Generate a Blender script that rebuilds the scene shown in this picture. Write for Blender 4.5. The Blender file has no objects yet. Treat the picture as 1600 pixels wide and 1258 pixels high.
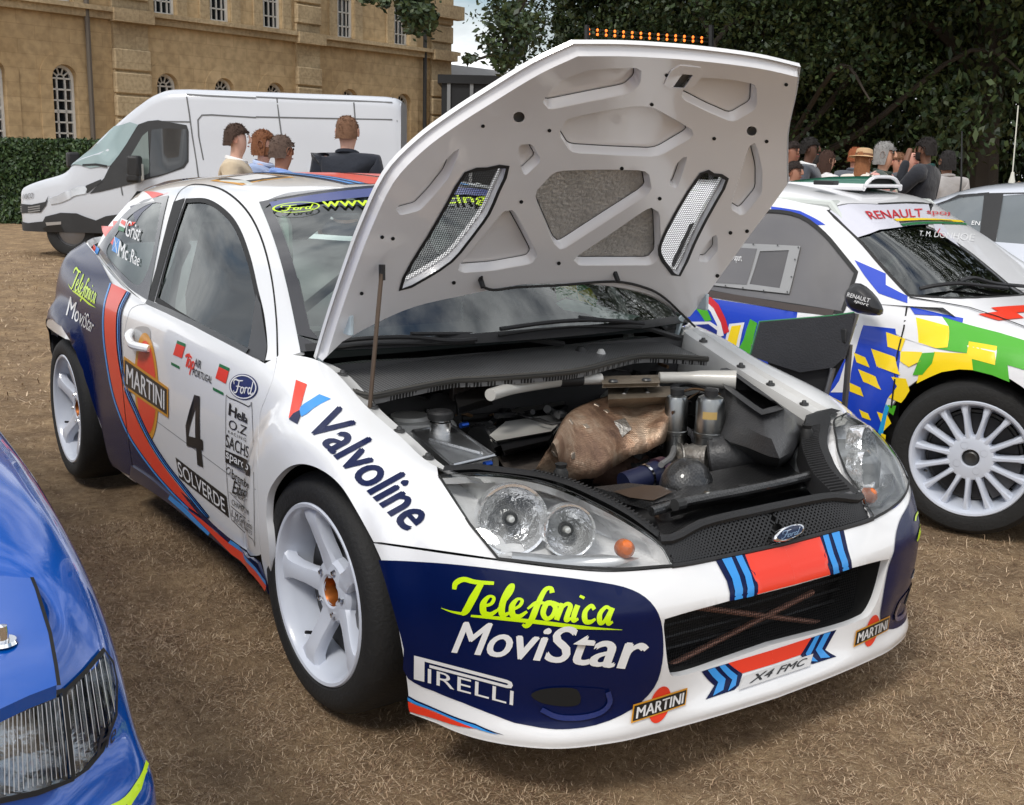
import bpy, bmesh, math, random
import numpy as np
from mathutils import Vector, Matrix
from mathutils.bvhtree import BVHTree
from mathutils.geometry import delaunay_2d_cdt

R = math.radians
scene = bpy.context.scene
COL = scene.collection
# ------------------------------------------------------------------ camera
CAM = np.array([2.58834727, -2.020392, 1.42200654])
EUL = (1.36590327, -.0212102485, .974316267)
FPX = 1781.486                      # focal length in pixels of a 1600 x 1258 frame
cam_d = bpy.data.cameras.new('camera')
cam_d.sensor_fit = 'HORIZONTAL'; cam_d.sensor_width = 36
cam_d.lens = 36 * FPX / 1600
cam_d.clip_start = .05; cam_d.clip_end = 3000
cam_o = bpy.data.objects.new('camera', cam_d); COL.objects.link(cam_o)
cam_o.location = CAM; cam_o.rotation_euler = EUL
scene.camera = cam_o
CR = np.array(cam_o.rotation_euler.to_matrix())
# ------------------------------------------------------------------ world: bright broken cloud
SUN_EL, SUN_AZ = R(52), R(-62)       # azimuth measured from +x towards +y
SUNV = np.array([math.cos(SUN_EL) * math.cos(SUN_AZ), math.cos(SUN_EL) * math.sin(SUN_AZ), math.sin(SUN_EL)])
world = bpy.data.worlds.new('World'); scene.world = world; world.use_nodes = True
wt = world.node_tree; wt.nodes.clear()
def wn(t, **k):
    n = wt.nodes.new(t)
    for a, b in k.items(): setattr(n, a, b)
    return n
sky = wn('ShaderNodeTexSky', sky_type='NISHITA', sun_disc=False)
sky.sun_elevation = SUN_EL; sky.sun_rotation = math.pi / 2 - SUN_AZ; sky.air_density = 1.2; sky.dust_density = 2.0
tc = wn('ShaderNodeTexCoord'); mp = wn('ShaderNodeMapping'); mp.inputs['Scale'].default_value = (1.1, 1.1, 2.6)
n1 = wn('ShaderNodeTexNoise'); n1.inputs['Scale'].default_value = 2.1; n1.inputs['Detail'].default_value = 7; n1.inputs['Roughness'].default_value = .58
n2 = wn('ShaderNodeTexNoise'); n2.inputs['Scale'].default_value = 3.7; n2.inputs['Detail'].default_value = 6; n2.inputs['Roughness'].default_value = .55
r1 = wn('ShaderNodeValToRGB'); r1.color_ramp.elements[0].position = .34; r1.color_ramp.elements[1].position = .50
r2 = wn('ShaderNodeValToRGB'); r2.color_ramp.elements[0].position = .34; r2.color_ramp.elements[1].position = .64
r2.color_ramp.elements[0].color = (3.6, 3.8, 4.2, 1); r2.color_ramp.elements[1].color = (13.2, 13.3, 13.4, 1)
mx = wn('ShaderNodeMix', data_type='RGBA')
bg = wn('ShaderNodeBackground'); bg.inputs['Strength'].default_value = .10
wo = wn('ShaderNodeOutputWorld')
L = wt.links.new
L(tc.outputs['Generated'], mp.inputs['Vector']); L(mp.outputs['Vector'], n1.inputs['Vector']); L(mp.outputs['Vector'], n2.inputs['Vector'])
L(n1.outputs['Fac'], r1.inputs['Fac']); L(n2.outputs['Fac'], r2.inputs['Fac'])
L(r1.outputs['Color'], mx.inputs['Factor']); L(sky.outputs['Color'], mx.inputs['A']); L(r2.outputs['Color'], mx.inputs['B'])
L(mx.outputs['Result'], bg.inputs['Color']); L(bg.outputs['Background'], wo.inputs['Surface'])
sl = bpy.data.lights.new('sun', 'SUN'); sl.energy = 1.5; sl.angle = R(14); sl.color = (1, .96, .9)
so = bpy.data.objects.new('sun', sl); COL.objects.link(so)
so.rotation_euler = Vector(-SUNV).to_track_quat('-Z', 'Y').to_euler(); so.location = SUNV * 30
scene.view_settings.view_transform = 'Standard'; scene.view_settings.look = 'None'
scene.view_settings.exposure = .34; scene.view_settings.gamma = 1
scene.render.engine = 'CYCLES'
scene.cycles.use_denoising = True
scene.cycles.max_bounces = 7; scene.cycles.diffuse_bounces = 3; scene.cycles.glossy_bounces = 4
scene.cycles.transparent_max_bounces = 12; scene.cycles.transmission_bounces = 6
scene.cycles.caustics_reflective = False; scene.cycles.caustics_refractive = False
# ------------------------------------------------------------------ measuring helpers (photo pixel -> sight line)
def sight(p):
    d = CR @ np.array([(p[0] - 800) / FPX, -(p[1] - 629) / FPX, -1.0])
    return d
def at_axis(p, ax, val):
    d = sight(p); t = (val - CAM[ax]) / d[ax]
    return CAM + t * d
def atY(p, y): return at_axis(p, 1, y)
def atX(p, x): return at_axis(p, 0, x)
def atZ(p, z): return at_axis(p, 2, z)
def at_plane(p, o, n):
    d = sight(p); n = np.asarray(n, float); t = ((np.asarray(o) - CAM) @ n) / (d @ n)
    return CAM + t * d
def at_depth(p, dep): return CAM + sight(p) * dep
# ------------------------------------------------------------------ materials
MATS = {}
def mat(name, col, rough=.5, metal=0., coat=0., var=.06, vscale=8., bump=0., bscale=60., spec=.5, trans=0., alpha=1., emit=None, coat_rough=.03, ior=1.45, sheen=0.):
    if name in MATS: return MATS[name]
    m = bpy.data.materials.new(name); m.use_nodes = True
    nt = m.node_tree; b = nt.nodes['Principled BSDF']
    b.inputs['Roughness'].default_value = rough; b.inputs['Metallic'].default_value = metal
    b.inputs['Coat Weight'].default_value = coat; b.inputs['Coat Roughness'].default_value = coat_rough
    b.inputs['Specular IOR Level'].default_value = spec; b.inputs['Transmission Weight'].default_value = trans
    b.inputs['Alpha'].default_value = alpha; b.inputs['IOR'].default_value = ior; b.inputs['Sheen Weight'].default_value = sheen
    t = nt.nodes.new('ShaderNodeTexCoord')
    n = nt.nodes.new('ShaderNodeTexNoise'); n.inputs['Scale'].default_value = vscale; n.inputs['Detail'].default_value = 5
    nt.links.new(t.outputs['Object'], n.inputs['Vector'])
    mxn = nt.nodes.new('ShaderNodeMix'); mxn.data_type = 'RGBA'
    c = np.array(col, float)
    mxn.inputs['A'].default_value = (*np.clip(c * (1 - var), 0, 1), 1); mxn.inputs['B'].default_value = (*np.clip(c * (1 + var), 0, 1), 1)
    nt.links.new(n.outputs['Fac'], mxn.inputs['Factor']); nt.links.new(mxn.outputs['Result'], b.inputs['Base Color'])
    if bump:
        n2 = nt.nodes.new('ShaderNodeTexNoise'); n2.inputs['Scale'].default_value = bscale; n2.inputs['Detail'].default_value = 4
        nt.links.new(t.outputs['Object'], n2.inputs['Vector'])
        bp = nt.nodes.new('ShaderNodeBump'); bp.inputs['Strength'].default_value = bump; bp.inputs['Distance'].default_value = .01
        nt.links.new(n2.outputs['Fac'], bp.inputs['Height']); nt.links.new(bp.outputs['Normal'], b.inputs['Normal'])
    if emit:
        b.inputs['Emission Color'].default_value = (*emit[0], 1); b.inputs['Emission Strength'].default_value = emit[1]
    MATS[name] = m
    return m
def srgb(r, g, b):
    f = lambda v: ((v / 255 + .055) / 1.055) ** 2.4 if v > 10 else v / 255 / 12.92
    return (f(r), f(g), f(b))
# ------------------------------------------------------------------ object helpers
def link(name, me, material=None, parent=None, smooth=True):
    o = bpy.data.objects.new(name, me); COL.objects.link(o)
    if material is not None:
        for mm in (material if isinstance(material, (list, tuple)) else [material]): me.materials.append(mm)
    if smooth and len(me.polygons): me.polygons.foreach_set('use_smooth', [True] * len(me.polygons))
    if parent is not None: o.parent = parent; o.matrix_parent_inverse = parent_inv(parent)
    return o
def world_m(o):
    m = Matrix.LocRotScale(o.location, o.rotation_euler, o.scale)
    if o.parent: m = world_m(o.parent) @ o.matrix_parent_inverse @ m
    return m
def parent_inv(p): return world_m(p).inverted()
def mesh(name, V, F, material=None, parent=None, smooth=True, sharp=None):
    me = bpy.data.meshes.new(name); me.from_pydata([tuple(map(float, v)) for v in V], [], [tuple(int(i) for i in f) for f in F]); me.update()
    o = link(name, me, material, parent, smooth)
    if smooth and sharp is not None: me.set_sharp_from_angle(angle=R(sharp))
    return o
def tag(o, label, cat=None, group=None, kind=None):
    if label: o['label'] = label
    if cat: o['category'] = cat
    if group: o['group'] = group
    if kind: o['kind'] = kind
    return o
def thing(name, loc, label, cat, group=None, rz=0.):
    o = bpy.data.objects.new(name, None); COL.objects.link(o)
    o.location = loc; o.rotation_euler = (0, 0, rz); o.empty_display_size = .2
    return tag(o, label, cat, group)
class MB:
    """collects shapes into one mesh"""
    def __init__(s): s.V = []; s.F = []
    def add(s, V, F):
        k = len(s.V); s.V += [tuple(map(float, v)) for v in V]; s.F += [tuple(i + k for i in f) for f in F]; return s
    def box(s, lo, hi, M=None):
        x0, y0, z0 = lo; x1, y1, z1 = hi
        V = [(x0,y0,z0),(x1,y0,z0),(x1,y1,z0),(x0,y1,z0),(x0,y0,z1),(x1,y0,z1),(x1,y1,z1),(x0,y1,z1)]
        if M is not None: V = [tuple(M @ Vector(v)) for v in V]
        return s.add(V, [(0,3,2,1),(4,5,6,7),(0,1,5,4),(1,2,6,5),(2,3,7,6),(3,0,4,7)])
    def tube(s, pts, r, n=10, cap=True, closed=False):
        P = [np.array(p, float) for p in pts]; m = len(P)
        rr = r if hasattr(r, '__len__') else [r] * m
        k = len(s.V); prev = None
        for i in range(m):
            a = P[(i - 1) % m] if (i > 0 or closed) else P[i]; b = P[(i + 1) % m] if (i < m - 1 or closed) else P[i]
            t = b - a; t /= (np.linalg.norm(t) + 1e-12)
            if prev is None:
                up = np.array([0, 0, 1.]) if abs(t[2]) < .9 else np.array([1., 0, 0])
                u = np.cross(t, up)
            else: u = prev - t * (prev @ t)
            u /= (np.linalg.norm(u) + 1e-12); prev = u; w = np.cross(t, u)
            for j in range(n):
                an = 2 * math.pi * j / n
                s.V.append(tuple(P[i] + rr[i] * (math.cos(an) * u + math.sin(an) * w)))
        for i in range(m - 1 if not closed else m):
            for j in range(n):
                a = k + i * n + j; b = k + i * n + (j + 1) % n; i2 = (i + 1) % m
                s.F.append((a, b, k + i2 * n + (j + 1) % n, k + i2 * n + j))
        if cap and not closed:
            s.F.append(tuple(k + j for j in reversed(range(n)))); s.F.append(tuple(k + (m - 1) * n + j for j in range(n)))
        return s
    def lathe(s, prof, M=None, n=32, closed=False):
        """prof: (radius, height) about local z"""
        k = len(s.V); m = len(prof)
        for r, h in prof:
            for j in range(n):
                an = 2 * math.pi * j / n; v = Vector((r * math.cos(an), r * math.sin(an), h))
                s.V.append(tuple(M @ v if M is not None else v))
        for i in range(m if closed else m - 1):
            for j in range(n):
                i2 = (i + 1) % m
                s.F.append((k + i * n + j, k + i * n + (j + 1) % n, k + i2 * n + (j + 1) % n, k + i2 * n + j))
        return s
    def prism(s, poly, d0, d1, M=None):
        """poly 2D (x,y) extruded z d0..d1"""
        n = len(poly); V = [Vector((*p, d0)) for p in poly] + [Vector((*p, d1)) for p in poly]
        if M is not None: V = [M @ v for v in V]
        return s.add(V, [tuple(range(n))[::-1], tuple(range(n, 2 * n))] + [(i, (i + 1) % n, n + (i + 1) % n, n + i) for i in range(n)])
    def grid(s, P, closed_u=False):
        """P: array [nu][nv][3]"""
        P = np.asarray(P, float); nu, nv = P.shape[:2]; k = len(s.V)
        s.V += [tuple(v) for v in P.reshape(-1, 3)]
        for i in range(nu if closed_u else nu - 1):
            for j in range(nv - 1):
                i2 = (i + 1) % nu
                s.F.append((k + i * nv + j, k + i2 * nv + j, k + i2 * nv + j + 1, k + i * nv + j + 1))
        return s
    def build(s, name, material=None, parent=None, smooth=True, sharp=35):
        return mesh(name, s.V, s.F, material, parent, smooth, sharp if smooth else None)
def bevel(o, w=.01, seg=2, angle=35):
    m = o.modifiers.new('bevel', 'BEVEL'); m.width = w; m.segments = seg; m.limit_method = 'ANGLE'; m.angle_limit = R(angle)
    return o
def solid(o, t, off=-1.):
    m = o.modifiers.new('solid', 'SOLIDIFY'); m.thickness = t; m.offset = off; return o
def subsurf(o, l=2):
    m = o.modifiers.new('sub', 'SUBSURF'); m.levels = l; m.render_levels = l; return o
# ------------------------------------------------------------------ splines
def cr(P, n=8, closed=False):
    """Catmull-Rom through points; a point with an extra trailing 1 is a corner"""
    D = len(P[0]); dim = min(len(p) for p in P)
    pts = [np.array(p[:dim], float) for p in P]; cor = [len(p) > dim and p[dim] for p in P]
    m = len(pts); out = []
    for i in range(m if closed else m - 1):
        p1, p2 = pts[i], pts[(i + 1) % m]
        c1 = cor[i] or (not closed and i == 0); c2 = cor[(i + 1) % m] or (not closed and i == m - 2)
        p0 = 2 * p1 - p2 if c1 else pts[i - 1]; p3 = 2 * p2 - p1 if c2 else pts[(i + 2) % m]
        for k in range(n):
            t = k / n; t2 = t * t; t3 = t2 * t
            out.append(.5 * ((2 * p1) + (p2 - p0) * t + (2 * p0 - 5 * p1 + 4 * p2 - p3) * t2 + (3 * p1 - p0 - 3 * p2 + p3) * t3))
    if not closed: out.append(pts[-1])
    return out
def crv(A, t):
    """vectorised Catmull-Rom of control rows A[n,...] at t in [0,n-1]"""
    n = len(A); t = np.clip(np.asarray(t, float), 0, n - 1 - 1e-9); i = t.astype(int); f = (t - i).reshape(t.shape + (1,) * (A.ndim - 1))
    ext = np.concatenate([2 * A[:1] - A[1:2], A, 2 * A[-1:] - A[-2:-1]])
    p0, p1, p2, p3 = ext[i], ext[i + 1], ext[i + 2], ext[i + 3]
    return .5 * (2 * p1 + (p2 - p0) * f + (2 * p0 - 5 * p1 + 4 * p2 - p3) * f ** 2 + (3 * p1 - p0 - 3 * p2 + p3) * f ** 3)
def smooth01(x): x = np.clip(x, 0, 1); return x * x * (3 - 2 * x)
def inset(poly, d):
    """move a closed 2D polygon inwards by d (outwards if negative)"""
    P = np.array(poly, float)[:, :2]; n = len(P)
    area = .5 * sum(P[i][0] * P[(i + 1) % n][1] - P[(i + 1) % n][0] * P[i][1] for i in range(n))
    sgn = 1 if area > 0 else -1; out = []
    for i in range(n):
        a = P[i] - P[i - 1]; b = P[(i + 1) % n] - P[i]
        a = a / (np.linalg.norm(a) + 1e-9); b = b / (np.linalg.norm(b) + 1e-9)
        na = np.array([-a[1], a[0]]) * sgn; nb = np.array([-b[1], b[0]]) * sgn
        q = na + nb; l = q @ q
        q = q * (2 / l) if l > .5 else q / (math.sqrt(l) + 1e-9)
        out.append(P[i] + q * d)
    return np.array(out)
def inside(pt, poly):
    x, y = pt; r = False; n = len(poly); j = n - 1
    for i in range(n):
        xi, yi = poly[i]; xj, yj = poly[j]
        if (yi > y) != (yj > y) and x < (xj - xi) * (y - yi) / (yj - yi + 1e-15) + xi: r = not r
        j = i
    return r
def inside_np(Q, poly):
    Q = np.asarray(Q); x, y = Q[:, 0], Q[:, 1]; r = np.zeros(len(Q), bool); n = len(poly); j = n - 1
    for i in range(n):
        xi, yi = poly[i]; xj, yj = poly[j]
        r ^= ((yi > y) != (yj > y)) & (x < (xj - xi) * (y - yi) / (yj - yi + 1e-15) + xi); j = i
    return r
# ------------------------------------------------------------------ trimmed parametric surfaces
class Surf:
    """surface f(u,v)->xyz over [0,U]x[0,V]; panels are cut from it along measured outlines"""
    def __init__(s, f, U, V, nu=120, nv=60, su=1., sv=1.):
        s.f = f; s.U = U; s.V = V; s.su = su; s.sv = sv      # su, sv: metres per unit
        u = np.linspace(0, U, nu); v = np.linspace(0, V, nv); s.gu, s.gv = u, v
        UU, VV = np.meshgrid(u, v, indexing='ij'); P = f(UU.ravel(), VV.ravel())
        F = []; s.T = []
        for i in range(nu - 1):
            for j in range(nv - 1):
                a = i * nv + j; b = a + nv
                F += [(a, b, b + 1), (a, b + 1, a + 1)]
        s.P = P; s.F = F; s.UV = np.stack([UU.ravel(), VV.ravel()], 1)
        s.bvh = BVHTree.FromPolygons([tuple(p) for p in P], F)
        # orientation: make normals face the outside seen by the camera
        s.flip = 1; s.tmid = float(np.linalg.norm(P.mean(0) - CAM))
    def hit(s, o, d):
        h, n, i, dist = s.bvh.ray_cast(Vector(o), Vector(d))
        if h is None:
            # nearest point on the surface to the sight line
            best = None
            dn = np.asarray(d) / np.linalg.norm(d); o_ = np.asarray(o)
            t = s.tmid
            for it in range(14):      # walk to the closest approach of the sight line
                q, n_, i_, ds = s.bvh.find_nearest(Vector(o_ + dn * t))
                if best is None or ds < best[0]: best = (ds, q, i_)
                t2 = (np.array(q) - o_) @ dn
                if abs(t2 - t) < 1e-4: break
                t = t2
            h, i = best[1], best[2]
        a, b, c = (s.P[k] for k in s.F[i]); ua, ub, uc = (s.UV[k] for k in s.F[i])
        v0, v1, v2 = b - a, c - a, np.array(h) - a
        d00, d01, d11, d20, d21 = v0 @ v0, v0 @ v1, v1 @ v1, v2 @ v0, v2 @ v1
        den = d00 * d11 - d01 * d01 + 1e-18
        w1 = (d11 * d20 - d01 * d21) / den; w2 = (d00 * d21 - d01 * d20) / den
        return ua * (1 - w1 - w2) + ub * w1 + uc * w2
    def px(s, p): return s.hit(CAM, sight(p))
    def pxl(s, p): return s.hit(CAM * [1, -1, 1], sight(p) * [1, -1, 1])      # the mirrored (left) half
    def lay(s, Q, mode='R'):
        """points and normals under photo pixels; mode R this half, L its mirror image, B whichever is hit"""
        UV = []; sg = []
        for q in Q:
            m = mode
            if m == 'B': m = 'R' if s.bvh.ray_cast(Vector(CAM), Vector(sight(q)))[0] is not None else 'L'
            UV.append(s.px(q) if m == 'R' else s.pxl(q)); sg.append(1 if m == 'R' else -1)
        W = np.ones((len(UV), 3)); W[:, 1] = sg
        return s.xyz(UV) * W, s.normal(UV) * W
    def pxs(s, ps): return [s.px(p) for p in ps]
    def xyz(s, uv):
        uv = np.asarray(uv, float).reshape(-1, 2); return s.f(uv[:, 0], uv[:, 1])
    def normal(s, uv):
        uv = np.asarray(uv, float).reshape(-1, 2); e = 1e-3
        u, v = uv[:, 0], uv[:, 1]
        du = s.f(np.minimum(u + e, s.U), v) - s.f(np.maximum(u - e, 0), v); dv = s.f(u, np.minimum(v + e, s.V)) - s.f(u, np.maximum(v - e, 0))
        n = np.cross(du, dv); n /= (np.linalg.norm(n, axis=1, keepdims=True) + 1e-12)
        return n * s.flip
    def cut(s, name, loop, material, parent=None, holes=(), step=.03, off=0., flange=0., mirror=False, both=False, uv=False, thick=0.):
        """a panel of the surface inside loop (photo pixels unless uv), holes cut out"""
        L0 = [np.array(q[:2], float) for q in loop] if uv else s.pxs(loop)
        HS = [[np.array(q[:2], float) for q in h] if uv else s.pxs(h) for h in holes]
        sc = np.array([s.su, s.sv])
        def dens(Lp):
            o = []
            for i in range(len(Lp)):
                a, b = Lp[i], Lp[(i + 1) % len(Lp)]; k = max(1, int(np.linalg.norm((b - a) * sc) / step))
                for t in range(k): o.append(a + (b - a) * t / k)
            return o
        loops = [dens(L0)] + [dens(h) for h in HS]
        V = []; E = []
        for Lp in loops:
            k = len(V); V += [tuple(q * sc) for q in Lp]; E += [(k + i, k + (i + 1) % len(Lp)) for i in range(len(Lp))]
        nb = len(V)
        A = np.array(loops[0]) * sc; lo, hi = A.min(0), A.max(0)
        gx = np.arange(lo[0] + step / 2, hi[0], step); gy = np.arange(lo[1] + step / 2, hi[1], step)
        if len(gx) and len(gy):
            G = np.stack(np.meshgrid(gx, gy, indexing='ij'), -1).reshape(-1, 2)
            k = inside_np(G, A)
            for h in loops[1:]: k &= ~inside_np(G, np.array(h) * sc)
            G = G[k]
            # keep clear of the outline
            B = np.array(V)
            if len(G): 
                dmin = np.full(len(G), 9.)
                for b in B: dmin = np.minimum(dmin, np.abs(G - b).sum(1))
                V += [tuple(g) for g in G[dmin > step * .45]]
        vo, eo, fo, vi, ei, fi = delaunay_2d_cdt([Vector(v) for v in V], E, [], 0, 1e-6)
        vo = np.array([tuple(v) for v in vo]); tri = []
        cen = np.array([vo[list(f)].mean(0) for f in fo]); keep = inside_np(cen, A)
        for h in loops[1:]: keep &= ~inside_np(cen, np.array(h) * sc)
        tri = [tuple(f) for f, k in zip(fo, keep) if k]
        uvs = vo / sc; Nn = s.normal(uvs); Pp = s.xyz(uvs) + Nn * off
        # consistent orientation with normal
        F = []
        for f in tri:
            a, b, c = (Pp[i] for i in f[:3]); 
            F.append(f if np.cross(b - a, c - a) @ Nn[f[0]] >= 0 else f[::-1])
        V3 = [tuple(p) for p in Pp]
        if flange:
            cnt = {}
            for f in F:
                for i in range(len(f)):
                    e = (f[i], f[(i + 1) % len(f)]); cnt[tuple(sorted(e))] = cnt.get(tuple(sorted(e)), []) + [e]
            mp_ = {}
            for k, es in cnt.items():
                if len(es) == 1:
                    a, b = es[0]; q = []
                    for i in (a, b):
                        if i not in mp_: mp_[i] = len(V3); V3.append(tuple(Pp[i] - Nn[i] * flange))
                    F.append((b, a, mp_[a], mp_[b]))
        if mirror or both:
            Vm = [(p[0], -p[1], p[2]) for p in V3]; Fm = [f[::-1] for f in F]
            if both: k = len(V3); V3 = V3 + Vm; F = F + [tuple(i + k for i in f) for f in Fm]
            else: V3, F = Vm, Fm
        o = mesh(name, V3, F, material, parent, True, 40)
        if thick: solid(o, thick)
        return o
    def strip(s, name, pts, w, material, parent=None, off=.0015, px=True, mirror=False, closed=False):
        """a thin ribbon along measured points (photo pixels), w metres wide"""
        q = np.array([s.px(p) for p in pts]) if px else np.array(pts)
        P0 = s.xyz(q); Nn = s.normal(q); V = []; F = []; m = len(P0)
        for i in range(m):
            t = P0[(i + 1) % m if closed else min(i + 1, m - 1)] - P0[i - 1 if (closed or i) else 0]; t /= (np.linalg.norm(t) + 1e-9); b = np.cross(Nn[i], t)
            V += [P0[i] + Nn[i] * off + b * w / 2, P0[i] + Nn[i] * off - b * w / 2]
        F = [(2 * i, 2 * i + 1, 2 * ((i + 1) % m) + 1, 2 * ((i + 1) % m)) for i in range(m if closed else m - 1)]
        if mirror: V = [(p[0], -p[1], p[2]) for p in V]; F = [f[::-1] for f in F]
        return mesh(name, V, F, material, parent)
def plane_surf(o, ax, ay, U, V):
    """flat Surf: origin o, axes ax, ay (metres)"""
    o, ax, ay = (np.asarray(q, float) for q in (o, ax, ay))
    return Surf(lambda u, v: o + np.outer(u, ax) + np.outer(v, ay), U, V, 2, 2)
# ------------------------------------------------------------------ lettering
def homog(src, dst):
    A = []
    for (x, y), (X, Y) in zip(src, dst):
        A += [[x, y, 1, 0, 0, 0, -X * x, -X * y, -X], [0, 0, 0, x, y, 1, -Y * x, -Y * y, -Y]]
    return np.linalg.svd(np.array(A, float))[2][-1].reshape(3, 3)
def happly(Hm, Q):
    Q = np.asarray(Q, float); q = np.c_[Q, np.ones(len(Q))] @ Hm.T; return q[:, :2] / q[:, 2:]
def text_flat(txt, weight=0., shear=0., spacing=1.):
    cu = bpy.data.curves.new('lettering', 'FONT'); cu.body = txt; cu.size = 1; cu.shear = shear; cu.space_character = spacing
    cu.resolution_u = 4; cu.fill_mode = 'FRONT' if hasattr(cu, 'fill_mode') else cu.fill_mode
    o = bpy.data.objects.new('lettering', cu); COL.objects.link(o)
    dg = bpy.context.evaluated_depsgraph_get(); me = bpy.data.meshes.new_from_object(o.evaluated_get(dg))
    bpy.data.objects.remove(o); bpy.data.curves.remove(cu)
    V = np.array([v.co[:2] for v in me.vertices]); F = [tuple(p.vertices) for p in me.polygons]
    bpy.data.meshes.remove(me)
    return V, F
def strokes_flat(strokes):
    """strokes: list of (points, width or widths) drawn with a pen -> flat mesh"""
    V = []; F = []
    for pts, w in strokes:
        C = np.array(cr(pts, 6)) if len(pts) > 2 else np.array(pts, float); m = len(C)
        ws = np.interp(np.linspace(0, 1, m), np.linspace(0, 1, len(w)), w) if hasattr(w, '__len__') else np.full(m, w)
        k = len(V)
        for i in range(m):
            t = C[min(i + 1, m - 1)] - C[max(i - 1, 0)]; t /= (np.linalg.norm(t) + 1e-9); n = np.array([-t[1], t[0]])
            V += [C[i] + n * ws[i] / 2, C[i] - n * ws[i] / 2]
        F += [(k + 2 * i, k + 2 * i + 1, k + 2 * i + 3, k + 2 * i + 2) for i in range(m - 1)]
    return np.array(V), F
def refine(V, F, maxlen):
    bm = bmesh.new()
    vs = [bm.verts.new((v[0], v[1], 0)) for v in V]
    for f in F:
        try: bm.faces.new([vs[i] for i in f])
        except ValueError: pass
    bmesh.ops.remove_doubles(bm, verts=bm.verts, dist=1e-5)
    bmesh.ops.triangulate(bm, faces=bm.faces)
    bm.verts.index_update()
    V = [np.array(v.co[:2]) for v in bm.verts]; F = [tuple(v.index for v in f.verts) for f in bm.faces]; bm.free()
    for k in range(5):
        mid = {}; G = []
        def half(a, b):
            e = (min(a, b), max(a, b))
            if e not in mid:
                if np.linalg.norm(V[a] - V[b]) > maxlen: mid[e] = len(V); V.append((V[a] + V[b]) / 2)
                else: mid[e] = None
            return mid[e]
        for a, b, c in F:
            x, y, z = half(a, b), half(b, c), half(c, a)
            s_ = [x, y, z]; n_ = sum(q is not None for q in s_)
            if n_ == 0: G.append((a, b, c)); continue
            if n_ == 3: G += [(a, x, z), (x, b, y), (z, y, c), (x, y, z)]; continue
            while s_[0] is None: a, b, c = b, c, a; s_ = s_[1:] + s_[:1]
            if n_ == 1: G += [(a, s_[0], c), (s_[0], b, c)]
            elif s_[1] is not None: G += [(s_[0], b, s_[1]), (a, s_[0], s_[1]), (a, s_[1], c)]
            else: G += [(a, s_[0], s_[2]), (s_[0], b, c), (s_[0], c, s_[2])]
        if len(G) == len(F): break
        F = G
    return np.array(V), F
def on_surf(s, name, V, F, quad, material, parent, off=.002, box=None, fine=.22, mode='R', raw=False):
    """lay a flat shape on a surface: its box goes onto quad = photo pixels of (lower left, lower right, upper right, upper left)"""
    V = np.array(V)
    if box is None: box = (V[:, 0].min(), V[:, 1].min(), V[:, 0].max(), V[:, 1].max())
    x0, y0, x1, y1 = box
    V, F = refine(V, F, fine * (y1 - y0))
    Hm = homog([(x0, y0), (x1, y0), (x1, y1), (x0, y1)], quad)
    P, N = s.lay(happly(Hm, V), mode); P = P + N * off
    G = []
    for f in F:
        a, b, c = (P[i] for i in f[:3]); G.append(f if np.cross(b - a, c - a) @ N[f[0]] >= 0 else f[::-1])
    return (P, G) if raw else mesh(name, P, G, material, parent)
def text_on(s, txt, quad, material, parent, weight=0., shear=0., spacing=1., off=.002, name='lettering', fine=.22, mode='R'):
    V, F = text_flat(txt, 0, shear, spacing); lo, hi = V.min(0), V.max(0); w = weight
    if not w: return on_surf(s, name, V, F, quad, material, parent, off, None, fine, mode)
    P = []; G = []
    for i, d in enumerate(((-w, 0), (w, 0)) if w < .012 else ((-w, -w * .4), (0, w * .5), (w, -w * .4))):
        p, g = on_surf(s, name, V + d, F, quad, None, None, off + .0002 * i, (lo[0] - w, lo[1] - w * .4, hi[0] + w, hi[1] + w * .5), fine, mode, True)
        G += [tuple(j + len(P) for j in f) for f in g]; P += list(p)
    return mesh(name, P, G, material, parent)
def text_plane(txt, o, ax, ay, w, h, material, parent, weight=0., shear=0., spacing=1., name='lettering'):
    """lettering on a plane: lower left corner o, unit axes, fitted to w x h"""
    V, F = text_flat(txt, weight, shear, spacing); lo, hi = V.min(0), V.max(0)
    o, ax, ay = (np.asarray(q, float) for q in (o, ax, ay))
    T = (V - lo) / (hi - lo) * [w, h]
    return mesh(name, o + np.outer(T[:, 0], ax) + np.outer(T[:, 1], ay), F, material, parent, False)
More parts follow.
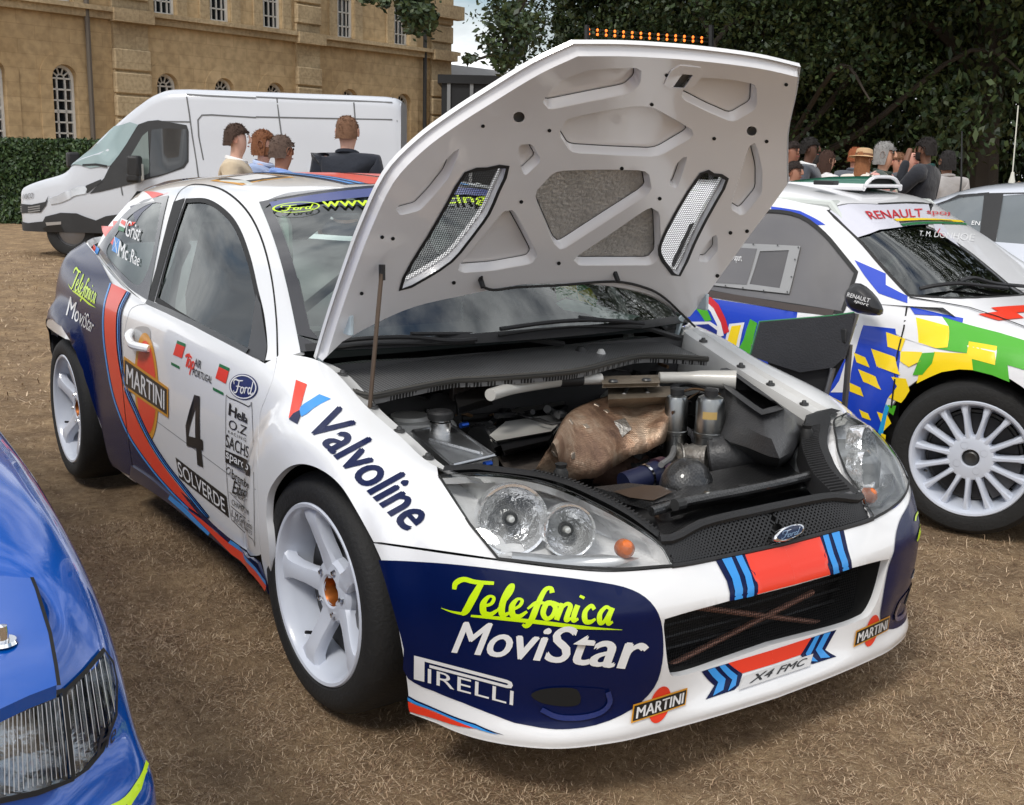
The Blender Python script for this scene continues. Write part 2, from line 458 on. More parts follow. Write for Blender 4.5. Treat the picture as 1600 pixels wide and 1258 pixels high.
# ================================================================== ground: worn, sun-dried grass
def ground_mat():
    m = bpy.data.materials.new('dry_turf'); m.use_nodes = True; nt = m.node_tree; b = nt.nodes['Principled BSDF']; b.inputs['Roughness'].default_value = .95; b.inputs['Specular IOR Level'].default_value = .15
    N = nt.nodes.new; Lk = nt.links.new
    t = N('ShaderNodeTexCoord'); big = N('ShaderNodeTexNoise'); big.inputs['Scale'].default_value = .55; big.inputs['Detail'].default_value = 6
    fine = N('ShaderNodeTexNoise'); fine.inputs['Scale'].default_value = 28; fine.inputs['Detail'].default_value = 8; fine.inputs['Roughness'].default_value = .7
    mid = N('ShaderNodeTexNoise'); mid.inputs['Scale'].default_value = 4.5; mid.inputs['Detail'].default_value = 5
    wv = N('ShaderNodeTexNoise'); wv.inputs['Scale'].default_value = 140; wv.inputs['Detail'].default_value = 3; wv.inputs['Distortion'].default_value = 2.5
    for n in (big, fine, mid, wv): Lk(t.outputs['Object'], n.inputs['Vector'])
    r = N('ShaderNodeValToRGB'); e = r.color_ramp.elements; e[0].position = .28; e[0].color = (*srgb(112, 90, 72), 1); e[1].position = .74; e[1].color = (*srgb(222, 198, 168), 1); x = e.new(.5); x.color = (*srgb(174, 148, 120), 1)
    a1 = N('ShaderNodeMath'); a1.operation = 'MULTIPLY_ADD'; a1.inputs[1].default_value = .55; Lk(fine.outputs['Fac'], a1.inputs[0])
    a2 = N('ShaderNodeMath'); a2.operation = 'MULTIPLY_ADD'; a2.inputs[1].default_value = .45; a2.inputs[2].default_value = 0; Lk(wv.outputs['Fac'], a2.inputs[0]); Lk(a2.outputs[0], a1.inputs[2]); Lk(a1.outputs[0], r.inputs['Fac'])
    g = N('ShaderNodeValToRGB'); ge = g.color_ramp.elements; ge[0].position = .38; ge[0].color = (.72, .70, .66, 1); ge[1].position = .66; ge[1].color = (1.12, 1.1, 1.0, 1); Lk(mid.outputs['Fac'], g.inputs['Fac'])
    mu = N('ShaderNodeMix'); mu.data_type = 'RGBA'; mu.blend_type = 'MULTIPLY'; mu.inputs['Factor'].default_value = 1; Lk(r.outputs['Color'], mu.inputs['A']); Lk(g.outputs['Color'], mu.inputs['B'])
    gr = N('ShaderNodeValToRGB'); gr.color_ramp.elements[0].position = .52; gr.color_ramp.elements[1].position = .72; Lk(big.outputs['Fac'], gr.inputs['Fac'])
    mg = N('ShaderNodeMix'); mg.data_type = 'RGBA'; mg.inputs['B'].default_value = (*srgb(140, 116, 86), 1); ml = N('ShaderNodeMath'); ml.operation = 'MULTIPLY'; ml.inputs[1].default_value = .5
    Lk(gr.outputs['Color'], ml.inputs[0]); Lk(ml.outputs[0], mg.inputs['Factor']); Lk(mu.outputs['Result'], mg.inputs['A']); Lk(mg.outputs['Result'], b.inputs['Base Color'])
    bp = N('ShaderNodeBump'); bp.inputs['Strength'].default_value = 1; bp.inputs['Distance'].default_value = .03; Lk(a1.outputs[0], bp.inputs['Height']); Lk(bp.outputs['Normal'], b.inputs['Normal'])
    return m
GM = ground_mat()
rngn = np.random.default_rng(3)
def hgt(x, y): return .010 * np.sin(x * 2.1 + y * 1.3) + .008 * np.sin(x * 4.7 - y * 3.9) + .006 * np.sin(y * 7.3 + x)
gx = np.concatenate([[-400, -150, -60, -30], np.arange(-20, 6, .25), [8, 15, 30, 100, 300]]); gy = np.concatenate([[-300, -100, -40, -15], np.arange(-8, 12, .25), [15, 30, 60, 150, 400]])
X, Y = np.meshgrid(gx, gy, indexing='ij')
gnd = MB().grid(np.stack([X, Y, np.where((np.abs(X) < 21) & (np.abs(Y) < 13), hgt(X, Y) - .012, -.02)], -1)).build('ground', GM, None, True, None)
gnd['kind'] = 'structure'
# straw: short flattened blades, denser near the cars
def blades(n, cx, cy, rad, ln, wd, seed, near=0.):
    g = np.random.default_rng(seed); k = int(n * 1.0)
    ang = g.uniform(0, 2 * np.pi, k); rr = rad * np.sqrt(g.uniform(0, 1, k)); x = cx + rr * np.cos(ang); y = cy + rr * np.sin(ang)
    clump = np.sin(x * 9 + 2 * np.sin(y * 5)) * np.sin(y * 11 + 1.5 * np.sin(x * 6)); keep = g.uniform(-1.3, 1, k) < clump + .35
    keep &= np.hypot(x - CAM[0], y - CAM[1]) > near
    x, y = x[keep], y[keep]; k = len(x); z = hgt(x, y) - .012
    a = g.uniform(0, 2 * np.pi, k); L_ = ln * g.uniform(.45, 1.5, k); w = wd * g.uniform(.6, 1.4, k); el = np.abs(g.normal(.25, .28, k))
    d = np.stack([np.cos(a) * np.cos(el), np.sin(a) * np.cos(el), np.sin(el)], 1); s = np.stack([-np.sin(a), np.cos(a), np.zeros(k)], 1)
    b = np.stack([x, y, z + .001], 1); mid = b + d * (L_ * .55)[:, None]; tip = b + d * L_[:, None] + np.stack([g.normal(0, .2, k) * L_, g.normal(0, .2, k) * L_, -.32 * L_ * g.uniform(0, 1, k)], 1); tip[:, 2] = np.maximum(tip[:, 2], z + .001)
    V = np.stack([b - s * w[:, None], b + s * w[:, None], mid + s * w[:, None] * .8, mid - s * w[:, None] * .8, tip], 1).reshape(-1, 3)
    i = np.arange(k)[:, None] * 5
    return V, np.concatenate([i + [0, 1, 2], i + [0, 2, 3], i + [3, 2, 4]], 1).reshape(-1, 3), np.repeat(g.integers(0, 4, k), 3)
parts = [blades(470000, .6, -1.3, 2.5, .022, .0007, 1), blades(150000, -1.5, -1.5, 5.5, .032, .001, 2, 3.2), blades(40000, 1.2, 2.4, 2.0, .035, .001, 5), blades(70000, -7, 0, 9, .06, .003, 4, 7)]
V = np.concatenate([p[0] for p in parts]); of = np.cumsum([0] + [len(p[0]) for p in parts[:-1]]); F = np.concatenate([p[1] + o for p, o in zip(parts, of)]); MI = np.concatenate([p[2] for p in parts])
me = bpy.data.meshes.new('dry_grass'); me.vertices.add(len(V)); me.vertices.foreach_set('co', V.ravel()); me.loops.add(len(F) * 3); me.loops.foreach_set('vertex_index', F.ravel().astype(np.int32)); me.polygons.add(len(F)); me.polygons.foreach_set('loop_start', np.arange(0, len(F) * 3, 3, dtype=np.int32)); me.polygons.foreach_set('material_index', MI.astype(np.int32)); me.update()
go = link('dry_grass', me, [mat('straw_pale', srgb(210, 186, 156), .8), mat('straw_tan', srgb(184, 156, 126), .85), mat('straw_brown', srgb(112, 86, 66), .9), mat('straw_olive', srgb(146, 122, 94), .85)], None, False)
tag(go, 'short dry brown grass matted over the ground', 'grass', kind='stuff')
# ================================================================== the white rally car with its bonnet up (world axes = car axes: x forward, y to its left)
WHITE = mat('paint_white', srgb(236, 237, 238), .28, 0, 1., .02, 3)
NAVY = mat('paint_navy', (.005, .012, .06), .3, 0, .9, .05, 4)
RED = mat('film_red', srgb(235, 62, 38), .33, 0, .3, .03, 4)
LBLUE = mat('film_light_blue', srgb(52, 148, 226), .33, 0, .3, .03, 4)
NAVYF = mat('film_navy', (.002, .0075, .055), .25, 0, .12, .03, 4, spec=.25)
YELF = mat('film_yellow', srgb(205, 240, 10), .36, 0, .3, .02, 4)
WHITEF = mat('film_white', srgb(232, 232, 232), .36, 0, .3, .02, 4)
BLACKF = mat('film_black', (.012, .012, .012), .38, 0, .3, .05, 4)
GOLDF = mat('film_gold', srgb(214, 150, 40), .38, 0, .3, .04, 4)
GREENF = mat('film_green', srgb(20, 110, 60), .38, 0, .3, .04, 4)
RUBBER = mat('rubber_black', (.013, .013, .013), .62, 0, 0, .2, 20, .1, 200)
PLAST = mat('plastic_black', (.018, .018, .019), .5, 0, 0, .2, 15, .15, 300)
DARK = mat('cavity_black', (.008, .008, .008), .85, 0, 0, .2, 8)
CHROME = mat('chrome', (.82, .83, .85), .08, 1, 0, .03, 6)
ALU = mat('aluminium', (.55, .56, .57), .32, 1, 0, .12, 14, .15, 120)
def glass_mat(name, tint, rough=.0, tr=.8):
    """thin pane: mostly see-through, mirror-like at grazing angles"""
    m = bpy.data.materials.new(name); m.use_nodes = True; nt = m.node_tree; nt.nodes.clear()
    o = nt.nodes.new('ShaderNodeOutputMaterial'); g = nt.nodes.new('ShaderNodeBsdfGlossy'); t = nt.nodes.new('ShaderNodeBsdfTransparent')
    f = nt.nodes.new('ShaderNodeFresnel'); x = nt.nodes.new('ShaderNodeMixShader'); f.inputs['IOR'].default_value = tr
    n = nt.nodes.new('ShaderNodeTexNoise'); n.inputs['Scale'].default_value = 1.2; b = nt.nodes.new('ShaderNodeBump'); b.inputs['Strength'].default_value = .02
    nt.links.new(n.outputs['Fac'], b.inputs['Height']); nt.links.new(b.outputs['Normal'], g.inputs['Normal'])
    g.inputs['Roughness'].default_value = rough; g.inputs['Color'].default_value = (.95, .98, .97, 1); t.inputs['Color'].default_value = (*tint, 1)
    nt.links.new(f.outputs['Fac'], x.inputs['Fac']); nt.links.new(t.outputs['BSDF'], x.inputs[1]); nt.links.new(g.outputs['BSDF'], x.inputs[2]); nt.links.new(x.outputs['Shader'], o.inputs['Surface'])
    return m
GLASS = glass_mat('window_glass', (.62, .76, .71), 0, 2.2)
LENS = glass_mat('lens_glass', (.97, .98, .98), 0, 1.5)
# ------------------------------------------------------------------ body skin: stations from the nose centre back along the flank to the tail
def ns(*rows): return [tuple(r) for r in rows]
SK = []
SK.append(ns((.823,0,.16),(.825,0,.182),(.80,0,.23),(.79,0,.32),(.815,0,.42),(.85,0,.465),(.805,0,.545),(.79,0,.575),(.77,0,.605),(.755,0,.625),(.73,0,.64)))
SK.append(ns((.815,.2,.16),(.817,.2,.182),(.795,.2,.23),(.79,.2,.32),(.812,.2,.42),(.845,.2,.465),(.80,.21,.547),(.785,.21,.575),(.765,.21,.60),(.75,.21,.62),(.72,.21,.635)))
SK.append(ns((.80,.38,.16),(.803,.38,.182),(.80,.375,.232),(.815,.375,.33),(.82,.365,.42),(.825,.36,.468),(.792,.345,.55),(.775,.345,.57),(.76,.345,.585),(.745,.345,.60),(.71,.335,.615)))
SK.append(ns((.78,.5,.16),(.783,.5,.182),(.768,.5,.235),(.79,.49,.33),(.80,.485,.43),(.798,.485,.48),(.755,.48,.555),(.71,.46,.60),(.66,.44,.64),(.62,.43,.655),(.58,.41,.665)))
SK.append(ns((.725,.63,.16),(.727,.63,.182),(.715,.62,.235),(.735,.615,.33),(.75,.605,.43),(.75,.60,.48),(.71,.59,.565),(.65,.57,.63),(.59,.54,.68),(.54,.52,.695),(.50,.50,.70)))
SK.append(ns((.60,.74,.16),(.602,.74,.182),(.60,.73,.24),(.62,.725,.33),(.635,.72,.43),(.64,.715,.49),(.62,.705,.575),(.57,.69,.645),(.50,.66,.70),(.45,.64,.712),(.40,.62,.715)))
SK.append(ns((.44,.795,.165),(.44,.797,.187),(.445,.80,.25),(.45,.815,.35),(.46,.822,.45),(.46,.822,.51),(.455,.812,.59),(.42,.778,.67),(.37,.73,.71),(.32,.69,.722),(.28,.66,.722)))
SK.append(ns((.25,.82,.17),(.25,.825,.2),(.25,.83,.26),(.25,.84,.36),(.25,.85,.46),(.25,.85,.55),(.24,.845,.64),(.22,.82,.71),(.19,.76,.752),(.16,.695,.762),(.13,.65,.762)))
def st(x, w, z): SK.append([(x, a, b) for a, b in zip(w, z)])
st(0., (.825,.83,.835,.845,.85,.855,.85,.825,.77,.70,.65), (.17,.2,.26,.36,.47,.58,.68,.76,.795,.803,.803))
st(-.25, (.825,.83,.835,.842,.848,.85,.845,.825,.775,.705,.66), (.17,.2,.26,.36,.48,.60,.72,.81,.865,.88,.885))
st(-.45, (.82,.825,.832,.84,.845,.848,.845,.832,.81,.785,.74), (.17,.2,.26,.36,.48,.61,.73,.81,.865,.895,.93))
st(-1.0, (.82,.825,.832,.84,.846,.85,.848,.840,.824,.808,.785), (.17,.2,.26,.36,.48,.61,.73,.82,.88,.91,.95))
st(-1.5, (.82,.825,.832,.84,.846,.85,.848,.838,.82,.80,.775), (.17,.2,.26,.36,.48,.61,.73,.83,.895,.93,.97))
st(-2.0, (.81,.82,.83,.838,.845,.85,.848,.836,.81,.785,.755), (.18,.21,.27,.37,.49,.62,.75,.85,.925,.975,1.01))
st(-2.615, (.80,.81,.82,.832,.84,.845,.84,.82,.785,.735,.70), (.19,.22,.28,.38,.5,.64,.78,.89,.97,1.02,1.05))
st(-2.95, (.77,.775,.785,.795,.80,.80,.79,.765,.725,.665,.62), (.22,.25,.31,.4,.52,.66,.8,.91,.98,1.02,1.05))
st(-3.20, (.62,.63,.64,.65,.66,.66,.64,.60,.55,.50,.46), (.24,.27,.33,.42,.54,.68,.82,.92,.985,1.02,1.05))
st(-3.30, (.0,)*11, (.24,.27,.33,.42,.54,.68,.82,.92,.985,1.02,1.05))
SKN = np.array(SK); SKN[:, :, 1] *= -1
def skin_f(u, v):
    u = np.asarray(u, float); v = np.asarray(v, float)
    A = crv(SKN, u)                      # n x 11 x 3
    n = A.shape[1]; vv = np.clip(v, 0, n - 1 - 1e-9); i = vv.astype(int); f = (vv - i)[:, None]
    ext = np.concatenate([2 * A[:, :1] - A[:, 1:2], A, 2 * A[:, -1:] - A[:, -2:-1]], 1); k = np.arange(len(u))
    p0, p1, p2, p3 = ext[k, i], ext[k, i + 1], ext[k, i + 2], ext[k, i + 3]
    P = .5 * (2 * p1 + (p2 - p0) * f + (2 * p0 - 5 * p1 + 4 * p2 - p3) * f ** 2 + (3 * p1 - p0 - 3 * p2 + p3) * f ** 3)
    for xw, zw, amp in ((0, .325, .040), (-2.615, .325, .045)):
        r = np.hypot(P[:, 0] - xw, P[:, 2] - zw)
        side = smooth01((-P[:, 1] - .70) / .1) * smooth01((.62 - np.abs(P[:, 0] - xw)) / .2)
        P[:, 1] -= amp * (smooth01((.53 - r) / .075) * .75 + smooth01((.445 - r) / .035) * .25) * side * smooth01((.83 - P[:, 2]) / .10) * (.45 + .55 * smooth01((P[:, 2] - .18) / .25))
    return P
skin = Surf(skin_f, len(SK) - 1, 10, 330, 110, .25, .075)
skin.flip = 1
if skin.normal([[11, 5]])[0][1] > 0: skin.flip = -1
# ------------------------------------------------------------------ greenhouse: stations in x, sections from belt to roof centre
def sec(x, zc, dw):
    ww = np.array([.835, .79, .745, .695, .64, .588, .535, .45, .28, 0]); zz = np.array([.85, .925, 1.01, 1.11, 1.215, 1.295, 1.335, 1.357, 1.373, 1.378])
    z = zz.copy(); k = zz > 1.1; z[k] = 1.1 + (zz[k] - 1.1) * (zc - 1.1) / (1.378 - 1.1)
    return [(x, -max(w - dw * (1 if w > .3 else w / .3), 0), q) for w, q in zip(ww, z)]
GH = np.array([sec(-.15, 1.26, .085), sec(-.45, 1.29, .06), sec(-.8, 1.325, .035), sec(-1.1, 1.358, .012), sec(-1.4, 1.374, 0), sec(-1.7, 1.378, 0), sec(-2.0, 1.365, .008), sec(-2.3, 1.34, .025), sec(-2.6, 1.305, .055), sec(-2.9, 1.25, .11), sec(-3.15, 1.20, .17)])
def gh_f(u, v):
    A = crv(GH, u); n = A.shape[1]; vv = np.clip(v, 0, n - 1 - 1e-9); i = vv.astype(int); f = (vv - i)[:, None]
    ext = np.concatenate([2 * A[:, :1] - A[:, 1:2], A, 2 * A[:, -1:] - A[:, -2:-1]], 1); k = np.arange(len(A))
    p0, p1, p2, p3 = ext[k, i], ext[k, i + 1], ext[k, i + 2], ext[k, i + 3]
    return .5 * (2 * p1 + (p2 - p0) * f + (2 * p0 - 5 * p1 + 4 * p2 - p3) * f ** 2 + (3 * p1 - p0 - 3 * p2 + p3) * f ** 3)
gh = Surf(gh_f, len(GH) - 1, 9, 150, 110, .3, .09)
if gh.normal([[4, 4]])[0][1] > 0: gh.flip = -1
# windscreen: u = -1..1 across, v = 0..1 up
def ws_f(u, v):
    q = u - 1.08; yb, yt = .735 * q, .575 * q
    xb, zb = -.20 - .135 * q * q, .905 - .005 * q * q; xt, zt = -.925 - .085 * q * q, 1.352 - .066 * q * q
    b = .035 * np.sin(np.pi * np.clip(v, 0, 1))
    return np.stack([xb + (xt - xb) * v + b * .5, yb + (yt - yb) * v, zb + (zt - zb) * v + b], -1)
ws = Surf(ws_f, 2.16, 1.06, 60, 40, .7, .85)
if ws.normal([[1, .5]])[0][2] < 0: ws.flip = -1

car = thing('rally_car', (-1.25, 0, 0), 'white rally car with orange and blue stripes and its bonnet propped open', 'car')
U = lambda u, v: ('uv', u, v)
def mixloop(s, L):
    """photo pixels and ('uv',u,v) mixed -> uv loop (straight between given points)"""
    return [np.array(q[1:], float) if q[0] == 'uv' else s.px(q) for q in L]
def curve(*P, n=6): return cr(list(P), n)
# --- bumper -----------------------------------------------------------------
archF = curve((584,849),(600,886),(614,935),(627,1005),(636,1065),(640,1108))
vg = skin.px((1222, 846))[1]; vot = skin.px((1214, 922))[1]; vob = skin.px((1214, 1008))[1]
ua = skin.px((640, 1106))[0]
top = curve((1180,857),(1120,872),(1052,887,1),(960,894),(880,889),(776,876),(700,866),(584,849))
openR = curve((1139,1031),(1092,1048),(1060,1056),(1046,1050),(1039,1000),(1038,972),(1050,964),(1139,939))
bump_uv = [np.array([0, vg])] + mixloop(skin, top) + mixloop(skin, archF[1:-1]) + [np.array([a, 0.]) for a in np.linspace(ua, 0, 24)] \
    + [np.array([0, vob])] + mixloop(skin, openR) + [np.array([0, vot])]
bumper = skin.cut('front_bumper', bump_uv, WHITE, car, step=.022, both=True, uv=True, flange=.012)
# splitter tongue below the lip
m = MB(); lipP = skin.xyz([[a, 0] for a in np.linspace(ua, 0, 30)])
pts = np.concatenate([lipP, (lipP * [1, -1, 1])[::-1][1:]])
g = np.stack([pts, pts + [0, 0, -.004], np.c_[np.minimum(pts[:, 0], .42) * .9, pts[:, 1] * .9, np.full(len(pts), .156)]], 1)
m.grid(g).build('splitter', WHITE, car)
# --- headlights ---------------------------------------------------------------
hlL = curve((686,745,1),(760,742),(830,751),(880,766),(930,789),(980,816),(1030,851),(1050,884,1),(960,890),(880,885),(779,873,1),(735,820))
hl_uv = mixloop(skin, hlL)
for mir in (False, True):
    hd = skin.cut('headlight', hl_uv, LENS, car, step=.02, uv=True, off=.004, mirror=mir, flange=.006)
    sg = -1 if not mir else 1
    # housing bowl behind the lens
    lp = np.array(cr([tuple(q) for q in skin.xyz(hl_uv)[::2]], 1, True)); lpN = skin.normal(hl_uv[::2])
    cen = lp.mean(0); rings = [lp - lpN * .004, lp - lpN * .02 , cen + (lp - cen) * .93 - np.array([.07, -.03, .02]), cen + (lp - cen) * .6 - np.array([.12, -.05, .02]), cen + (lp - cen) * .02 - np.array([.12, -.05, .02])]
    G = np.stack(rings, 1)
    if mir: G = G * [1, -1, 1]
    refl = mat('reflector', (.97, .97, .98), .15, .12, .8, .02, 6, .6, 22)
    m = MB().grid(G, True); m.build('housing', refl, hd)
    def hp(p, dep):
        q = skin.xyz([skin.px(p)])[0]; d = sight(p); d = d / np.linalg.norm(d); w = q + d * dep
        return w
    fwd = np.array([.9, -.38, .2]); fwd /= np.linalg.norm(fwd)
    def lampM(p, dep):
        w = hp(p, dep); M = Vector(fwd).to_track_quat('Z', 'Y').to_matrix().to_4x4(); M.translation = Vector(w)
        if mir: M = Matrix.Diagonal((1, -1, 1, 1)) @ M
        return M
    for p, r, dep in (((800, 812), .076, .06), ((888, 829), .056, .05)):
        M = lampM(p, dep)
        MB().lathe([(.012, -.05), (r * .55, -.042), (r * .85, -.02), (r, .004), (r * 1.0, .012), (r * 1.08, .014), (r * 1.1, .006), (r * 1.1, -.03)], M, 36).build('reflector', mat('bowl_chrome', (.95, .95, .96), .1, .75, 0, .02, 6, .5, 36), hd)
        MB().lathe([(0, .0), (.007, -.002), (.009, -.01), (.009, -.05)], M, 12).build('bulb', mat('bulb_glass', (.75, .75, .72), .1, .3), hd)
        MB().lathe([(.016, -.012), (.018, -.02), (.018, -.03), (.0, -.03)], M, 16).build('bulb_shield', PLAST, hd)
    M = lampM((978, 858), .012)
    MB().lathe([(0, .014), (.012, .012), (.020, .004), (.022, -.006), (.022, -.02)], M, 20).build('indicator_bulb', mat('amber', srgb(214, 108, 40), .25, 0, .5), hd)
    b = np.array([hp(q, .03) for q in ((800, 862), (870, 868), (940, 866), (1000, 872), (960, 886), (870, 883), (800, 873))])
    if mir: b = b * [1, -1, 1]
    mesh('lower_bezel', np.r_[b, b - [.03, 0, .01]], [tuple(range(7)), (0,1,8,7),(1,2,9,8),(2,3,10,9),(3,4,11,10)], mat('bezel_grey', (.55, .56, .58), .25, .6), hd)
    skin.strip('seal', [tuple(q) for q in inset(hl_uv, 0)], .006, RUBBER, hd, off=.005, px=False, mirror=mir, closed=True)
# --- fenders ---------------------------------------------------------------
shutF = curve((434,557),(427,591),(416,621),(407,647),(403,693),(402,744),(403,800),(408,868))
arch1 = curve((424,926),(424,903),(419,840),(416,805),(421,766),(445,734),(473,725),(505,736),(533,760),(557,798),(584,847))
bl = curve((584,847),(650,856),(700,863),(776,874))
hs = curve((776,873),(735,821),(685,746))
fen_uv = mixloop(skin, inset(shutF + [np.array((410, 880)), np.array((419, 926))], 0)) + mixloop(skin, arch1) + mixloop(skin, [p - [0, 1.2] for p in bl[1:]]) + mixloop(skin, hs[1:])
ut0 = fen_uv[-1][0]; ut1 = skin.px((434, 557))[0]
fen_uv += [np.array([a, 9.]) for a in np.linspace(max(ut0, 5.9), 9.6, 30)] + [np.array([9.8, 9.0])]
fenders = [skin.cut('front_fender', fen_uv, WHITE, car, step=.022, uv=True, flange=.02, mirror=mir) for mir in (False, True)]
# --- doors and rear quarters (lower) ------------------------------------------
sillT = [(408,878),(345,832),(300,797),(272,775),(240,748),(209,727)]
doorR = curve((209,727),(201,676),(193,596),(193,533),(201,490),(212,478),(229,475))
dtop = skin.pxs([(229,475),(260,489),(300,508),(340,529),(384,552),(414,567),(433,557)])
door_uv = dtop + mixloop(skin, shutF[1:]) + mixloop(skin, curve(*sillT)[1:]) + mixloop(skin, doorR[1:-1])
c0 = np.mean(door_uv, 0); sc_ = np.array([.25, .075])
door_uv = [q / sc_ for q in inset([q * sc_ for q in door_uv], .0025)]
doors = [skin.cut('door', door_uv, WHITE, car, step=.028, uv=True, flange=.02, mirror=mir) for mir in (False, True)]
# rear arch: front half measured, rear half mirrored about the axle
aR = skin.xyz(skin.pxs(curve((166,694),(161,676),(150,645),(139,609),(130,578),(119,549),(108,531))))
aX = [(p[0], p[2]) for p in aR if p[0] > -2.6]
aX = aX + [(-5.23 - x, z) for x, z in aX[::-1]]
def fromside(x, z): return skin.hit((x, -3, z), (0, 1, 0))
arch2 = [fromside(x, z) for x, z in aX]
uR = skin.px((195, 560))[0]
q_uv = [fromside(aX[0][0] + .0, .185)] + arch2 + [fromside(aX[-1][0], .23)] + [np.array([a, .0]) for a in np.linspace(arch2[-1][0] + .2, 17, 8)] \
    + [np.array([17, b]) for b in (3, 6, 9.6)] + [np.array([a, 9.7]) for a in np.linspace(16.8, 14.5, 10)] \
    + skin.pxs(curve((148,394),(160,412),(190,446),(226,473))) + mixloop(skin, doorR[::-1][1:]) + skin.pxs([(212,754)])
quarters = [skin.cut('rear_quarter', q_uv, WHITE, car, step=.013, uv=True, flange=.03, mirror=mir) for mir in (False, True)]
# sills
sb = [(424,926),(410,902),(343,846),(267,785),(206,745)]
sill_loop = curve(*sillT) + curve(*sb[::-1])
for mir in (False, True): skin.cut('sill', skin.pxs(sill_loop), NAVY, car, step=.03, uv=True, off=.010, flange=.008, mirror=mir)
# dark inner shell closes the gaps; floor pan
for mir in (False, True): skin.cut('inner_shell', [np.array(q) for q in ([9.4, .6],[12.9,.6],[12.9, 9.2],[10.2, 9.2],[10.0,7.0])], DARK, car, step=.08, uv=True, off=-.05, mirror=mir)
MB().box((-3.05, -.74, .2), (.55, .74, .215)).build('floor_pan', DARK, car)
for xw in (0, -2.615):
    for sg in (-1, 1):
        m = MB(); ang = np.radians(np.arange(-20, 201, 10))
        G = np.array([[(xw + .46 * math.cos(a), sg * y, .325 + .385 * math.sin(a)) for y in (.60, .80 if xw == 0 else .78)] for a in ang]); m.grid(G)
        m.add([(xw + .46 * math.cos(a), sg * .60, .325 + .385 * math.sin(a)) for a in ang], [tuple(range(len(ang)))])
        m.build('wheel_liner', DARK, car)
# --- upper body: pillars, roof ----------------------------------------------------
winF = curve((290,310,1),(325,311),(356,331),(376,359),(392,403),(403,450),(413,492),(418,540),(414,566,1),(386,553),(300,508),(241,471,1))
qgl = curve((264,306,1),(255,345),(243,410),(232,470,1),(200,448),(170,415),(152,390,1),(172,362),(200,330),(226,313))
wsR = curve((1,1),(2,2))
scr = curve((413,318,1),(425,360),(446,430),(468,495),(492,560))
ro_uv = gh.px((413, 316)); roof_front = []
# roof front edge follows the top of the windscreen
wt = ws.xyz([[a, 1.0] for a in np.linspace(.08, 1.08, 12)])
for p in wt:
    roof_front.append(gh.hit(p + np.array([0, 0, .5]), (0, 0, -1.)))
scr_uv = []
for p in ws.xyz([[.08, b] for b in np.linspace(0, 1, 14)]): scr_uv.append(gh.hit(p + np.array([.0, -.5, .0]), (0, 1., .0)))
shell_uv = scr_uv + roof_front[1:-1] + [np.array([roof_front[-1][0], 9.])] + [np.array([a, 9.]) for a in np.linspace(roof_front[-1][0] + .3, 7.6, 14)] + [np.array([7.7, b]) for b in (8, 6, 5)] \
    + gh.pxs([(170, 352), (148, 392)]) + gh.pxs([(170,417),(200,450),(229,475),(241,474),(300,511),(386,556),(414,570),(434,562)])
win_uv = gh.pxs(winF); qg_uv = gh.pxs(qgl)
shell = gh.cut('roof_and_pillars', shell_uv, WHITE, car, holes=[win_uv, qg_uv], step=.03, both=True, uv=True, flange=.015)
for mir in (False, True):
    pane = gh.cut('door_window', win_uv, GLASS, car, step=.05, uv=True, off=-.006, mirror=mir)
    inn = [q / np.array([.3, .09]) for q in inset([q * np.array([.3, .09]) for q in win_uv], .018)]
    gh.cut('window_seal', win_uv, RUBBER, pane, holes=[inn], step=.03, uv=True, off=-.002, mirror=mir)
    qp = gh.cut('quarter_window', qg_uv, GLASS, car, step=.05, uv=True, off=.001, mirror=mir)
    inn = gh.pxs(curve((253,318),(246,362),(238,404),(229,430),(217,446),(198,434),(172,405),(168,390),(180,370),(202,340),(228,322),(244,317)))
    gh.cut('window_border', qg_uv, mat('glass_border', (.03, .03, .035), .15, 0, .6), qp, holes=[inn], step=.03, uv=True, off=.003, mirror=mir)
    # door frame gap, B pillar, mirror triangle, belt trim
    fr = curve((229,474),(246,415),(262,350),(274,312),(286,295),(308,288),(348,297),(384,327),(408,371),(424,431),(432,498),(434,557))
    gh.strip('door_gap', fr, .007, DARK, doors[1 if mir else 0], off=.001, mirror=mir)
    fr2 = curve((262,350),(274,312),(286,297),(308,291),(346,300),(381,330),(404,372),(420,431),(429,498))
    gh.cut('pillar_trim', gh.pxs([(231,474),(245,420),(262,352),(272,316),(290,310),(283,330),(268,378),(254,426),(241,472)]), RUBBER, doors[1 if mir else 0], step=.03, uv=True, off=.003, mirror=mir)
    gh.cut('mirror_triangle', gh.pxs([(401,460),(408,476),(418,541),(414,566),(386,553),(393,520)]), mat('triangle_black', (.03, .03, .032), .35, 0, .3), doors[1 if mir else 0], step=.03, uv=True, off=.002, mirror=mir)
    gh.strip('belt_trim', [(230,473),(270,490),(320,515),(360,536),(388,551)], .022, mat('trim_black', (.02, .02, .02), .25, 0, .5), doors[1 if mir else 0], off=.006, mirror=mir)
    gh.strip('belt_seal', [(228,476),(268,494),(318,519),(358,540),(387,555)], .006, CHROME, doors[1 if mir else 0], off=.004, mirror=mir)
# tailgate and rear spoiler
spl = gh_f(np.full(13, 7.35), np.linspace(5, 9, 13)); 
V = np.concatenate([spl, (spl * [1, -1, 1])[::-1][1:]]); V = V * [1, .9, 1]; G = np.stack([V + [.12, 0, .004], V + [-.04, 0, .02], V + [-.20, 0, .0], V + [-.20, 0, -.02], V + [-.03, 0, -.03]], 1)
spo = MB().grid(G).build('rear_spoiler', NAVY, car)
m = MB(); a = np.linspace(-1, 1, 15)
m.grid(np.array([[(-2.62 - .06 * (1 - q * q), .50 * q, 1.275), (-2.86 - .08 * (1 - q * q), .545 * q, 1.12), (-3.04 - .1 * (1 - q * q), .50 * q, 1.015)] for q in a])).build('tailgate_window', mat('dark_glass', (.01, .012, .012), .05, 0, .6), car)
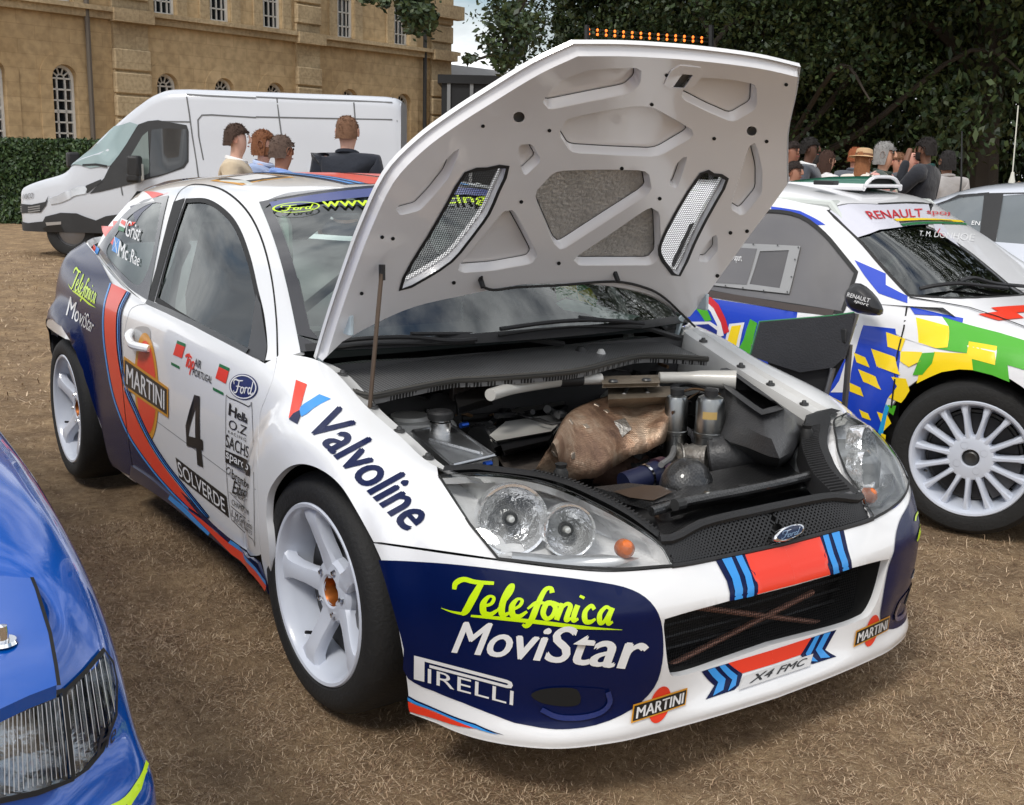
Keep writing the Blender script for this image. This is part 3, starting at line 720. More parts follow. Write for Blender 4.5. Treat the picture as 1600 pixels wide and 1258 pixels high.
# windscreen
wu = [[.08, b] for b in np.linspace(0, 1, 10)] + [[a, 1.0] for a in np.linspace(.08, 2.08, 20)] + [[2.08, b] for b in np.linspace(1, 0, 10)] + [[a, 0] for a in np.linspace(2.08, .08, 20)]
wind = ws.cut('windscreen', wu, GLASS, car, step=.06, uv=True, off=.0)
wi = [q / np.array([.7, .85]) for q in inset([np.array(q) * [.7, .85] for q in wu], .035)]
ws.cut('windscreen_border', wu, mat('glass_border', (.03, .03, .035), .15, 0, .6), wind, holes=[wi], step=.04, uv=True, off=.003)
ws.cut('sun_strip', [[.13, .90], [1.08, .895], [2.03, .90], [2.03, .97], [1.08, .97], [.13, .97]], mat('sunstrip_blue', srgb(70, 78, 130), .3, 0, .6), wind, step=.04, uv=True, off=.005)
# ------------------------------------------------------------------ wheels
TYRE = mat('tyre', (.016, .016, .016), .72, 0, 0, .25, 18, .25, 90)
WHEELW = mat('wheel_white', srgb(206, 212, 224), .3, 0, .5, .04, 8)
BRONZE = mat('hub_bronze', srgb(150, 84, 30), .4, .6, 0, .3, 30)
STEEL = mat('dark_steel', (.09, .09, .09), .45, .8, 0, .3, 25)
def wheel(parent, loc, yaw, side, rim_r, tyre_r, width, spokes, style, rot=0., name='wheel'):
    """side -1: outer face towards -y. local z = outwards"""
    M = Matrix.Translation(Vector(loc)) @ Matrix.Rotation(yaw, 4, 'Z') @ Matrix.Rotation(R(90) * (1 if side < 0 else -1), 4, 'X') @ Matrix.Rotation(rot, 4, 'Z')
    w = width; k = tyre_r / .32
    ty = MB().lathe([(rim_r - .006, -.006), (rim_r + .006, .008), (rim_r + .03, .013), (tyre_r - .025, .008), (tyre_r - .01, -.008), (tyre_r - .002, -.028), (tyre_r, -.05), (tyre_r, -w + .05), (tyre_r - .008, -w + .01), (tyre_r - .03, -w - .01), (rim_r, -w - .005), (rim_r - .02, -w)], M, 72).build(name, TYRE, parent)
    rim = MB().lathe([(rim_r, -.004), (rim_r, .004), (rim_r - .004, .008), (rim_r - .012, .006), (rim_r - .02, -.004), (rim_r - .024, -.03), (rim_r - .045, -.09), (rim_r - .04, -w + .03), (rim_r, -w)], M, 72).build('rim', WHEELW, ty)
    ro = rim_r - .02
    if style == 'five':
        for i in range(spokes):
            a0 = 2 * math.pi * i / spokes; S = []
            for t in np.linspace(0, 1, 9):
                rr = .035 + (ro - .035) * t
                hw = np.interp(t, [0, .25, .5, .75, .9, 1], [.030, .031, .026, .027, .034, .048]); h = np.interp(t, [0, .3, .6, .9, 1], [-.042, -.036, -.020, -.006, -.008])
                row = [(-hw * .9, -.036), (-hw, -.012), (-hw * .82, -.002), (0, .003), (hw * .82, -.002), (hw, -.012), (hw * .9, -.036)]
                S.append([tuple(M @ (Matrix.Rotation(a0, 4, 'Z') @ Vector((rr if abs(q[0]) < 1 else rr, q[0], h + q[1])))) for q in row])
            MB().grid(S).build('spoke', WHEELW, ty)
        MB().lathe([(.040, -.115), (.040, -.040), (.046, -.036), (.078, -.040), (.088, -.052), (.09, -.09)], M, 40).build('hub', WHEELW, ty)
        MB().lathe([(.0, -.085), (.030, -.085), (.033, -.07), (.036, -.045), (.040, -.039), (.041, -.1)], M, 32).build('centre_bore', BRONZE, ty)
        for i in range(spokes):
            a0 = 2 * math.pi * (i + .5) / spokes; q = M @ Matrix.Translation((.062 * math.cos(a0), .062 * math.sin(a0), -.040))
            MB().lathe([(.0135, .001), (.0125, -.004), (.0125, -.03)], q, 16).build('lug_hole', STEEL, ty)
            MB().lathe([(0, .012), (.006, .011), (.0085, .004), (.0085, -.02)], q, 6).build('lug_nut', CHROME, ty)
    else:
        for i in range(spokes):
            a0 = 2 * math.pi * i / spokes; S = []
            for t in np.linspace(0, 1, 7):
                rr = .078 + (ro + .004 - .078) * t; hw = np.interp(t, [0, .2, .7, 1], [.014, .0085, .0085, .016]); h = np.interp(t, [0, .3, .7, 1], [-.016, -.010, -.008, -.012])
                row = [(-hw * 1.3, -.05), (-hw, -.004), (-hw * .5, .002), (hw * .5, .002), (hw, -.004), (hw * 1.3, -.05)]
                S.append([tuple(M @ (Matrix.Rotation(a0, 4, 'Z') @ Vector((rr, q[0], h + q[1])))) for q in row])
            MB().grid(S).build('spoke', WHEELW, ty)
        MB().lathe([(.034, -.05), (.034, -.016), (.037, -.012), (.074, -.012), (.088, -.016), (.092, -.03), (.09, -.06)], M, 40).build('hub', WHEELW, ty)
        MB().lathe([(0, -.022), (.02, -.020), (.030, -.026), (.034, -.03)], M, 24).build('centre_cap', STEEL, ty)
        for i in range(4):
            a0 = math.pi / 2 * i + .4; q = M @ Matrix.Translation((.056 * math.cos(a0), .056 * math.sin(a0), -.012))
            MB().lathe([(.0145, .001), (.0135, -.006), (.0135, -.03)], q, 16).build('lug_hole', STEEL, ty)
            MB().lathe([(0, .0), (.008, -.001), (.0095, -.006), (.0095, -.02)], q, 6).build('lug_nut', STEEL, ty)
    MB().lathe([(.05, -.085), (.186, -.085), (.186, -.11), (.05, -.11)], M, 40, True).build('brake_disc', STEEL, ty)
    MB().lathe([(0, -.16), (.20, -.16)], M, 30).build('back_plate', DARK, ty)
    MB().lathe([(.04, -.074), (.172, -.074), (.176, -.085)], M, 40).build('disc_face', mat('disc_grey', (.05, .05, .052), .45, .6, 0, .3, 20), ty)
    q = M @ Matrix.Rotation(-rot + (-.5 if side < 0 else .5), 4, 'Z')
    m = MB()
    an = np.linspace(-.55, .55, 10); m.grid([[tuple(q @ Vector((r * math.cos(a), r * math.sin(a), h))) for r, h in ((.10, -.12), (.10, -.06), (.13, -.052), (.185, -.056), (.198, -.12))] for a in an])
    c = m.build('brake_caliper', mat('caliper_grey', (.10, .10, .105), .5, .5), ty)
    v = M @ Matrix.Rotation(R(200), 4, 'Z'); MB().tube([v @ Vector((rim_r - .04, 0, -.05)), v @ Vector((rim_r - .055, 0, -.02))], .005, 8).build('valve', PLAST, ty)
    return ty
for sd, nm in ((-1, 'r'), (1, 'l')):
    wheel(car, (0, sd * .846, .32), R(2.3), sd, .2425, .32, .225, 5, 'five', R(33))
    wheel(car, (-2.615, sd * .848, .32), 0, sd, .2425, .32, .225, 5, 'five', R(10))
# mud flaps behind the rear wheels
for sg in (-1, 1): bevel(MB().box((-3.0, sg * .70 - .12, .07), (-2.99, sg * .70 + .12, .60)).build('mud_flap', RUBBER, car), .004)
# ------------------------------------------------------------------ bonnet (open): local u along its length, y across
HO = np.array([-.296, 0, .908]); HA = R(52); HU = np.array([math.cos(HA), 0, math.sin(HA)]); HN = np.array([-math.sin(HA), 0, math.cos(HA)])
def hood_f(u, v):
    x = u - .15; y = v - .85
    n = .058 * (1 - (y / .72) ** 2) - .5 * np.maximum(0, x - .70) ** 2 - .02 * np.maximum(0, .25 - x)
    return HO + np.outer(x, HU) + np.outer(n, HN) + np.outer(y, [0, 1, 0])
hood = Surf(hood_f, 1.5, 1.7, 90, 90)
if hood.normal([[.6, .85]])[0] @ HN > 0: hood.flip = -1          # normal towards the underside, which faces the camera
HOODW = mat('bonnet_inner_white', srgb(232, 232, 234), .18, 0, 1., .03, 5)
hloop = curve((490,557,1),(510,490),(535,415),(560,347),(597,268),(645,216),(700,174),(760,135),(830,92),(893,62,1),(980,63),(1080,70),(1180,83),(1249,99,1),(1243,140),(1231,195),(1229,240),(1230,280,1),(1200,322),(1170,362),(1130,418),(1088,476,1),(1072,492),(1052,482),(1005,456),(930,441),(855,439),(800,441),(720,456),(640,474),(575,502),(530,527), n=4)
ZO = lambda *P: [(480 + a / 2, 40 + b / 2) for a, b in P]
rec = {
 'A': ZO((728,205),(790,142),(870,114),(1018,108),(1015,145),(985,174),(850,200),(742,222)),
 'B': ZO((1160,190),(1200,140),(1300,146),(1382,162),(1380,226),(1315,265),(1240,232)),
 'C': ZO((778,310),(800,272),(900,250),(1020,232),(1060,237),(1120,270),(1187,312),(1080,376),(940,370),(810,362)),
 'D': ZO((700,505),(760,440),(900,436),(1040,440),(1050,492),(900,588),(780,666),(762,650)),
 'E': ZO((830,708),(940,635),(1055,556),(1076,568),(1081,690),(1060,716),(950,716),(840,716)),
 'F': ZO((458,738),(530,650),(600,565),(622,562),(660,630),(692,692),(680,710),(570,730)),
 'G': ZO((262,545),(330,490),(395,420),(450,362),(420,440),(372,500),(330,545),(272,560)),
 'H': ZO((1378,352),(1396,430),(1396,500),(1345,562),(1318,545),(1340,470),(1360,400)),
 'I': ZO((1212,708),(1235,668),(1262,636),(1264,680),(1236,712)),
 'J': ZO((645,352),(680,350),(706,395),(662,438),(650,400)),
 'K': ZO((1120,470),(1140,415),(1165,390),(1150,440),(1135,480)),
}
vents = [ZO((475,436),(540,424),(602,418),(575,490),(545,560),(510,610),(478,652),(430,708),(350,760),(276,794),(310,715),(360,635),(420,530)), ZO((1215,441),(1250,445),(1292,458),(1262,520),(1228,582),(1190,660),(1147,755),(1115,730),(1090,690),(1095,650),(1140,560))]
rounds = [((801,168), 9), ((1167,192), 8)]
def circ_px(c, r, k=14): return [(c[0] + r * math.cos(a), c[1] + r * .95 * math.sin(a)) for a in np.linspace(0, 2 * math.pi, k, endpoint=False)]
latch = ZO((1125,160), (1157,116), (1191,119), (1161,163))
outset = lambda P, d: [tuple(q) for q in inset(P, -d)]
dens2 = lambda P, k=3: [tuple(np.array(P[i]) + (np.array(P[(i + 1) % len(P)]) - P[i]) * t / k) for i in range(len(P)) for t in range(k)]
def chamfer(P, f=.16):
    P = [np.array(p, float) for p in P]; o = []; n = len(P)
    for i in range(n):
        a, b, c = P[i - 1], P[i], P[(i + 1) % n]; o += [b + (a - b) * f, b + (a - b) * f * .3 + (c - b) * f * .3, b + (c - b) * f]
    return [tuple(q) for q in o]
rec_s = {k: chamfer(v) for k, v in rec.items()}
vent_s = [[tuple(q) for q in cr(v, 2, True)] for v in vents]
bon = hood.cut('bonnet', hloop, WHITE, car, holes=vent_s, step=.035, off=0, flange=-.012)
frame_loop = [tuple(q) for q in inset(hloop, 7.5)]
D1 = .034
holes = [outset(v, 5.5 if k not in 'JKIG' else 3) for k, v in rec_s.items()] + [outset(v, 2) for v in vent_s] + [circ_px(c, r) for c, r in rounds] + [latch]
frame = hood.cut('bonnet_frame', frame_loop, HOODW, bon, holes=holes, step=.03, off=D1)
def wall(name, loopA, offA, loopB, offB, material, parent, mids=()):
    n = len(loopA); rows = []
    for L_, of in [(loopA, offA)] + list(mids) + [(loopB, offB)]:
        uv = np.array(hood.pxs(L_)); rows.append(hood.xyz(uv) + hood.normal(uv) * of)
    return MB().grid(np.stack(rows, 1), True).build(name, material, parent, True, 60)
wall('frame_edge', frame_loop, D1, [tuple(q) for q in inset(hloop, 4)], .004, HOODW, bon)
FOIL = mat('foil_pad', srgb(186, 184, 180), .36, .45, 0, .35, 14, 1., 90)
for k, v in rec_s.items():
    e = 5.5 if k not in 'JKIG' else 3
    mk = HOODW if k not in 'DE' else FOIL
    fl = hood.cut('recess_panel', v, mk, bon, step=.03, off=.007)
    wall('recess_wall', outset(v, e), D1, v, .007, HOODW, bon, [(outset(v, e * .75), D1 * .93), (outset(v, e * .2), .010)])
    hood.strip('seam', v, .0028, DARK, bon, off=.0085, closed=True)
for v in vent_s:
    vr = hood.strip('vent_rim', outset(v, 1.5), .012, PLAST, bon, off=D1 + .002, closed=True)
    wall('vent_wall', outset(v, 2), D1, outset(v, 1), .0, HOODW, bon)
    # wire mesh
    uv = np.array(hood.pxs(v)); lo, hi = uv.min(0), uv.max(0); m = MB(); stp = .0075
    for ax in (0, 1):
        for c in np.arange(lo[ax], hi[ax], stp):
            xs = []
            for i in range(len(uv)):
                a, b = uv[i], uv[(i + 1) % len(uv)]
                if (a[ax] > c) != (b[ax] > c): xs.append(a[1 - ax] + (b[1 - ax] - a[1 - ax]) * (c - a[ax]) / (b[ax] - a[ax]))
            xs.sort()
            for a, b in zip(xs[::2], xs[1::2]):
                q = np.array([[c, t] if ax == 0 else [t, c] for t in np.linspace(a, b, 4)])
                P = hood.xyz(q) + hood.normal(q) * .012
                m.tube([P[0], P[1], P[2], P[3]], .0008, 3, False)
    o = m.build('vent_mesh', mat('mesh_black', (.012, .012, .012), .6), bon); o['kind'] = 'stuff'
for c, r in rounds: hood.cut('buffer_hole', circ_px(c, r), DARK, bon, off=.004)
hood.cut('latch_opening', latch, DARK, bon, off=.004)
hood.cut('latch_plate', ZO((1098,150),(1120,105),(1150,88),(1215,95),(1225,118),(1190,160),(1120,166)), HOODW, bon, holes=[latch], off=D1 + .003, flange=.003)
for p in ZO((247,638),(213,633),(1308,625),(1360,620),(650,525),(1085,517),(965,422),(737,300),(1255,328),(1420,337),(770,718),(440,778),(1484,153),(1060,217),(1268,760),(1207,100),(1178,140),(1108,122),(528,284),(150,810)):
    hood.cut('frame_hole', circ_px(p, 3.2, 8), DARK, bon, off=D1 + .0012)
# washer hose clipped along the rear edge of the bonnet, left cable
hz = [hood.xyz([hood.px(p)])[0] + hood.normal([hood.px(p)])[0] * (D1 + .008) for p in curve((742,417),(742,430),(760,438),(800,434),(870,431),(950,426),(1000,436),(1030,452),(1060,480),(1078,497), n=4)]
MB().tube(hz, .004, 6).build('washer_hose', RUBBER, bon)
for p in ((741,424),(953,416)):
    q = hood.px(p); P = hood.xyz([q])[0] + hood.normal([q])[0] * (D1 + .008)
    bevel(MB().box((-.006, -.006, -.022), (.006, .006, .022), Matrix.Translation(Vector(P)) @ Matrix.Rotation(-.6, 4, 'Y')).build('hose_clip', PLAST, bon), .002)
# prop rod and hinges
qa = hood.px((581, 398)); pa = hood.xyz([qa])[0] + hood.normal([qa])[0] * (D1 + .02); pb = skin.xyz([skin.px((567, 632))])[0] + np.array([0, .02, -.01])
pm_ = (pa + pb) / 2 + np.array([.006, -.004, 0])
rod = MB().tube(cr([pa, pm_ * .7 + pa * .3, pm_ * .7 + pb * .3, pb], 4), .006, 8).build('prop_rod', mat('rod_steel', srgb(96, 82, 70), .45, .6), car)
MB().tube([pa + [0, 0, -.03], pa + [0, 0, .01]], .009, 8).build('rod_clip', PLAST, rod)
HG = mat('hinge_white', srgb(190, 205, 212), .35, .1, .4)
for mir in (1, -1):
    P3 = [np.array(q) * [1, mir, 1] for q in (atY((497,588), -.675), atY((504,540), -.675), atY((541,508), -.655))]
    m = MB(); m.tube(P3, .010, 6); h_ = m.build('hinge', HG, car)
    bevel(MB().box((-.03, -.006, -.025), (.035, .006, .03), Matrix.Translation(Vector(P3[2]))).build('hinge_plate', HG, h_), .003)
    MB().lathe([(0, .012), (.009, .012), (.011, .0)], Matrix.Translation(Vector(P3[2])) @ Matrix.Rotation(R(90) * (1 if mir > 0 else -1), 4, 'X'), 6).build('bolt', STEEL, h_)
# ------------------------------------------------------------------ cowl, wipers
cowlS = Surf(lambda u, v: np.stack([u - .75, v - .9, .868 - .09 * (u - .4) - .03 * ((v - .9) / .7) ** 2], -1), 1.1, 1.8, 30, 40)
if cowlS.normal([[.5, .9]])[0][2] < 0: cowlS.flip = -1
COWL = mat('cowl_black', (.02, .02, .021), .55, 0, 0, .2, 20)
def dotted(name, col, scale, dark=.3, rough=.5, rand=0.):
    """plastic sheet pierced by rows of small holes"""
    m = mat(name, col, rough, 0, .1, .1, 20); nt = m.node_tree; b = nt.nodes['Principled BSDF']
    tcn = nt.nodes.new('ShaderNodeTexCoord'); v = nt.nodes.new('ShaderNodeTexVoronoi'); v.feature = 'F1'; v.voronoi_dimensions = '2D'; v.inputs['Scale'].default_value = scale; v.inputs['Randomness'].default_value = rand
    nt.links.new(tcn.outputs['Object'], v.inputs['Vector'])
    r = nt.nodes.new('ShaderNodeValToRGB'); r.color_ramp.elements[0].position = .30; r.color_ramp.elements[1].position = .38
    r.color_ramp.elements[0].color = (dark, dark, dark, 1); nt.links.new(v.outputs['Distance'], r.inputs['Fac'])
    old = b.inputs['Base Color'].links[0].from_socket; mm = nt.nodes.new('ShaderNodeMix'); mm.data_type = 'RGBA'; mm.blend_type = 'MULTIPLY'; mm.inputs['Factor'].default_value = 1
    nt.links.new(old, mm.inputs['A']); nt.links.new(r.outputs['Color'], mm.inputs['B']); nt.links.new(mm.outputs['Result'], b.inputs['Base Color'])
    bp = nt.nodes.new('ShaderNodeBump'); bp.inputs['Distance'].default_value = .004; bp.inputs['Strength'].default_value = .8
    nt.links.new(r.outputs['Color'], bp.inputs['Height']); nt.links.new(bp.outputs['Normal'], b.inputs['Normal'])
    return m
COWLD = dotted('cowl_pierced', (.16, .16, .16), 100, .04, .4)
cowl_t = curve((498,572),(568,563),(655,559),(731,555),(806,545),(880,539),(985,526),(1025,529),(1075,548), n=4)
cowl_b = curve((1106,562),(1011,557),(960,566),(893,582),(757,593),(705,596),(628,611),(573,620),(520,598), n=4)
cowl = cowlS.cut('cowl_panel', cowl_t + cowl_b, COWLD, car, step=.03, flange=.02)
cowlS.strip('cowl_seal', cowl_b, .022, RUBBER, cowl, off=.008)
MB().tube([cowlS.xyz([cowlS.px(p)])[0] + [0, 0, .002] for p in cowl_b], .009, 8).build('seal_bead', mat('seal_grey', (.06, .057, .05), .6), cowl)
for p, r, mm in (((907,548), .016, PLAST), ((939,552), .013, mat('cap_white', (.6, .6, .58), .4))):
    P = cowlS.xyz([cowlS.px(p)])[0]; MB().lathe([(0, .014), (r * .6, .013), (r, .004), (r * 1.15, -.002)], Matrix.Translation(Vector(P)), 20).build('spindle_cap', mm, cowl)
# scuttle gap panel between cowl and glass
ws.cut('glass_base', [[.1, -.0], [1.08, -.0], [2.06, -.0], [2.06, .035], [1.08, .05], [.1, .035]], PLAST, wind, step=.05, uv=True, off=.004)
def wiper(P, spind):
    W = [ws.xyz([ws.px(p)])[0] + ws.normal([ws.px(p)])[0] * .022 for p in P]
    w_ = MB().tube(cr(W, 5), .007, 6).build('wiper', PLAST, car)
    Wb = [ws.xyz([ws.px((p[0], p[1] + 5))])[0] + ws.normal([ws.px(p)])[0] * .008 for p in P]
    MB().tube(cr(Wb, 5), .004, 5).build('wiper_blade', RUBBER, w_)
    k = len(W) // 2; a = cowlS.xyz([cowlS.px(spind)])[0] + [0, 0, .015]
    MB().tube([W[k] + [0, 0, .01], (W[k] + a) / 2 + [0, 0, .02], a], [.006, .008, .010], 6).build('wiper_arm', PLAST, w_)
wiper([(510,544),(570,537),(640,535),(700,541),(742,549)], (880,545))
wiper([(778,522),(840,513),(900,508),(960,509),(1000,513)], (1062,535))
# ------------------------------------------------------------------ inside the cabin
INT = mat('cabin_dark', (.02, .02, .022), .7, 0, 0, .2, 10)
CAGE = mat('cage_white', srgb(200, 205, 200), .4, 0, .3)
m = MB(); a = np.linspace(-.68, .68, 12)
m.grid([[(-.42, y, .86), (-.50, y, .90), (-.75, y, .89), (-.80, y, .80), (-.80, y, .5)] for y in a]).build('dashboard', INT, car)
for yy in (-.36, .36):
    s_ = MB(); S = []
    for x, z, w in ((-1.35, .42, .22), (-1.30, .50, .25), (-1.62, .52, .25), (-1.70, .70, .26), (-1.76, .95, .23), (-1.80, 1.08, .15), (-1.82, 1.18, .13), (-1.86, 1.18, .13), (-1.88, .9, .2), (-1.8, .42, .22)):
        S.append([(x + .05, yy - w, z), (x, yy - w * .6, z), (x, yy + w * .6, z), (x + .05, yy + w, z)])
    s_.grid(S).build('racing_seat', mat('seat_cloth', (.03, .03, .05), .85), car)
M = Matrix.Translation((-1.02, .36, .92)) @ Matrix.Rotation(R(-65), 4, 'Y')
sw = MB().tube([M @ Vector((.16 * math.cos(t), .16 * math.sin(t), 0)) for t in np.linspace(0, 2 * math.pi, 24, endpoint=False)], .014, 8, closed=True).build('steering_wheel', INT, car)
MB().box((-.15, -.02, -.01), (.15, .02, .0), M).build('steering_spoke', INT, sw)
cg = [[(-.62, -.66, .5), (-.62, -.66, .92), (-1.02, -.50, 1.27), (-1.65, -.52, 1.30), (-1.70, -.66, .9), (-1.70, -.70, .3)], [(-.62, .66, .5), (-.62, .66, .92), (-1.02, .50, 1.27), (-1.65, .52, 1.30), (-1.70, .66, .9), (-1.70, .70, .3)],
      [(-1.66, -.52, 1.3), (-1.66, .52, 1.3)], [(-1.02, -.5, 1.27), (-1.02, .5, 1.27)], [(-1.68, -.6, 1.1), (-2.5, -.55, .6)], [(-1.68, .6, 1.1), (-2.5, .55, .6)], [(-1.7, -.6, .5), (-1.66, .5, 1.28)], [(-.75, -.62, .45), (-1.68, -.68, .75)], [(-.75, .62, .45), (-1.68, .68, .75)]]
for c_ in cg: MB().tube(cr(c_, 4) if len(c_) > 2 else c_, .02, 8).build('roll_cage_tube', CAGE, car)
for nm, P_d, mm, lab in (('plastic_sheet', ((868,474),(885,466),(905,470),(935,476),(965,488),(1000,494),(975,502),(945,500),(915,490),(880,484)), mat('sheet_clear', srgb(226, 236, 232), .3), 'crumpled clear plastic sheet on the dashboard behind the windscreen'), ('livery_patch', ((868,446),(900,441),(922,450),(934,468),(930,480),(905,470),(885,464),(870,470)), None, 'added green and yellow patch standing in for the other rally car seen in the windscreen')):
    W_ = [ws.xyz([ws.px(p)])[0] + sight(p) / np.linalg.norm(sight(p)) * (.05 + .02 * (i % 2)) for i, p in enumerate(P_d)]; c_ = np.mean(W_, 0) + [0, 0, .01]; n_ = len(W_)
    o_ = mesh(nm, W_ + [c_], [(i, (i + 1) % n_, n_) for i in range(n_)], mm or [mat('livery_patch_yellow', srgb(236, 208, 40), .7), mat('livery_patch_green', srgb(40, 150, 60), .7)], None, False); tag(o_, lab, 'sheet' if mm else 'flag')
    if not mm:  # patch added for the other rally car's colours seen in the glass
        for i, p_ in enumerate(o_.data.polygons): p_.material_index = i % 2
MB().box((-3.0, -.66, .5), (-1.95, .66, .56)).build('rear_deck', mat('deck_grey', (.3, .31, .31), .6), car)
MB().box((-.80, -.72, .3), (-.78, .72, .86)).build('firewall_inner', INT, car)
# ------------------------------------------------------------------ livery of the white rally car
def T_(txt, quad, mm, parent, s=skin, **k): return text_on(s, txt, quad, mm, parent, **k)
def bold(txt, quad, mm, parent, w, off=.0035, s=skin, mode='R'): return text_on(s, txt, quad, mm, parent, weight=w, off=off, mode=mode)
def poly(s, P, mm, parent, off=.0015, name='sticker', mode='R', step=.03, **k):
    if mode == 'R': return s.cut(name, P, mm, parent, off=off, step=step, **k)
    return s.cut(name, [s.pxl(p) for p in P], mm, parent, off=off, step=step, uv=True, mirror=True, **k)
def Q(x0, y0, s): return lambda *P: [(x0 + a / s, y0 + b / s) for a, b in P]
Z2 = Q(70, 260, 2.516); Z3 = Q(400, 700, 2.353); Z6 = Q(60, 500, 4.84); Z7 = Q(240, 540, 3.93); Z8 = Q(960, 740, 2.735); ZA = Q(140, 640, 3.93); ZB = Q(560, 820, 3.496); ZC = Q(70, 480, 4.494); Z5 = Q(60, 270, 5.033)
TELE = [([(.0,.68),(.02,.86),(.2,.99),(.5,.95),(.98,.97)], [.08,.12,.11,.08]), ([(.66,.95),(.5,.5),(.36,.1),(.26,-.02)], [.12,.16,.15,.08]),
 ([(.76,.26),(.98,.36),(1.03,.54),(.9,.57),(.78,.36),(.82,.08),(1.0,.05),(1.18,.2)], [.06,.08,.06,.14,.13,.06]),
 ([(1.18,.2),(1.46,.72),(1.5,.97),(1.4,.9),(1.28,.4),(1.32,.06),(1.5,.14)], [.06,.07,.06,.14,.14,.06]),
 ([(1.5,.2),(1.74,.36),(1.80,.54),(1.67,.57),(1.55,.36),(1.6,.08),(1.78,.05),(1.98,.22)], [.06,.08,.06,.14,.13,.06]),
 ([(2.62,.86),(2.56,1.0),(2.4,.92),(2.26,.5),(2.14,.0),(2.02,-.22),(1.9,-.18)], [.12,.09,.12,.15,.13,.05]), ([(1.98,.3),(2.2,.5),(2.5,.52)], [.05,.1,.06]),
 ([(2.66,.55),(2.5,.5),(2.44,.22),(2.56,.05),(2.72,.14),(2.78,.4),(2.66,.55),(2.9,.5)], [.13,.13,.1,.12,.08]),
 ([(2.98,.56),(2.92,.3),(2.86,.03)], .13), ([(2.9,.3),(3.08,.55),(3.22,.5),(3.18,.25),(3.16,.05),(3.3,.12)], [.06,.1,.13,.13,.06]),
 ([(3.44,.55),(3.38,.28),(3.38,.06),(3.52,.12)], [.13,.14,.12,.06]), ([(3.52,.78),(3.55,.86)], .13),
 ([(3.98,.46),(3.86,.57),(3.70,.36),(3.74,.08),(3.9,.05),(4.06,.16)], [.1,.1,.14,.12,.06]),
 ([(4.5,.52),(4.34,.57),(4.18,.34),(4.22,.06),(4.36,.12),(4.5,.5)], [.08,.1,.14,.1,.07]), ([(4.56,.57),(4.48,.25),(4.5,.05),(4.64,.12)], [.14,.14,.12,.06]),
 ([(-.26,.12),(.0,.04),(.3,.0)], [.01,.04,.07]), ([(.5,-.04),(1.4,-.05),(2.4,-.08),(3.6,-.14),(5.0,-.13)], [.05,.09,.10,.10,.01])]
FORD = [([(.18,.62),(.14,.82),(.32,.92),(.6,.86),(1.02,.88)], [.06,.09,.09,.06]), ([(.66,.86),(.55,.45),(.42,.16),(.22,.1),(.14,.24)], [.08,.11,.09,.05]), ([(.36,.5),(.6,.52),(.82,.48)], [.05,.08,.05]),
 ([(1.0,.48),(.86,.42),(.82,.2),(.94,.1),(1.08,.24),(1.08,.42),(1.0,.48),(1.2,.42)], [.09,.1,.08,.08,.05]), ([(1.28,.5),(1.24,.3),(1.18,.1)], .09), ([(1.24,.32),(1.36,.48),(1.5,.44)], [.04,.08,.07]),
 ([(1.78,.46),(1.62,.46),(1.54,.26),(1.62,.1),(1.76,.2),(1.86,.5)], [.08,.09,.1,.08,.06]), ([(2.0,.88),(1.9,.5),(1.8,.15),(1.92,.1),(2.04,.2)], [.08,.1,.09,.05])]
def ell(rx=1., ry=1., cx=0., cy=0., k=40): 
    V = [(cx + rx * math.cos(a), cy + ry * math.sin(a)) for a in np.linspace(0, 2 * math.pi, k, endpoint=False)]; return np.array(V), [tuple(range(k))]
def ellring(r0, r1, k=40):
    an = np.linspace(0, 2 * math.pi, k, endpoint=False); V = [(r0 * math.cos(a), r0 * math.sin(a)) for a in an] + [(r1 * math.cos(a), r1 * math.sin(a)) for a in an]
    return np.array(V), [(i, (i + 1) % k, k + (i + 1) % k, k + i) for i in range(k)]
def ford_oval(s, quad, parent, field=None, line=None, mode='R', off=.002):
    b = (-1, -1, 1, 1)
    if field: on_surf(s, 'badge_field', *ell(), quad, field, parent, off, b, .3, mode)
    on_surf(s, 'badge_ring', *(ellring(.84, .93) if field else ellring(.92, 1.0)), quad, line, parent, off + .0015, b, .2, mode)
    V, F = strokes_flat(FORD); V = (V - [1.06, .5]) / [1.40, 1.0] * [1, 1.25]
    on_surf(s, 'badge_script', V, F, quad, line, parent, off + .0015, b, .1, mode)
# ---- bumper, right half as seen
blueL = Z3((452,412),(560,416),(700,425),(850,441),(1000,460),(1130,475),(1230,489),(1350,511),(1430,549),(1479,610),(1495,690),(1492,790),(1462,880),(1380,960),(1250,1018),(1100,1034),(950,1010),(760,935),(560,846),(545,740),(520,640),(480,500))
fog = Z3((1010,905),(1045,882),(1120,874),(1220,878),(1290,888),(1297,930),(1270,965),(1190,988),(1110,985),(1050,955))
blue_uv = skin.pxs(cr([(*p, 1) if i in (0, 16) else p for i, p in enumerate(blueL)], 3, True)); fog_uv = skin.pxs(cr(fog, 3, True))
for mir in (False, True):
    pb_ = skin.cut('blue_panel', blue_uv, NAVYF, bumper, step=.025, uv=True, off=.0018, mirror=mir)
    fp = skin.cut('lamp_recess', fog_uv, NAVYF, bumper, step=.02, uv=True, off=.004, mirror=mir)
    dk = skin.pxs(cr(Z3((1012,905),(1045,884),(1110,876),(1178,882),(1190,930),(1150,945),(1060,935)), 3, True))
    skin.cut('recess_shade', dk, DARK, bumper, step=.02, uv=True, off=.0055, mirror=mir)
    skin.strip('recess_lip', [tuple(q) for q in skin.pxs(cr(Z3((1050,955),(1110,985),(1190,988),(1262,968),(1297,930),(1290,890)), 3))], .012, mat('navy_gloss', (.012, .03, .16), .2, 0, 1), bumper, off=.008, px=False, mirror=mir)
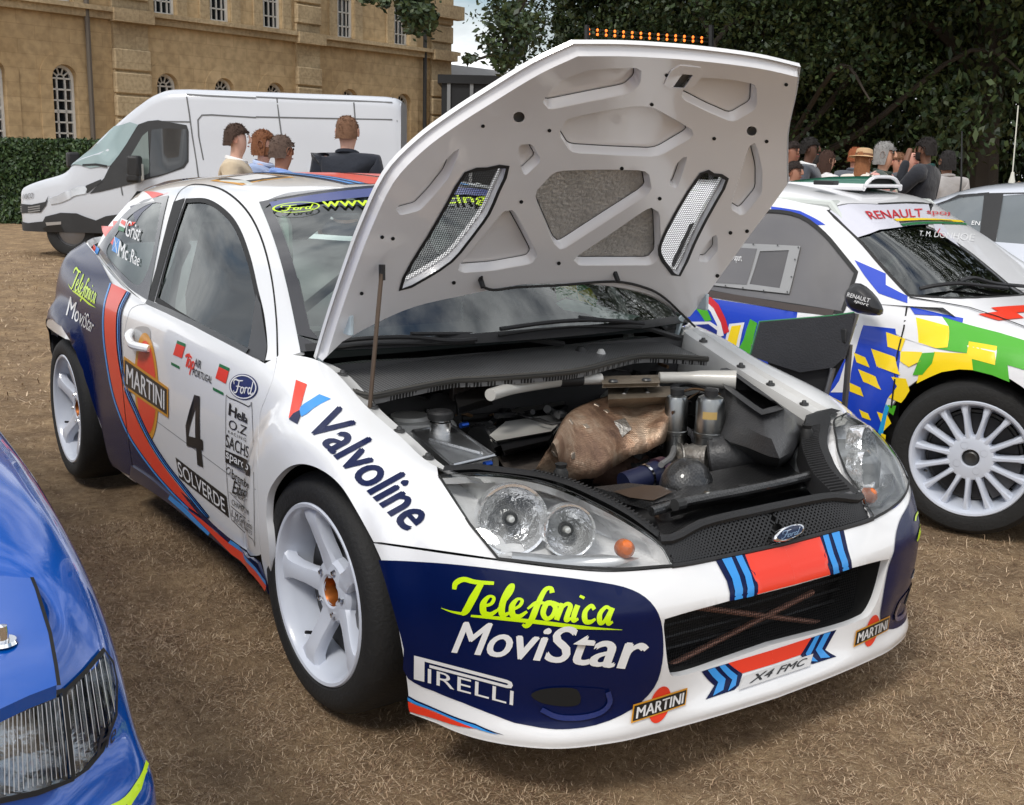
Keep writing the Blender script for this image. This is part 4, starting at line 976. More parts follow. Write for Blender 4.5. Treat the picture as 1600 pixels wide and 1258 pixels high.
on_surf(skin, 'script_logo', *strokes_flat([(p, [q * 1.25 for q in w] if hasattr(w, '__len__') else w * 1.25) for p, w in TELE]), [(706,957),(954,976),(961,930),(713,903)], YELF, bumper, .0035, (0, 0, 4.6, 1.), .08)
bold('MoviStar', [(706,1019),(1000,1047),(1022,984),(726,970)], WHITEF, bumper, .022)
def pirelli(quad, parent, s=skin):
    V, F = text_flat('IRELLI', .03, 0, 1.02); lo, hi = V.min(0), V.max(0); V = (V - lo) / (hi - lo) * [.86, .60] + [.14, 0]
    k = len(V); P = [(0,0),(.105,0),(.105,.70),(.93,.70),(.97,.76),(.93,.82),(.105,.82),(.105,.88),(.95,.88),(1.0,.80),(1.0,.72),(.95,.64),(.135,.64)]
    rects = [[(0,0),(.105,0),(.105,1),(0,1)], [(.105,.86),(.93,.86),(.93,1),(.105,1)], [(.155,.66),(.93,.66),(.93,.78),(.155,.78)], [(.93,.66),(.975,.70),(.99,.83),(.975,.96),(.93,1),(.93,.86),(.945,.83),(.93,.78)]]
    V = list(map(tuple, V))
    for r_ in rects: F = F + [tuple(range(len(V), len(V) + len(r_)))]; V += r_
    return on_surf(s, 'tyre_maker_logo', V, F, quad, WHITEF, parent, .0035, (0, 0, 1, 1), .25)
pirelli([(648,1060),(802,1101),(804,1064),(648,1023)], bumper)
for L_, mm, of in ((ZB((272,930),(276,962),(500,1050),(800,1148),(640,1085),(420,1000)), NAVYF, .002), (ZB((273,940),(275,958),(500,1052),(770,1146),(640,1093),(420,1008)), LBLUE, .003), (ZB((275,962),(284,1018),(460,1070),(655,1112),(500,1056),(380,1005)), RED, .003)): poly(skin, L_, mm, bumper, of)
def martini(quad, parent, s=skin, mode='R', gold=True, off=.002):
    on_surf(s, 'emblem_disc', *(ell(.27, .98, .5, .5) if gold else ell(.2, .55, .5, .5)), quad, GOLDF if gold else RED, parent, off, (0, 0, 1, 1), .2, mode)
    if gold: on_surf(s, 'emblem_disc_inner', *ell(.22, .84, .5, .5), quad, RED, parent, off + .0008, (0, 0, 1, 1), .2, mode)
    on_surf(s, 'emblem_border', [(0,.22),(1,.22),(1,.78),(0,.78)], [(0,1,2,3)], quad, GOLDF, parent, off + .0016, (0, 0, 1, 1), .15, mode)
    on_surf(s, 'emblem_bar', [(.025,.27),(.975,.27),(.975,.73),(.025,.73)], [(0,1,2,3)], quad, BLACKF, parent, off + .0024, (0, 0, 1, 1), .15, mode)
    V, F = text_flat('MARTINI', 0, 0, 1.0); lo, hi = V.min(0), V.max(0); V = (V - lo) / (hi - lo) * [.85, .35] + [.07, .325]; P_m = []; G_m = []
    for i, dx in enumerate((0, .010)):
        p, g_ = on_surf(s, '', V + [dx, 0], F, quad, None, None, off + .0032 + .0004 * i, (0, 0, 1, 1), .12, mode, True); G_m += [tuple(j + len(P_m) for j in f) for f in g_]; P_m += list(p)
    mesh('emblem_lettering', P_m, G_m, WHITEF, parent)
martini([(983,1142),(1068,1112),(1074,1063),(990,1088)], bumper, gold=False)
martini([(1330,1022),(1384,994),(1390,952),(1338,975)], bumper, mode='L', gold=False)
# left end of the bumper: start of the same two names
on_surf(skin, 'script_logo', *strokes_flat([(p, w) for p, w in TELE[:3]]), [(1424,850),(1447,830),(1449,795),(1430,800)], YELF, bumper, .004, (0, 0, 1.1, 1.), .1, 'L')
T_('M', [(1422,905),(1440,880),(1446,845),(1436,862)], WHITEF, bumper, weight=.02, mode='L', off=.004)
# front stripes (symmetric about the nose)
def uvq(*P): return [skin.px(p) for p in P]
def band(P, mm, of, two=True):
    q = uvq(*P)
    for mir in ((False, True) if two else (False,)): skin.cut('stripe', q, mm, bumper, step=.02, uv=True, off=of, mirror=mir)
def centre_band(pa, pb, mm, of):
    a, b = skin.px(pa), skin.px(pb)
    skin.cut('stripe', [(0, a[1]), a, (a * .5 + b * .5), b, (0, b[1])], mm, bumper, step=.02, uv=True, off=of, both=True)
centre_band((1163,866), (1182,928), RED, .002)
band(Z8((430,370),(558,345),(600,430),(610,515),(490,543),(478,460)), NAVYF, .002)
band(Z8((456,366),(497,357),(532,440),(545,530),(510,538),(500,450)), LBLUE, .003); band(Z8((514,354),(542,349),(580,430),(592,520),(562,527),(555,440)), LBLUE, .003)
centre_band((1137,1036), (1159,1052), RED, .002)
band(Z8((370,845),(485,810),(545,855),(530,905),(510,925),(388,966),(425,905)), NAVYF, .002)
band(Z8((395,838),(425,828),(472,876),(462,925),(418,950),(440,890)), LBLUE, .003); band(Z8((445,822),(468,815),(522,862),(515,905),(482,930),(500,880)), LBLUE, .003)
for mode in ('B',):
    on_surf(skin, 'number_plate', [(0,0),(1,0),(1,1),(0,1)], [(0,1,2,3)], [(1151,1079),(1263,1041),(1268,1021),(1161,1056)], mat('plate_white', srgb(205, 205, 205), .35, 0, .3), bumper, .006, (0, 0, 1, 1), .4, 'B')
T_('X4 FMC', [(1167,1069),(1252,1040),(1259,1027),(1177,1053)], BLACKF, bumper, weight=.012, off=.0075, mode='B', name='registration')
# grille badge: raised oval
gq = [(1199,853),(1243,840),(1249,818),(1205,831)]
bd = on_surf(skin, 'badge_base', *ell(1.0, 1.0), gq, CHROME, car, .022, (-1, -1, 1, 1), .3, 'B'); solid(bd, .02)
on_surf(skin, 'badge_field', *ell(.88, .84), gq, mat('badge_blue', (.012, .018, .05), .2, 0, .8), bd, .0235, (-1, -1, 1, 1), .3, 'B')
V, F = strokes_flat(FORD); V = (V - [1.06, .5]) / [1.55, 1.0] * [1, 1.2]
on_surf(skin, 'badge_script', V, F, gq, CHROME, bd, .025, (-1, -1, 1, 1), .1, 'B')
# ---- fender
bold('Valvoline', [(474,664),(633,832),(690,800),(530,634)], NAVYF, fenders[0], .03, .0016)
on_surf(skin, 'chevron', *(np.array([(0,0),(1,0),(1,1),(0,1)]), [(0,1,2,3)]), [(452,653),(463,661),(480,601),(463,594)], RED, fenders[0], .002, (0, 0, 1, 1), .3)
poly(skin, Z7((835,455),(885,485),(905,435),(900,400),(862,420)), NAVYF, fenders[0], .003)
poly(skin, Z2((1010,985),(998,955),(1020,935),(1080,897),(1125,915),(1060,950),(1030,975)), LBLUE, fenders[0], .002)
# ---- flank stripe and navy tail
redL = [(176.5,443.6),(167,476),(165,510),(168,548),(177,602),(188,640),(206,681),(237,726.5),(267,762),(298,793)]
redR = [(199,455),(186,482),(183,510),(185,552),(195,606),(209,640),(229,683),(254.5,724),(288,767),(323,810.5)]
cl = lambda P: cr(P, 5)
def clipx(P, x0=None, x1=None): return P
def side_poly(P, mm, of, name='stripe'):
    """cut where the door meets the rear quarter"""
    dline = [tuple(p) for p in doorR]
    uvL = np.array(skin.pxs(P)); D = np.array(skin.pxs(dline)); D = D[np.argsort(D[:, 1])]
    ud = lambda v: np.interp(v, D[:, 1], D[:, 0])
    for sgn, par in ((1, quarters[0]), (-1, doors[0])):
        out = []; n = len(uvL)
        f = lambda q: sgn * (q[0] - ud(q[1])) - .010
        for i in range(n):
            a, b = uvL[i], uvL[(i + 1) % n]; fa, fb = f(a), f(b)
            if fa >= 0: out.append(a)
            if (fa >= 0) != (fb >= 0): out.append(a + (b - a) * fa / (fa - fb))
        if len(out) > 2: skin.cut(name, out, mm, par, step=.013 if name == 'navy_tail' else .018, uv=True, off=of)
tail = [np.array(p) for p in cl([(176.5,443.6),(167,476),(165,510),(168,548),(177,602),(188,640),(206,681),(237,726.5),(267,762),(296,791)])]
tl = [tuple(p) for p in tail] + [(280,790),(267,784),(235,763),(201,741),(185,732),(166,694),(162,676),(151,645),(140,609),(131,578),(120,549),(109,529)]
tuv = skin.pxs(tl); k_ = [i for i, p in enumerate(tl) if p == (166,694)][0]; tuv = np.array(tuv[:k_] + [np.array([13.1, .1])] + tuv[k_:])
back = [fromside(-2.45, .715), fromside(-2.615, .725), fromside(-2.8, .70), fromside(-2.95, .62), fromside(-3.05,.5)] + [np.array(q) for q in ([16, .5], [17, .5], [17, 9.6], [16, 9.6], [15, 9.62])] + skin.pxs([(149,396),(160,413)])
skin_P = skin.pxs
class _F:  # feed uv points through side_poly unchanged
    pass
def side_poly_uv(UVL, mm, of, name='stripe'):
    global _uv_feed
    old = skin.pxs; skin.pxs = lambda P: old(P) if not isinstance(P, _L) else P
    try: side_poly(_L(UVL), mm, of, name)
    finally: skin.pxs = old
class _L(list): pass
side_poly_uv(list(tuv) + back, NAVYF, .004, 'navy_tail')
side_poly([tuple(p) for p in cl(redL)] + [tuple(p) for p in cl(redR)][::-1], RED, .005)
def offl(P, d):
    P = np.array(P); o = []
    for i in range(len(P)):
        t = P[min(i + 1, len(P) - 1)] - P[max(i - 1, 0)]; t = t / np.linalg.norm(t); o.append(P[i] + np.array([-t[1], t[0]]) * d)
    return [tuple(q) for q in o]
cL, cR = cl(redL), cl(redR)
def thin(P, a, b, mm, of): side_poly(offl(P, a) + offl(P, b)[::-1], mm, of)
thin(cL, 0, 4.2, NAVYF, .0045); thin(cL, 1.0, 3.2, LBLUE, .0055)
thin(cR, 0, -7.0, NAVYF, .003); thin(cR, -1.6, -3.2, LBLUE, .004); thin(cR, -4.4, -5.8, mat('film_mid_blue', srgb(40, 90, 150), .35), .004)
# stripe running forward along the sill
poly(skin, [(298,793),(333,828),(369,864),(404,897),(422,921),(424,913),(407,889),(394,876),(364,846),(323,810.5)], RED, car, .0155, 'stripe')
poly(skin, [(364,846),(394,876),(407,889),(424,912),(423,905),(408,884),(396,872),(368,842)], LBLUE, car, .016, 'stripe')
poly(skin, [(323,810),(364,846),(368,842),(340,818),(300,776),(288,767)], NAVYF, car, .0135, 'stripe')
poly(skin, [(272,772),(298,794),(335,831),(332,835),(294,800),(269,778)], LBLUE, car, .015, 'stripe')  # light blue strip paints the highlight along the sill's top ledge
# ---- door
dr = doors[0]
martini(Z6((652,600),(988,830),(988,420),(652,180)), dr)
for q in (Z6((1022,262),(1088,290),(1118,182),(1055,155)), Z6((1342,440),(1420,482),(1450,365),(1375,330))):
    on_surf(skin, 'flag', [(0,0),(1,0),(1,.78),(0,.78)], [(0,1,2,3)], q, RED, dr, .002, (0, 0, 1, 1), .4); on_surf(skin, 'flag_band', [(0,.78),(1,.78),(1,1),(0,1)], [(0,1,2,3)], q, GREENF, dr, .002, (0, 0, 1, 1), .4)
for q in (Z6((1008,318),(1070,350),(1072,372),(1008,338)), Z6((1324,508),(1402,548),(1404,570),(1324,530))): poly(skin, q, GREENF, dr, .002)
T_('AIR', Z6((1182,345),(1232,372),(1240,312),(1190,288)), BLACKF, dr, weight=.015)
T_('PORTUGAL', Z6((1166,415),(1312,482),(1322,432),(1176,362)), BLACKF, dr, weight=.015)
V, F = strokes_flat([([(.0,.62),(.2,.8),(.45,.82),(.7,.8)], .13), ([(.38,.95),(.26,.5),(.2,.1)], .12), ([(.62,.62),(.45,.6),(.36,.3),(.5,.15),(.62,.4),(.66,.6),(.66,.2)], .11), ([(.85,.6),(.78,.2),(.7,-.25)], .12), ([(.8,.3),(.9,.6),(1.08,.6),(1.1,.35),(.95,.18),(.84,.26)], .11)])
on_surf(skin, 'airline_logo', V, F, Z6((1105,360),(1172,395),(1186,290),(1120,240)), RED, dr, .002, (0, 0, 1.1, .9), .12)
poly4 = Z6((1183,565),(1225,578),(1221,880),(1246,893),(1250,985),(1228,975),(1250,1115),(1207,1095),(1200,1000),(1127,955),(1116,800))
# the figure 4 as three strokes of film
num = [Z6((1183,565),(1225,578),(1150,800),(1127,945),(1116,800)), Z6((1196,600),(1225,578),(1226,890),(1250,1115),(1207,1095),(1190,860)), Z6((1124,872),(1248,905),(1250,985),(1127,950))]
for i, P in enumerate(num): poly(skin, P, BLACKF, dr, .002 + .0006 * i, 'race_number')
ford_oval(skin, Z7((465,325),(640,340),(648,185),(470,165)), dr, mat('badge_navy', (.012, .022, .12), .35, 0, .6), WHITEF)
frame_o = Z7((447,345),(470,322),(585,375),(608,410),(622,1170),(610,1187),(500,1085),(475,1030),(450,770))
skin.strip('sponsor_frame', [tuple(p) for p in cr(frame_o, 4, True)], .003, BLACKF, dr, .002, closed=True)
for t_, q, k in (('Hella', ((462,425),(578,480),(584,432),(468,350)), dict(weight=.03)), ('O.Z', ((462,505),(572,555),(578,500),(468,450)), dict(weight=.0)), ('RACING', ((460,535),(570,590),(572,570),(462,518)), dict(spacing=1.4)), ('SACHS', ((444,618),(584,692),(588,620),(448,540)), dict(weight=.004)),
                 ('brembo', ((482,815),(588,880),(590,835),(484,755)), dict(weight=.004)), ('Eibach', ((484,905),(578,930),(582,880),(488,820)), dict(weight=.012, shear=.25)), ('ENERGY', ((500,925),(575,965),(577,942),(502,895)), dict(shear=.2)),
                 ('CHAMPION', ((482,975),(584,1040),(586,1008),(484,940)), dict()), ('L.M.Gianetti', ((482,1045),(606,1130),(608,1095),(484,1005)), dict()), ('SPECIAL PARTS', ((494,1075),(606,1165),(608,1140),(496,1052)), dict())):
    T_(t_, Z7(*q), BLACKF, dr, **k)
poly(skin, Z7((442,640),(592,735),(594,806),(444,715)), BLACKF, dr, .002)
T_('sparco', Z7((448,705),(586,782),(588,735),(450,650)), WHITEF, dr, weight=.02, off=.003)
skin.strip('brake_logo', [tuple(p) for p in Z7(*[(463 + 13 * math.cos(a), 768 + 20 * math.sin(a)) for a in np.linspace(0, 6.28, 14)])], .003, BLACKF, dr, .002)
for a, b in (((468,898),(588,960)), ((590,1040),(476,985))): pass
skin.strip('plug_frame', [tuple(p) for p in Z7((470,898),(586,1020),(590,1078),(478,985))], .003, BLACKF, dr, .002, closed=True)
poly(skin, Z7((138,685),(450,925),(465,1055),(160,810)), BLACKF, dr, .002)
T_('SOLVERDE', Z7((160,795),(447,1025),(440,940),(150,705)), WHITEF, dr, weight=.012, off=.003)
# crease line along the door, handle
skin.strip('crease', [(196,624),(238,653),(280,684),(317,711),(352,737),(400,765)], .003, mat('crease_grey', (.25, .25, .25), .5), dr, .001)
def handle(par, mir):
    k = lambda p, o: (lambda uv: (skin.xyz([uv])[0] + skin.normal([uv])[0] * o) * ([1, -1, 1] if mir else 1))(skin.px(p))
    H = [k(p, o) for p, o in (((208,518), .006), ((212,528), .026), ((222,539), .034), ((231,543), .026), ((236,545), .006))]
    h = MB().tube(cr(H, 4), [.012] + [.015] * 15 + [.012], 10).build('handle', WHITE, par)
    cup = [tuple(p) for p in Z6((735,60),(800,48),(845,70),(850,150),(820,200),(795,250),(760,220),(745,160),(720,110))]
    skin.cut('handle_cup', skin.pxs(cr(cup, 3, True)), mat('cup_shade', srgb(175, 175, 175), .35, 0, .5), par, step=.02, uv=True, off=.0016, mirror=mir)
for mir in (False, True): handle(doors[1 if mir else 0], mir)
# ---- rear quarter lettering
on_surf(skin, 'script_logo', *strokes_flat(TELE), Z5((255,905),(452,1035),(478,900),(300,745)), YELF, quarters[0], .006, (0, 0, 4.6, 1.), .08)
T_('MoviStar', Z5((225,1125),(430,1258),(462,1165),(262,970)), WHITEF, quarters[0], weight=.006, off=.006)
pirelli(Z6((508,890),(698,1020),(676,925),(474,790)), quarters[0])
# ---- glass lettering
T_('Grist', Z5((688,500),(800,545),(828,420),(712,375)), WHITEF, qp, gh, weight=.01, off=.006)
T_('Mc Rae', Z5((632,660),(800,742),(816,650),(650,535)), WHITEF, qp, gh, weight=.01, off=.006)
poly(gh, Z5((632,455),(680,470),(712,378),(660,362)), WHITEF, qp, .005, 'flag'); poly(gh, Z5((632,455),(680,470),(690,440),(645,420)), GREENF, qp, .006, 'flag'); poly(gh, Z5((655,400),(690,425),(698,390),(668,375)), RED, qp, .0065, 'flag')
poly(gh, Z5((585,615),(630,640),(650,530),(608,505)), mat('flag_blue', srgb(60, 140, 215), .4), qp, .005, 'flag')
gh.strip('flag_cross', Z5((590,615),(645,530)), .005, WHITEF, qp, .006); gh.strip('flag_cross', Z5((628,635),(608,508)), .005, WHITEF, qp, .006)
poly(gh, Z5((415,665),(455,690),(490,600),(445,565)), mat('flag_blue', srgb(60, 140, 215), .4), qp, .005, 'flag'); poly(gh, Z5((415,665),(440,680),(462,590),(445,565)), RED, qp, .006, 'flag')
ford_oval(ws, [(428,339),(500,333),(500,318),(424,322)], wind, None, YELF, off=.008)
text_on(ws, 'www.fordracing', [(506,331),(762,324),(756,306),(502,314)], YELF, wind, weight=.01, off=.008)
# ---- roof and rear stripes
Zr = Q(300, 160, 4.444)
def roofp(P, mm, of=.002): return gh.cut('roof_stripe', [gh.px(p) for p in P], mm, shell, step=.04, uv=True, off=of)
ry = lambda xs, y0, y1: [gh.hit((x, -y, 2.), (0, 0, -1.)) for x, y in [(xs[0], y0), (xs[1], y0), (xs[1], y1), (xs[0], y1)]]
for y0, y1, mm, of in ((.02, .17, RED, .002), (.17, .26, NAVYF, .002), (.185, .205, LBLUE, .003), (.222, .242, LBLUE, .003)):
    gh.cut('roof_stripe', ry((-1.02, -2.35), y0, y1), mm, shell, step=.05, uv=True, off=of, both=True)
gh.cut('tail_stripe', [gh.px(p) for p in Z5((780,240),(880,215),(975,90),(900,95),(830,150))], RED, shell, step=.03, uv=True, off=.002)
gh.cut('tail_stripe', [gh.px(p) for p in Z5((720,265),(760,245),(825,150),(800,150))], WHITEF, shell, step=.03, uv=True, off=.003)
gh.cut('tail_stripe', [gh.px(p) for p in Z5((600,300),(722,265),(810,148),(650,215),(620,260))], NAVYF, shell, step=.03, uv=True, off=.002)
gh.cut('tail_stripe', [gh.px(p) for p in Z5((430,520),(590,380),(605,300),(560,320),(500,420))], RED, shell, step=.03, uv=True, off=.0025)
gh.cut('roof_sign', ry((-1.30, -1.62), .32, .52), GOLDF, shell, step=.05, uv=True, off=.0015); gh.cut('roof_sign', ry((-1.32, -1.60), .335, .505), BLACKF, shell, step=.05, uv=True, off=.0025); gh.cut('roof_sign', ry((-1.36, -1.56), .36, .48), WHITEF, shell, step=.05, uv=True, off=.0035)
# ------------------------------------------------------------------ engine bay of the white rally car
CARBON = mat('carbon', (.015, .015, .016), .28, 0, .6, .3, 300, .25, 260)
BAYW = mat('bay_white', srgb(205, 205, 203), .4, 0, .3, .05, 9)
def weave(m, sc=170):
    nt = m.node_tree; b = nt.nodes['Principled BSDF']; t = nt.nodes.new('ShaderNodeTexCoord'); c = nt.nodes.new('ShaderNodeTexChecker'); c.inputs['Scale'].default_value = sc
    c.inputs['Color1'].default_value = (.012, .012, .012, 1); c.inputs['Color2'].default_value = (.035, .035, .036, 1)
    mp = nt.nodes.new('ShaderNodeMapping'); mp.inputs['Rotation'].default_value = (.3, .4, .78); nt.links.new(t.outputs['Object'], mp.inputs['Vector']); nt.links.new(mp.outputs['Vector'], c.inputs['Vector']); nt.links.new(c.outputs['Color'], b.inputs['Base Color'])
weave(CARBON)
Zp = lambda p, z: atZ(p, z)
def loftz(name, rings, mm, parent, cap=True, sharp=40):
    """rings: list of (photo pixel list, heights) joined into a closed shape"""
    R_ = [np.array([Zp(p, z if not hasattr(z, '__len__') else z[i]) for i, p in enumerate(P)]) for P, z in rings]
    m = MB().grid(np.stack(R_, 1), True); n = len(R_[0]); k = len(R_)
    if cap: m.F += [tuple(i * k for i in range(n)), tuple(i * k + k - 1 for i in range(n))[::-1]]
    return m.build(name, mm, parent, True, sharp)
# bay walls: ledges inside the wings, inner wings, firewall, floor
e9 = skin.xyz([[a, 9.0] for a in np.linspace(5.0, 9.7, 26)])
for sg in (1, -1):
    A = e9; B = e9 + [0, .012, -.012]; C = e9 + [-.005, .045, -.016]; D = e9 + [-.005, .05, -.03]; E_ = np.c_[e9[:, 0] - .01, np.maximum(e9[:, 1] + .07, -.60), np.full(len(e9), .42)]
    G = np.stack([A, B, C, D, E_], 1) * [1, sg, 1]
    iw = MB().grid(G).build('inner_wing', BAYW, car)
    for u in (6.4, 7.3, 8.1, 8.8):
        p = skin.xyz([[u, 9.]])[0] + [0, .028, -.012]; p = p * [1, sg, 1]
        MB().lathe([(0, .010), (.006, .010), (.008, .003), (.014, .002), (.015, -.004)], Matrix.Translation(Vector(p)), 12).build('wing_bolt', STEEL, iw)
MB().add([(-.30, -.70, .40), (-.30, .70, .40), (-.30, .70, .862), (-.30, -.70, .862)], [(0, 1, 2, 3)]).build('firewall', mat('bay_grey', (.05, .05, .052), .7, 0, 0, .3, 9), car)
MB().add([(-.30, -.62, .40), (-.30, .62, .40), (.72, .45, .40), (.72, -.45, .40)], [(0, 1, 2, 3)]).build('bay_floor', MATS['bay_grey'], car)
# header tank
hp4 = [(645,674),(704,664),(772,712),(708,727)]
tank = loftz('header_tank', [(hp4, .70), ([(p[0], p[1]) for p in hp4], .698), ], ALU, car, False)
T4 = np.array([Zp(p, .70) for p in hp4]); m = MB(); m.grid(np.stack([T4, T4 - [0, 0, .16]], 1), True); m.F += [(0, 2, 4, 6)]
bpy.data.objects.remove(tank); tank = bevel(m.build('header_tank', ALU, car), .006, 2)
for i in range(4): MB().tube([T4[i] + [0, 0, .001], T4[(i + 1) % 4] + [0, 0, .001]], .004, 6).build('tank_seam', ALU, tank)
MB().tube([Zp((672, 687), .704), Zp((752, 709), .704)], .006, 6).build('tank_rib', ALU, tank)
cM = Matrix.Translation(Vector(Zp((688, 676), .70)))
MB().lathe([(.030, 0), (.030, .03), (.026, .034), (.026, .04)], cM, 28).build('filler_neck', mat('neck_alu', (.6, .6, .6), .25, 1), tank)
MB().lathe([(.034, .038), (.036, .042), (.036, .056), (.030, .062), (.016, .060), (.010, .064), (0, .064)], cM, 18).build('filler_cap', PLAST, tank)
# strut towers
for sg in (1, -1):
    c = Zp((640, 652), .70) * [1, sg, 1]; c[2] = .70 - .168
    t_ = MB().lathe([(.155, 0), (.15, .10), (.135, .15), (.11, .168), (.06, .165), (.055, .175), (0, .175)], Matrix.Translation(Vector(c)), 36).build('strut_tower', mat('tower_white', srgb(222, 221, 216), .35, 0, .4, .04, 6), car)
    for a in range(4): MB().lathe([(0, .014), (.009, .013), (.010, 0)], Matrix.Translation(Vector(c) + Vector((.09 * math.cos(a * 1.57 + .4), .09 * math.sin(a * 1.57 + .4), .166))), 6).build('strut_bolt', STEEL, t_)
# strut brace
BR = mat('brace_grey', srgb(196, 194, 188), .4, .1, .3, .05, 10)
br = MB().tube([Zp(p, .80) for p in curve((766,617),(800,607),(840,600),(875,595), n=4)], .0175, 14).build('strut_brace', BR, car)
MB().tube([Zp(p, .80) for p in ((908,593),(940,592))], .0165, 14).build('brace_middle', BR, br)
MB().tube([Zp(p, .80) for p in ((1030,590),(1075,590),(1095,591),(1150,594))], [.017, .0175, .024, .03], 14).build('brace_left', BR, br)
MB().tube([Zp((874,595), .80), Zp((909,593), .80)], .0195, 14).build('brace_clamp', PLAST, br)
bracket = mat('bracket_alu', srgb(150, 138, 122), .5, .6, 0, .4, 30, .5, 80)
bk = bevel(loftz('coil_bracket', [([(942,588),(1028,586),(1029,598),(943,600)], .80), ([(942,592),(1028,590),(1029,604),(943,606)], .785)], bracket, car), .004)
for p in ((958,596),(1010,594)): MB().lathe([(0, .006), (.012, .005), (.015, .0)], Matrix.Translation(Vector(Zp(p, .803))), 14).build('bracket_bolt', STEEL, bk)
bevel(loftz('coil_cover', [([(952,606),(1045,604),(1048,620),(950,624)], .765), ([(950,612),(1048,610),(1050,640),(950,644)], .70)], bracket, bk), .004)
MB().tube([Zp(p, .76) for p in curve((975,618),(985,605),(1005,604),(1012,616), n=4)], .008, 8).build('coil_loop', ALU, bk)
# heat shield
def shield():
    top = np.array(cr([(836,737),(862,695),(886,650),(920,630),(962,617),(1010,613),(1038,624),(1050,648)], 4)); bot = np.array(cr([(838,742),(872,748),(905,750),(940,741),(972,720),(1004,707),(1034,693),(1049,664)], 4))
    n = len(top); T3 = np.array([Zp(p, .725 - .0 * i / n) for i, p in enumerate(top)]); B3 = np.array([Zp(p, np.interp(i / (n - 1), [0, .3, .6, 1], [.60, .585, .60, .66])) for i, p in enumerate(bot)])
    T3[:4] = [Zp(p, np.interp(i, [0, 4], [.61, .70])) for i, p in enumerate(top[:4])]
    rows = []
    for i in range(n):
        d = B3[i] - T3[i]; c = CAM - (T3[i] + B3[i]) / 2; c = c / np.linalg.norm(c); up = np.array([.35, -.1, .75]); nn = c * .5 + up * .6; nn /= np.linalg.norm(nn); L_ = np.linalg.norm(d)
        k = min(.42 * L_, .075); nz = .009 * math.sin(i * 1.3)
        rows.append([T3[i] + d * t + nn * (k * .85 * math.sin(math.pi * t) ** .5 + nz * math.sin(5 * t)) for t in np.linspace(0, 1, 12)])
    return MB().grid(rows).build('heat_shield', None, car, True, 70)
hsd = shield()
def copper():
    m = bpy.data.materials.new('burnt_foil'); m.use_nodes = True; nt = m.node_tree; b = nt.nodes['Principled BSDF']; b.inputs['Metallic'].default_value = .6; b.inputs['Roughness'].default_value = .4
    t = nt.nodes.new('ShaderNodeTexCoord'); n = nt.nodes.new('ShaderNodeTexNoise'); n.inputs['Scale'].default_value = 7; n.inputs['Detail'].default_value = 6; n.inputs['Roughness'].default_value = .65
    r = nt.nodes.new('ShaderNodeValToRGB'); e = r.color_ramp.elements; e[0].position = .3; e[0].color = (*srgb(104, 78, 66), 1); e[1].position = .68; e[1].color = (*srgb(214, 194, 170), 1)
    x = e.new(.48); x.color = (*srgb(166, 134, 110), 1)
    v = nt.nodes.new('ShaderNodeTexVoronoi'); v.inputs['Scale'].default_value = 210; v.inputs['Randomness'].default_value = .1
    bp = nt.nodes.new('ShaderNodeBump'); bp.inputs['Strength'].default_value = .6; bp.inputs['Distance'].default_value = .003; n3 = nt.nodes.new('ShaderNodeTexNoise'); n3.inputs['Scale'].default_value = 26; n3.inputs['Detail'].default_value = 5; b3 = nt.nodes.new('ShaderNodeBump'); b3.inputs['Strength'].default_value = 1; b3.inputs['Distance'].default_value = .008; nt.links.new(t.outputs['Object'], n3.inputs['Vector']); nt.links.new(n3.outputs['Fac'], b3.inputs['Height']); nt.links.new(b3.outputs['Normal'], bp.inputs['Normal'])
    nt.links.new(t.outputs['Object'], n.inputs['Vector']); nt.links.new(n.outputs['Fac'], r.inputs['Fac']); nt.links.new(r.outputs['Color'], b.inputs['Base Color']); nt.links.new(t.outputs['Object'], v.inputs['Vector']); nt.links.new(v.outputs['Distance'], bp.inputs['Height']); nt.links.new(bp.outputs['Normal'], b.inputs['Normal'])
    return m
COP = copper(); hsd.data.materials.append(COP); solid(hsd, .003)
hbv = BVHTree.FromPolygons([v.co[:] for v in hsd.data.vertices], [p.vertices[:] for p in hsd.data.polygons])
def onshield(p, o=.002):
    h, n, i, d = hbv.ray_cast(Vector(CAM), Vector(sight(p)))
    if h is None: return None
    if n.dot(Vector(sight(p))) > 0: n = -n
    return h + n * o, n
for p in ((891,660),(915,667),(867,708),(894,712),(932,634),(948,644),(985,626)):
    r_ = onshield(p)
    if r_:
        M = r_[1].to_track_quat('Z', 'Y').to_matrix().to_4x4(); M.translation = r_[0]
        bevel(MB().box((-.009, -.009, -.002), (.009, .009, .003), M).build('shield_rivet', mat('rivet_tin', (.5, .42, .34), .4, .8), hsd), .002)
pt = [onshield(p) for p in ((958,660),(975,655),(988,672),(970,684))]
if all(pt): mesh('foil_patch', [q[0] + q[1] * .003 for q in pt], [(0, 1, 2, 3)], mat('foil_silver', (.6, .56, .5), .35, .9, 0, .3, 60, .8, 90), hsd, False)
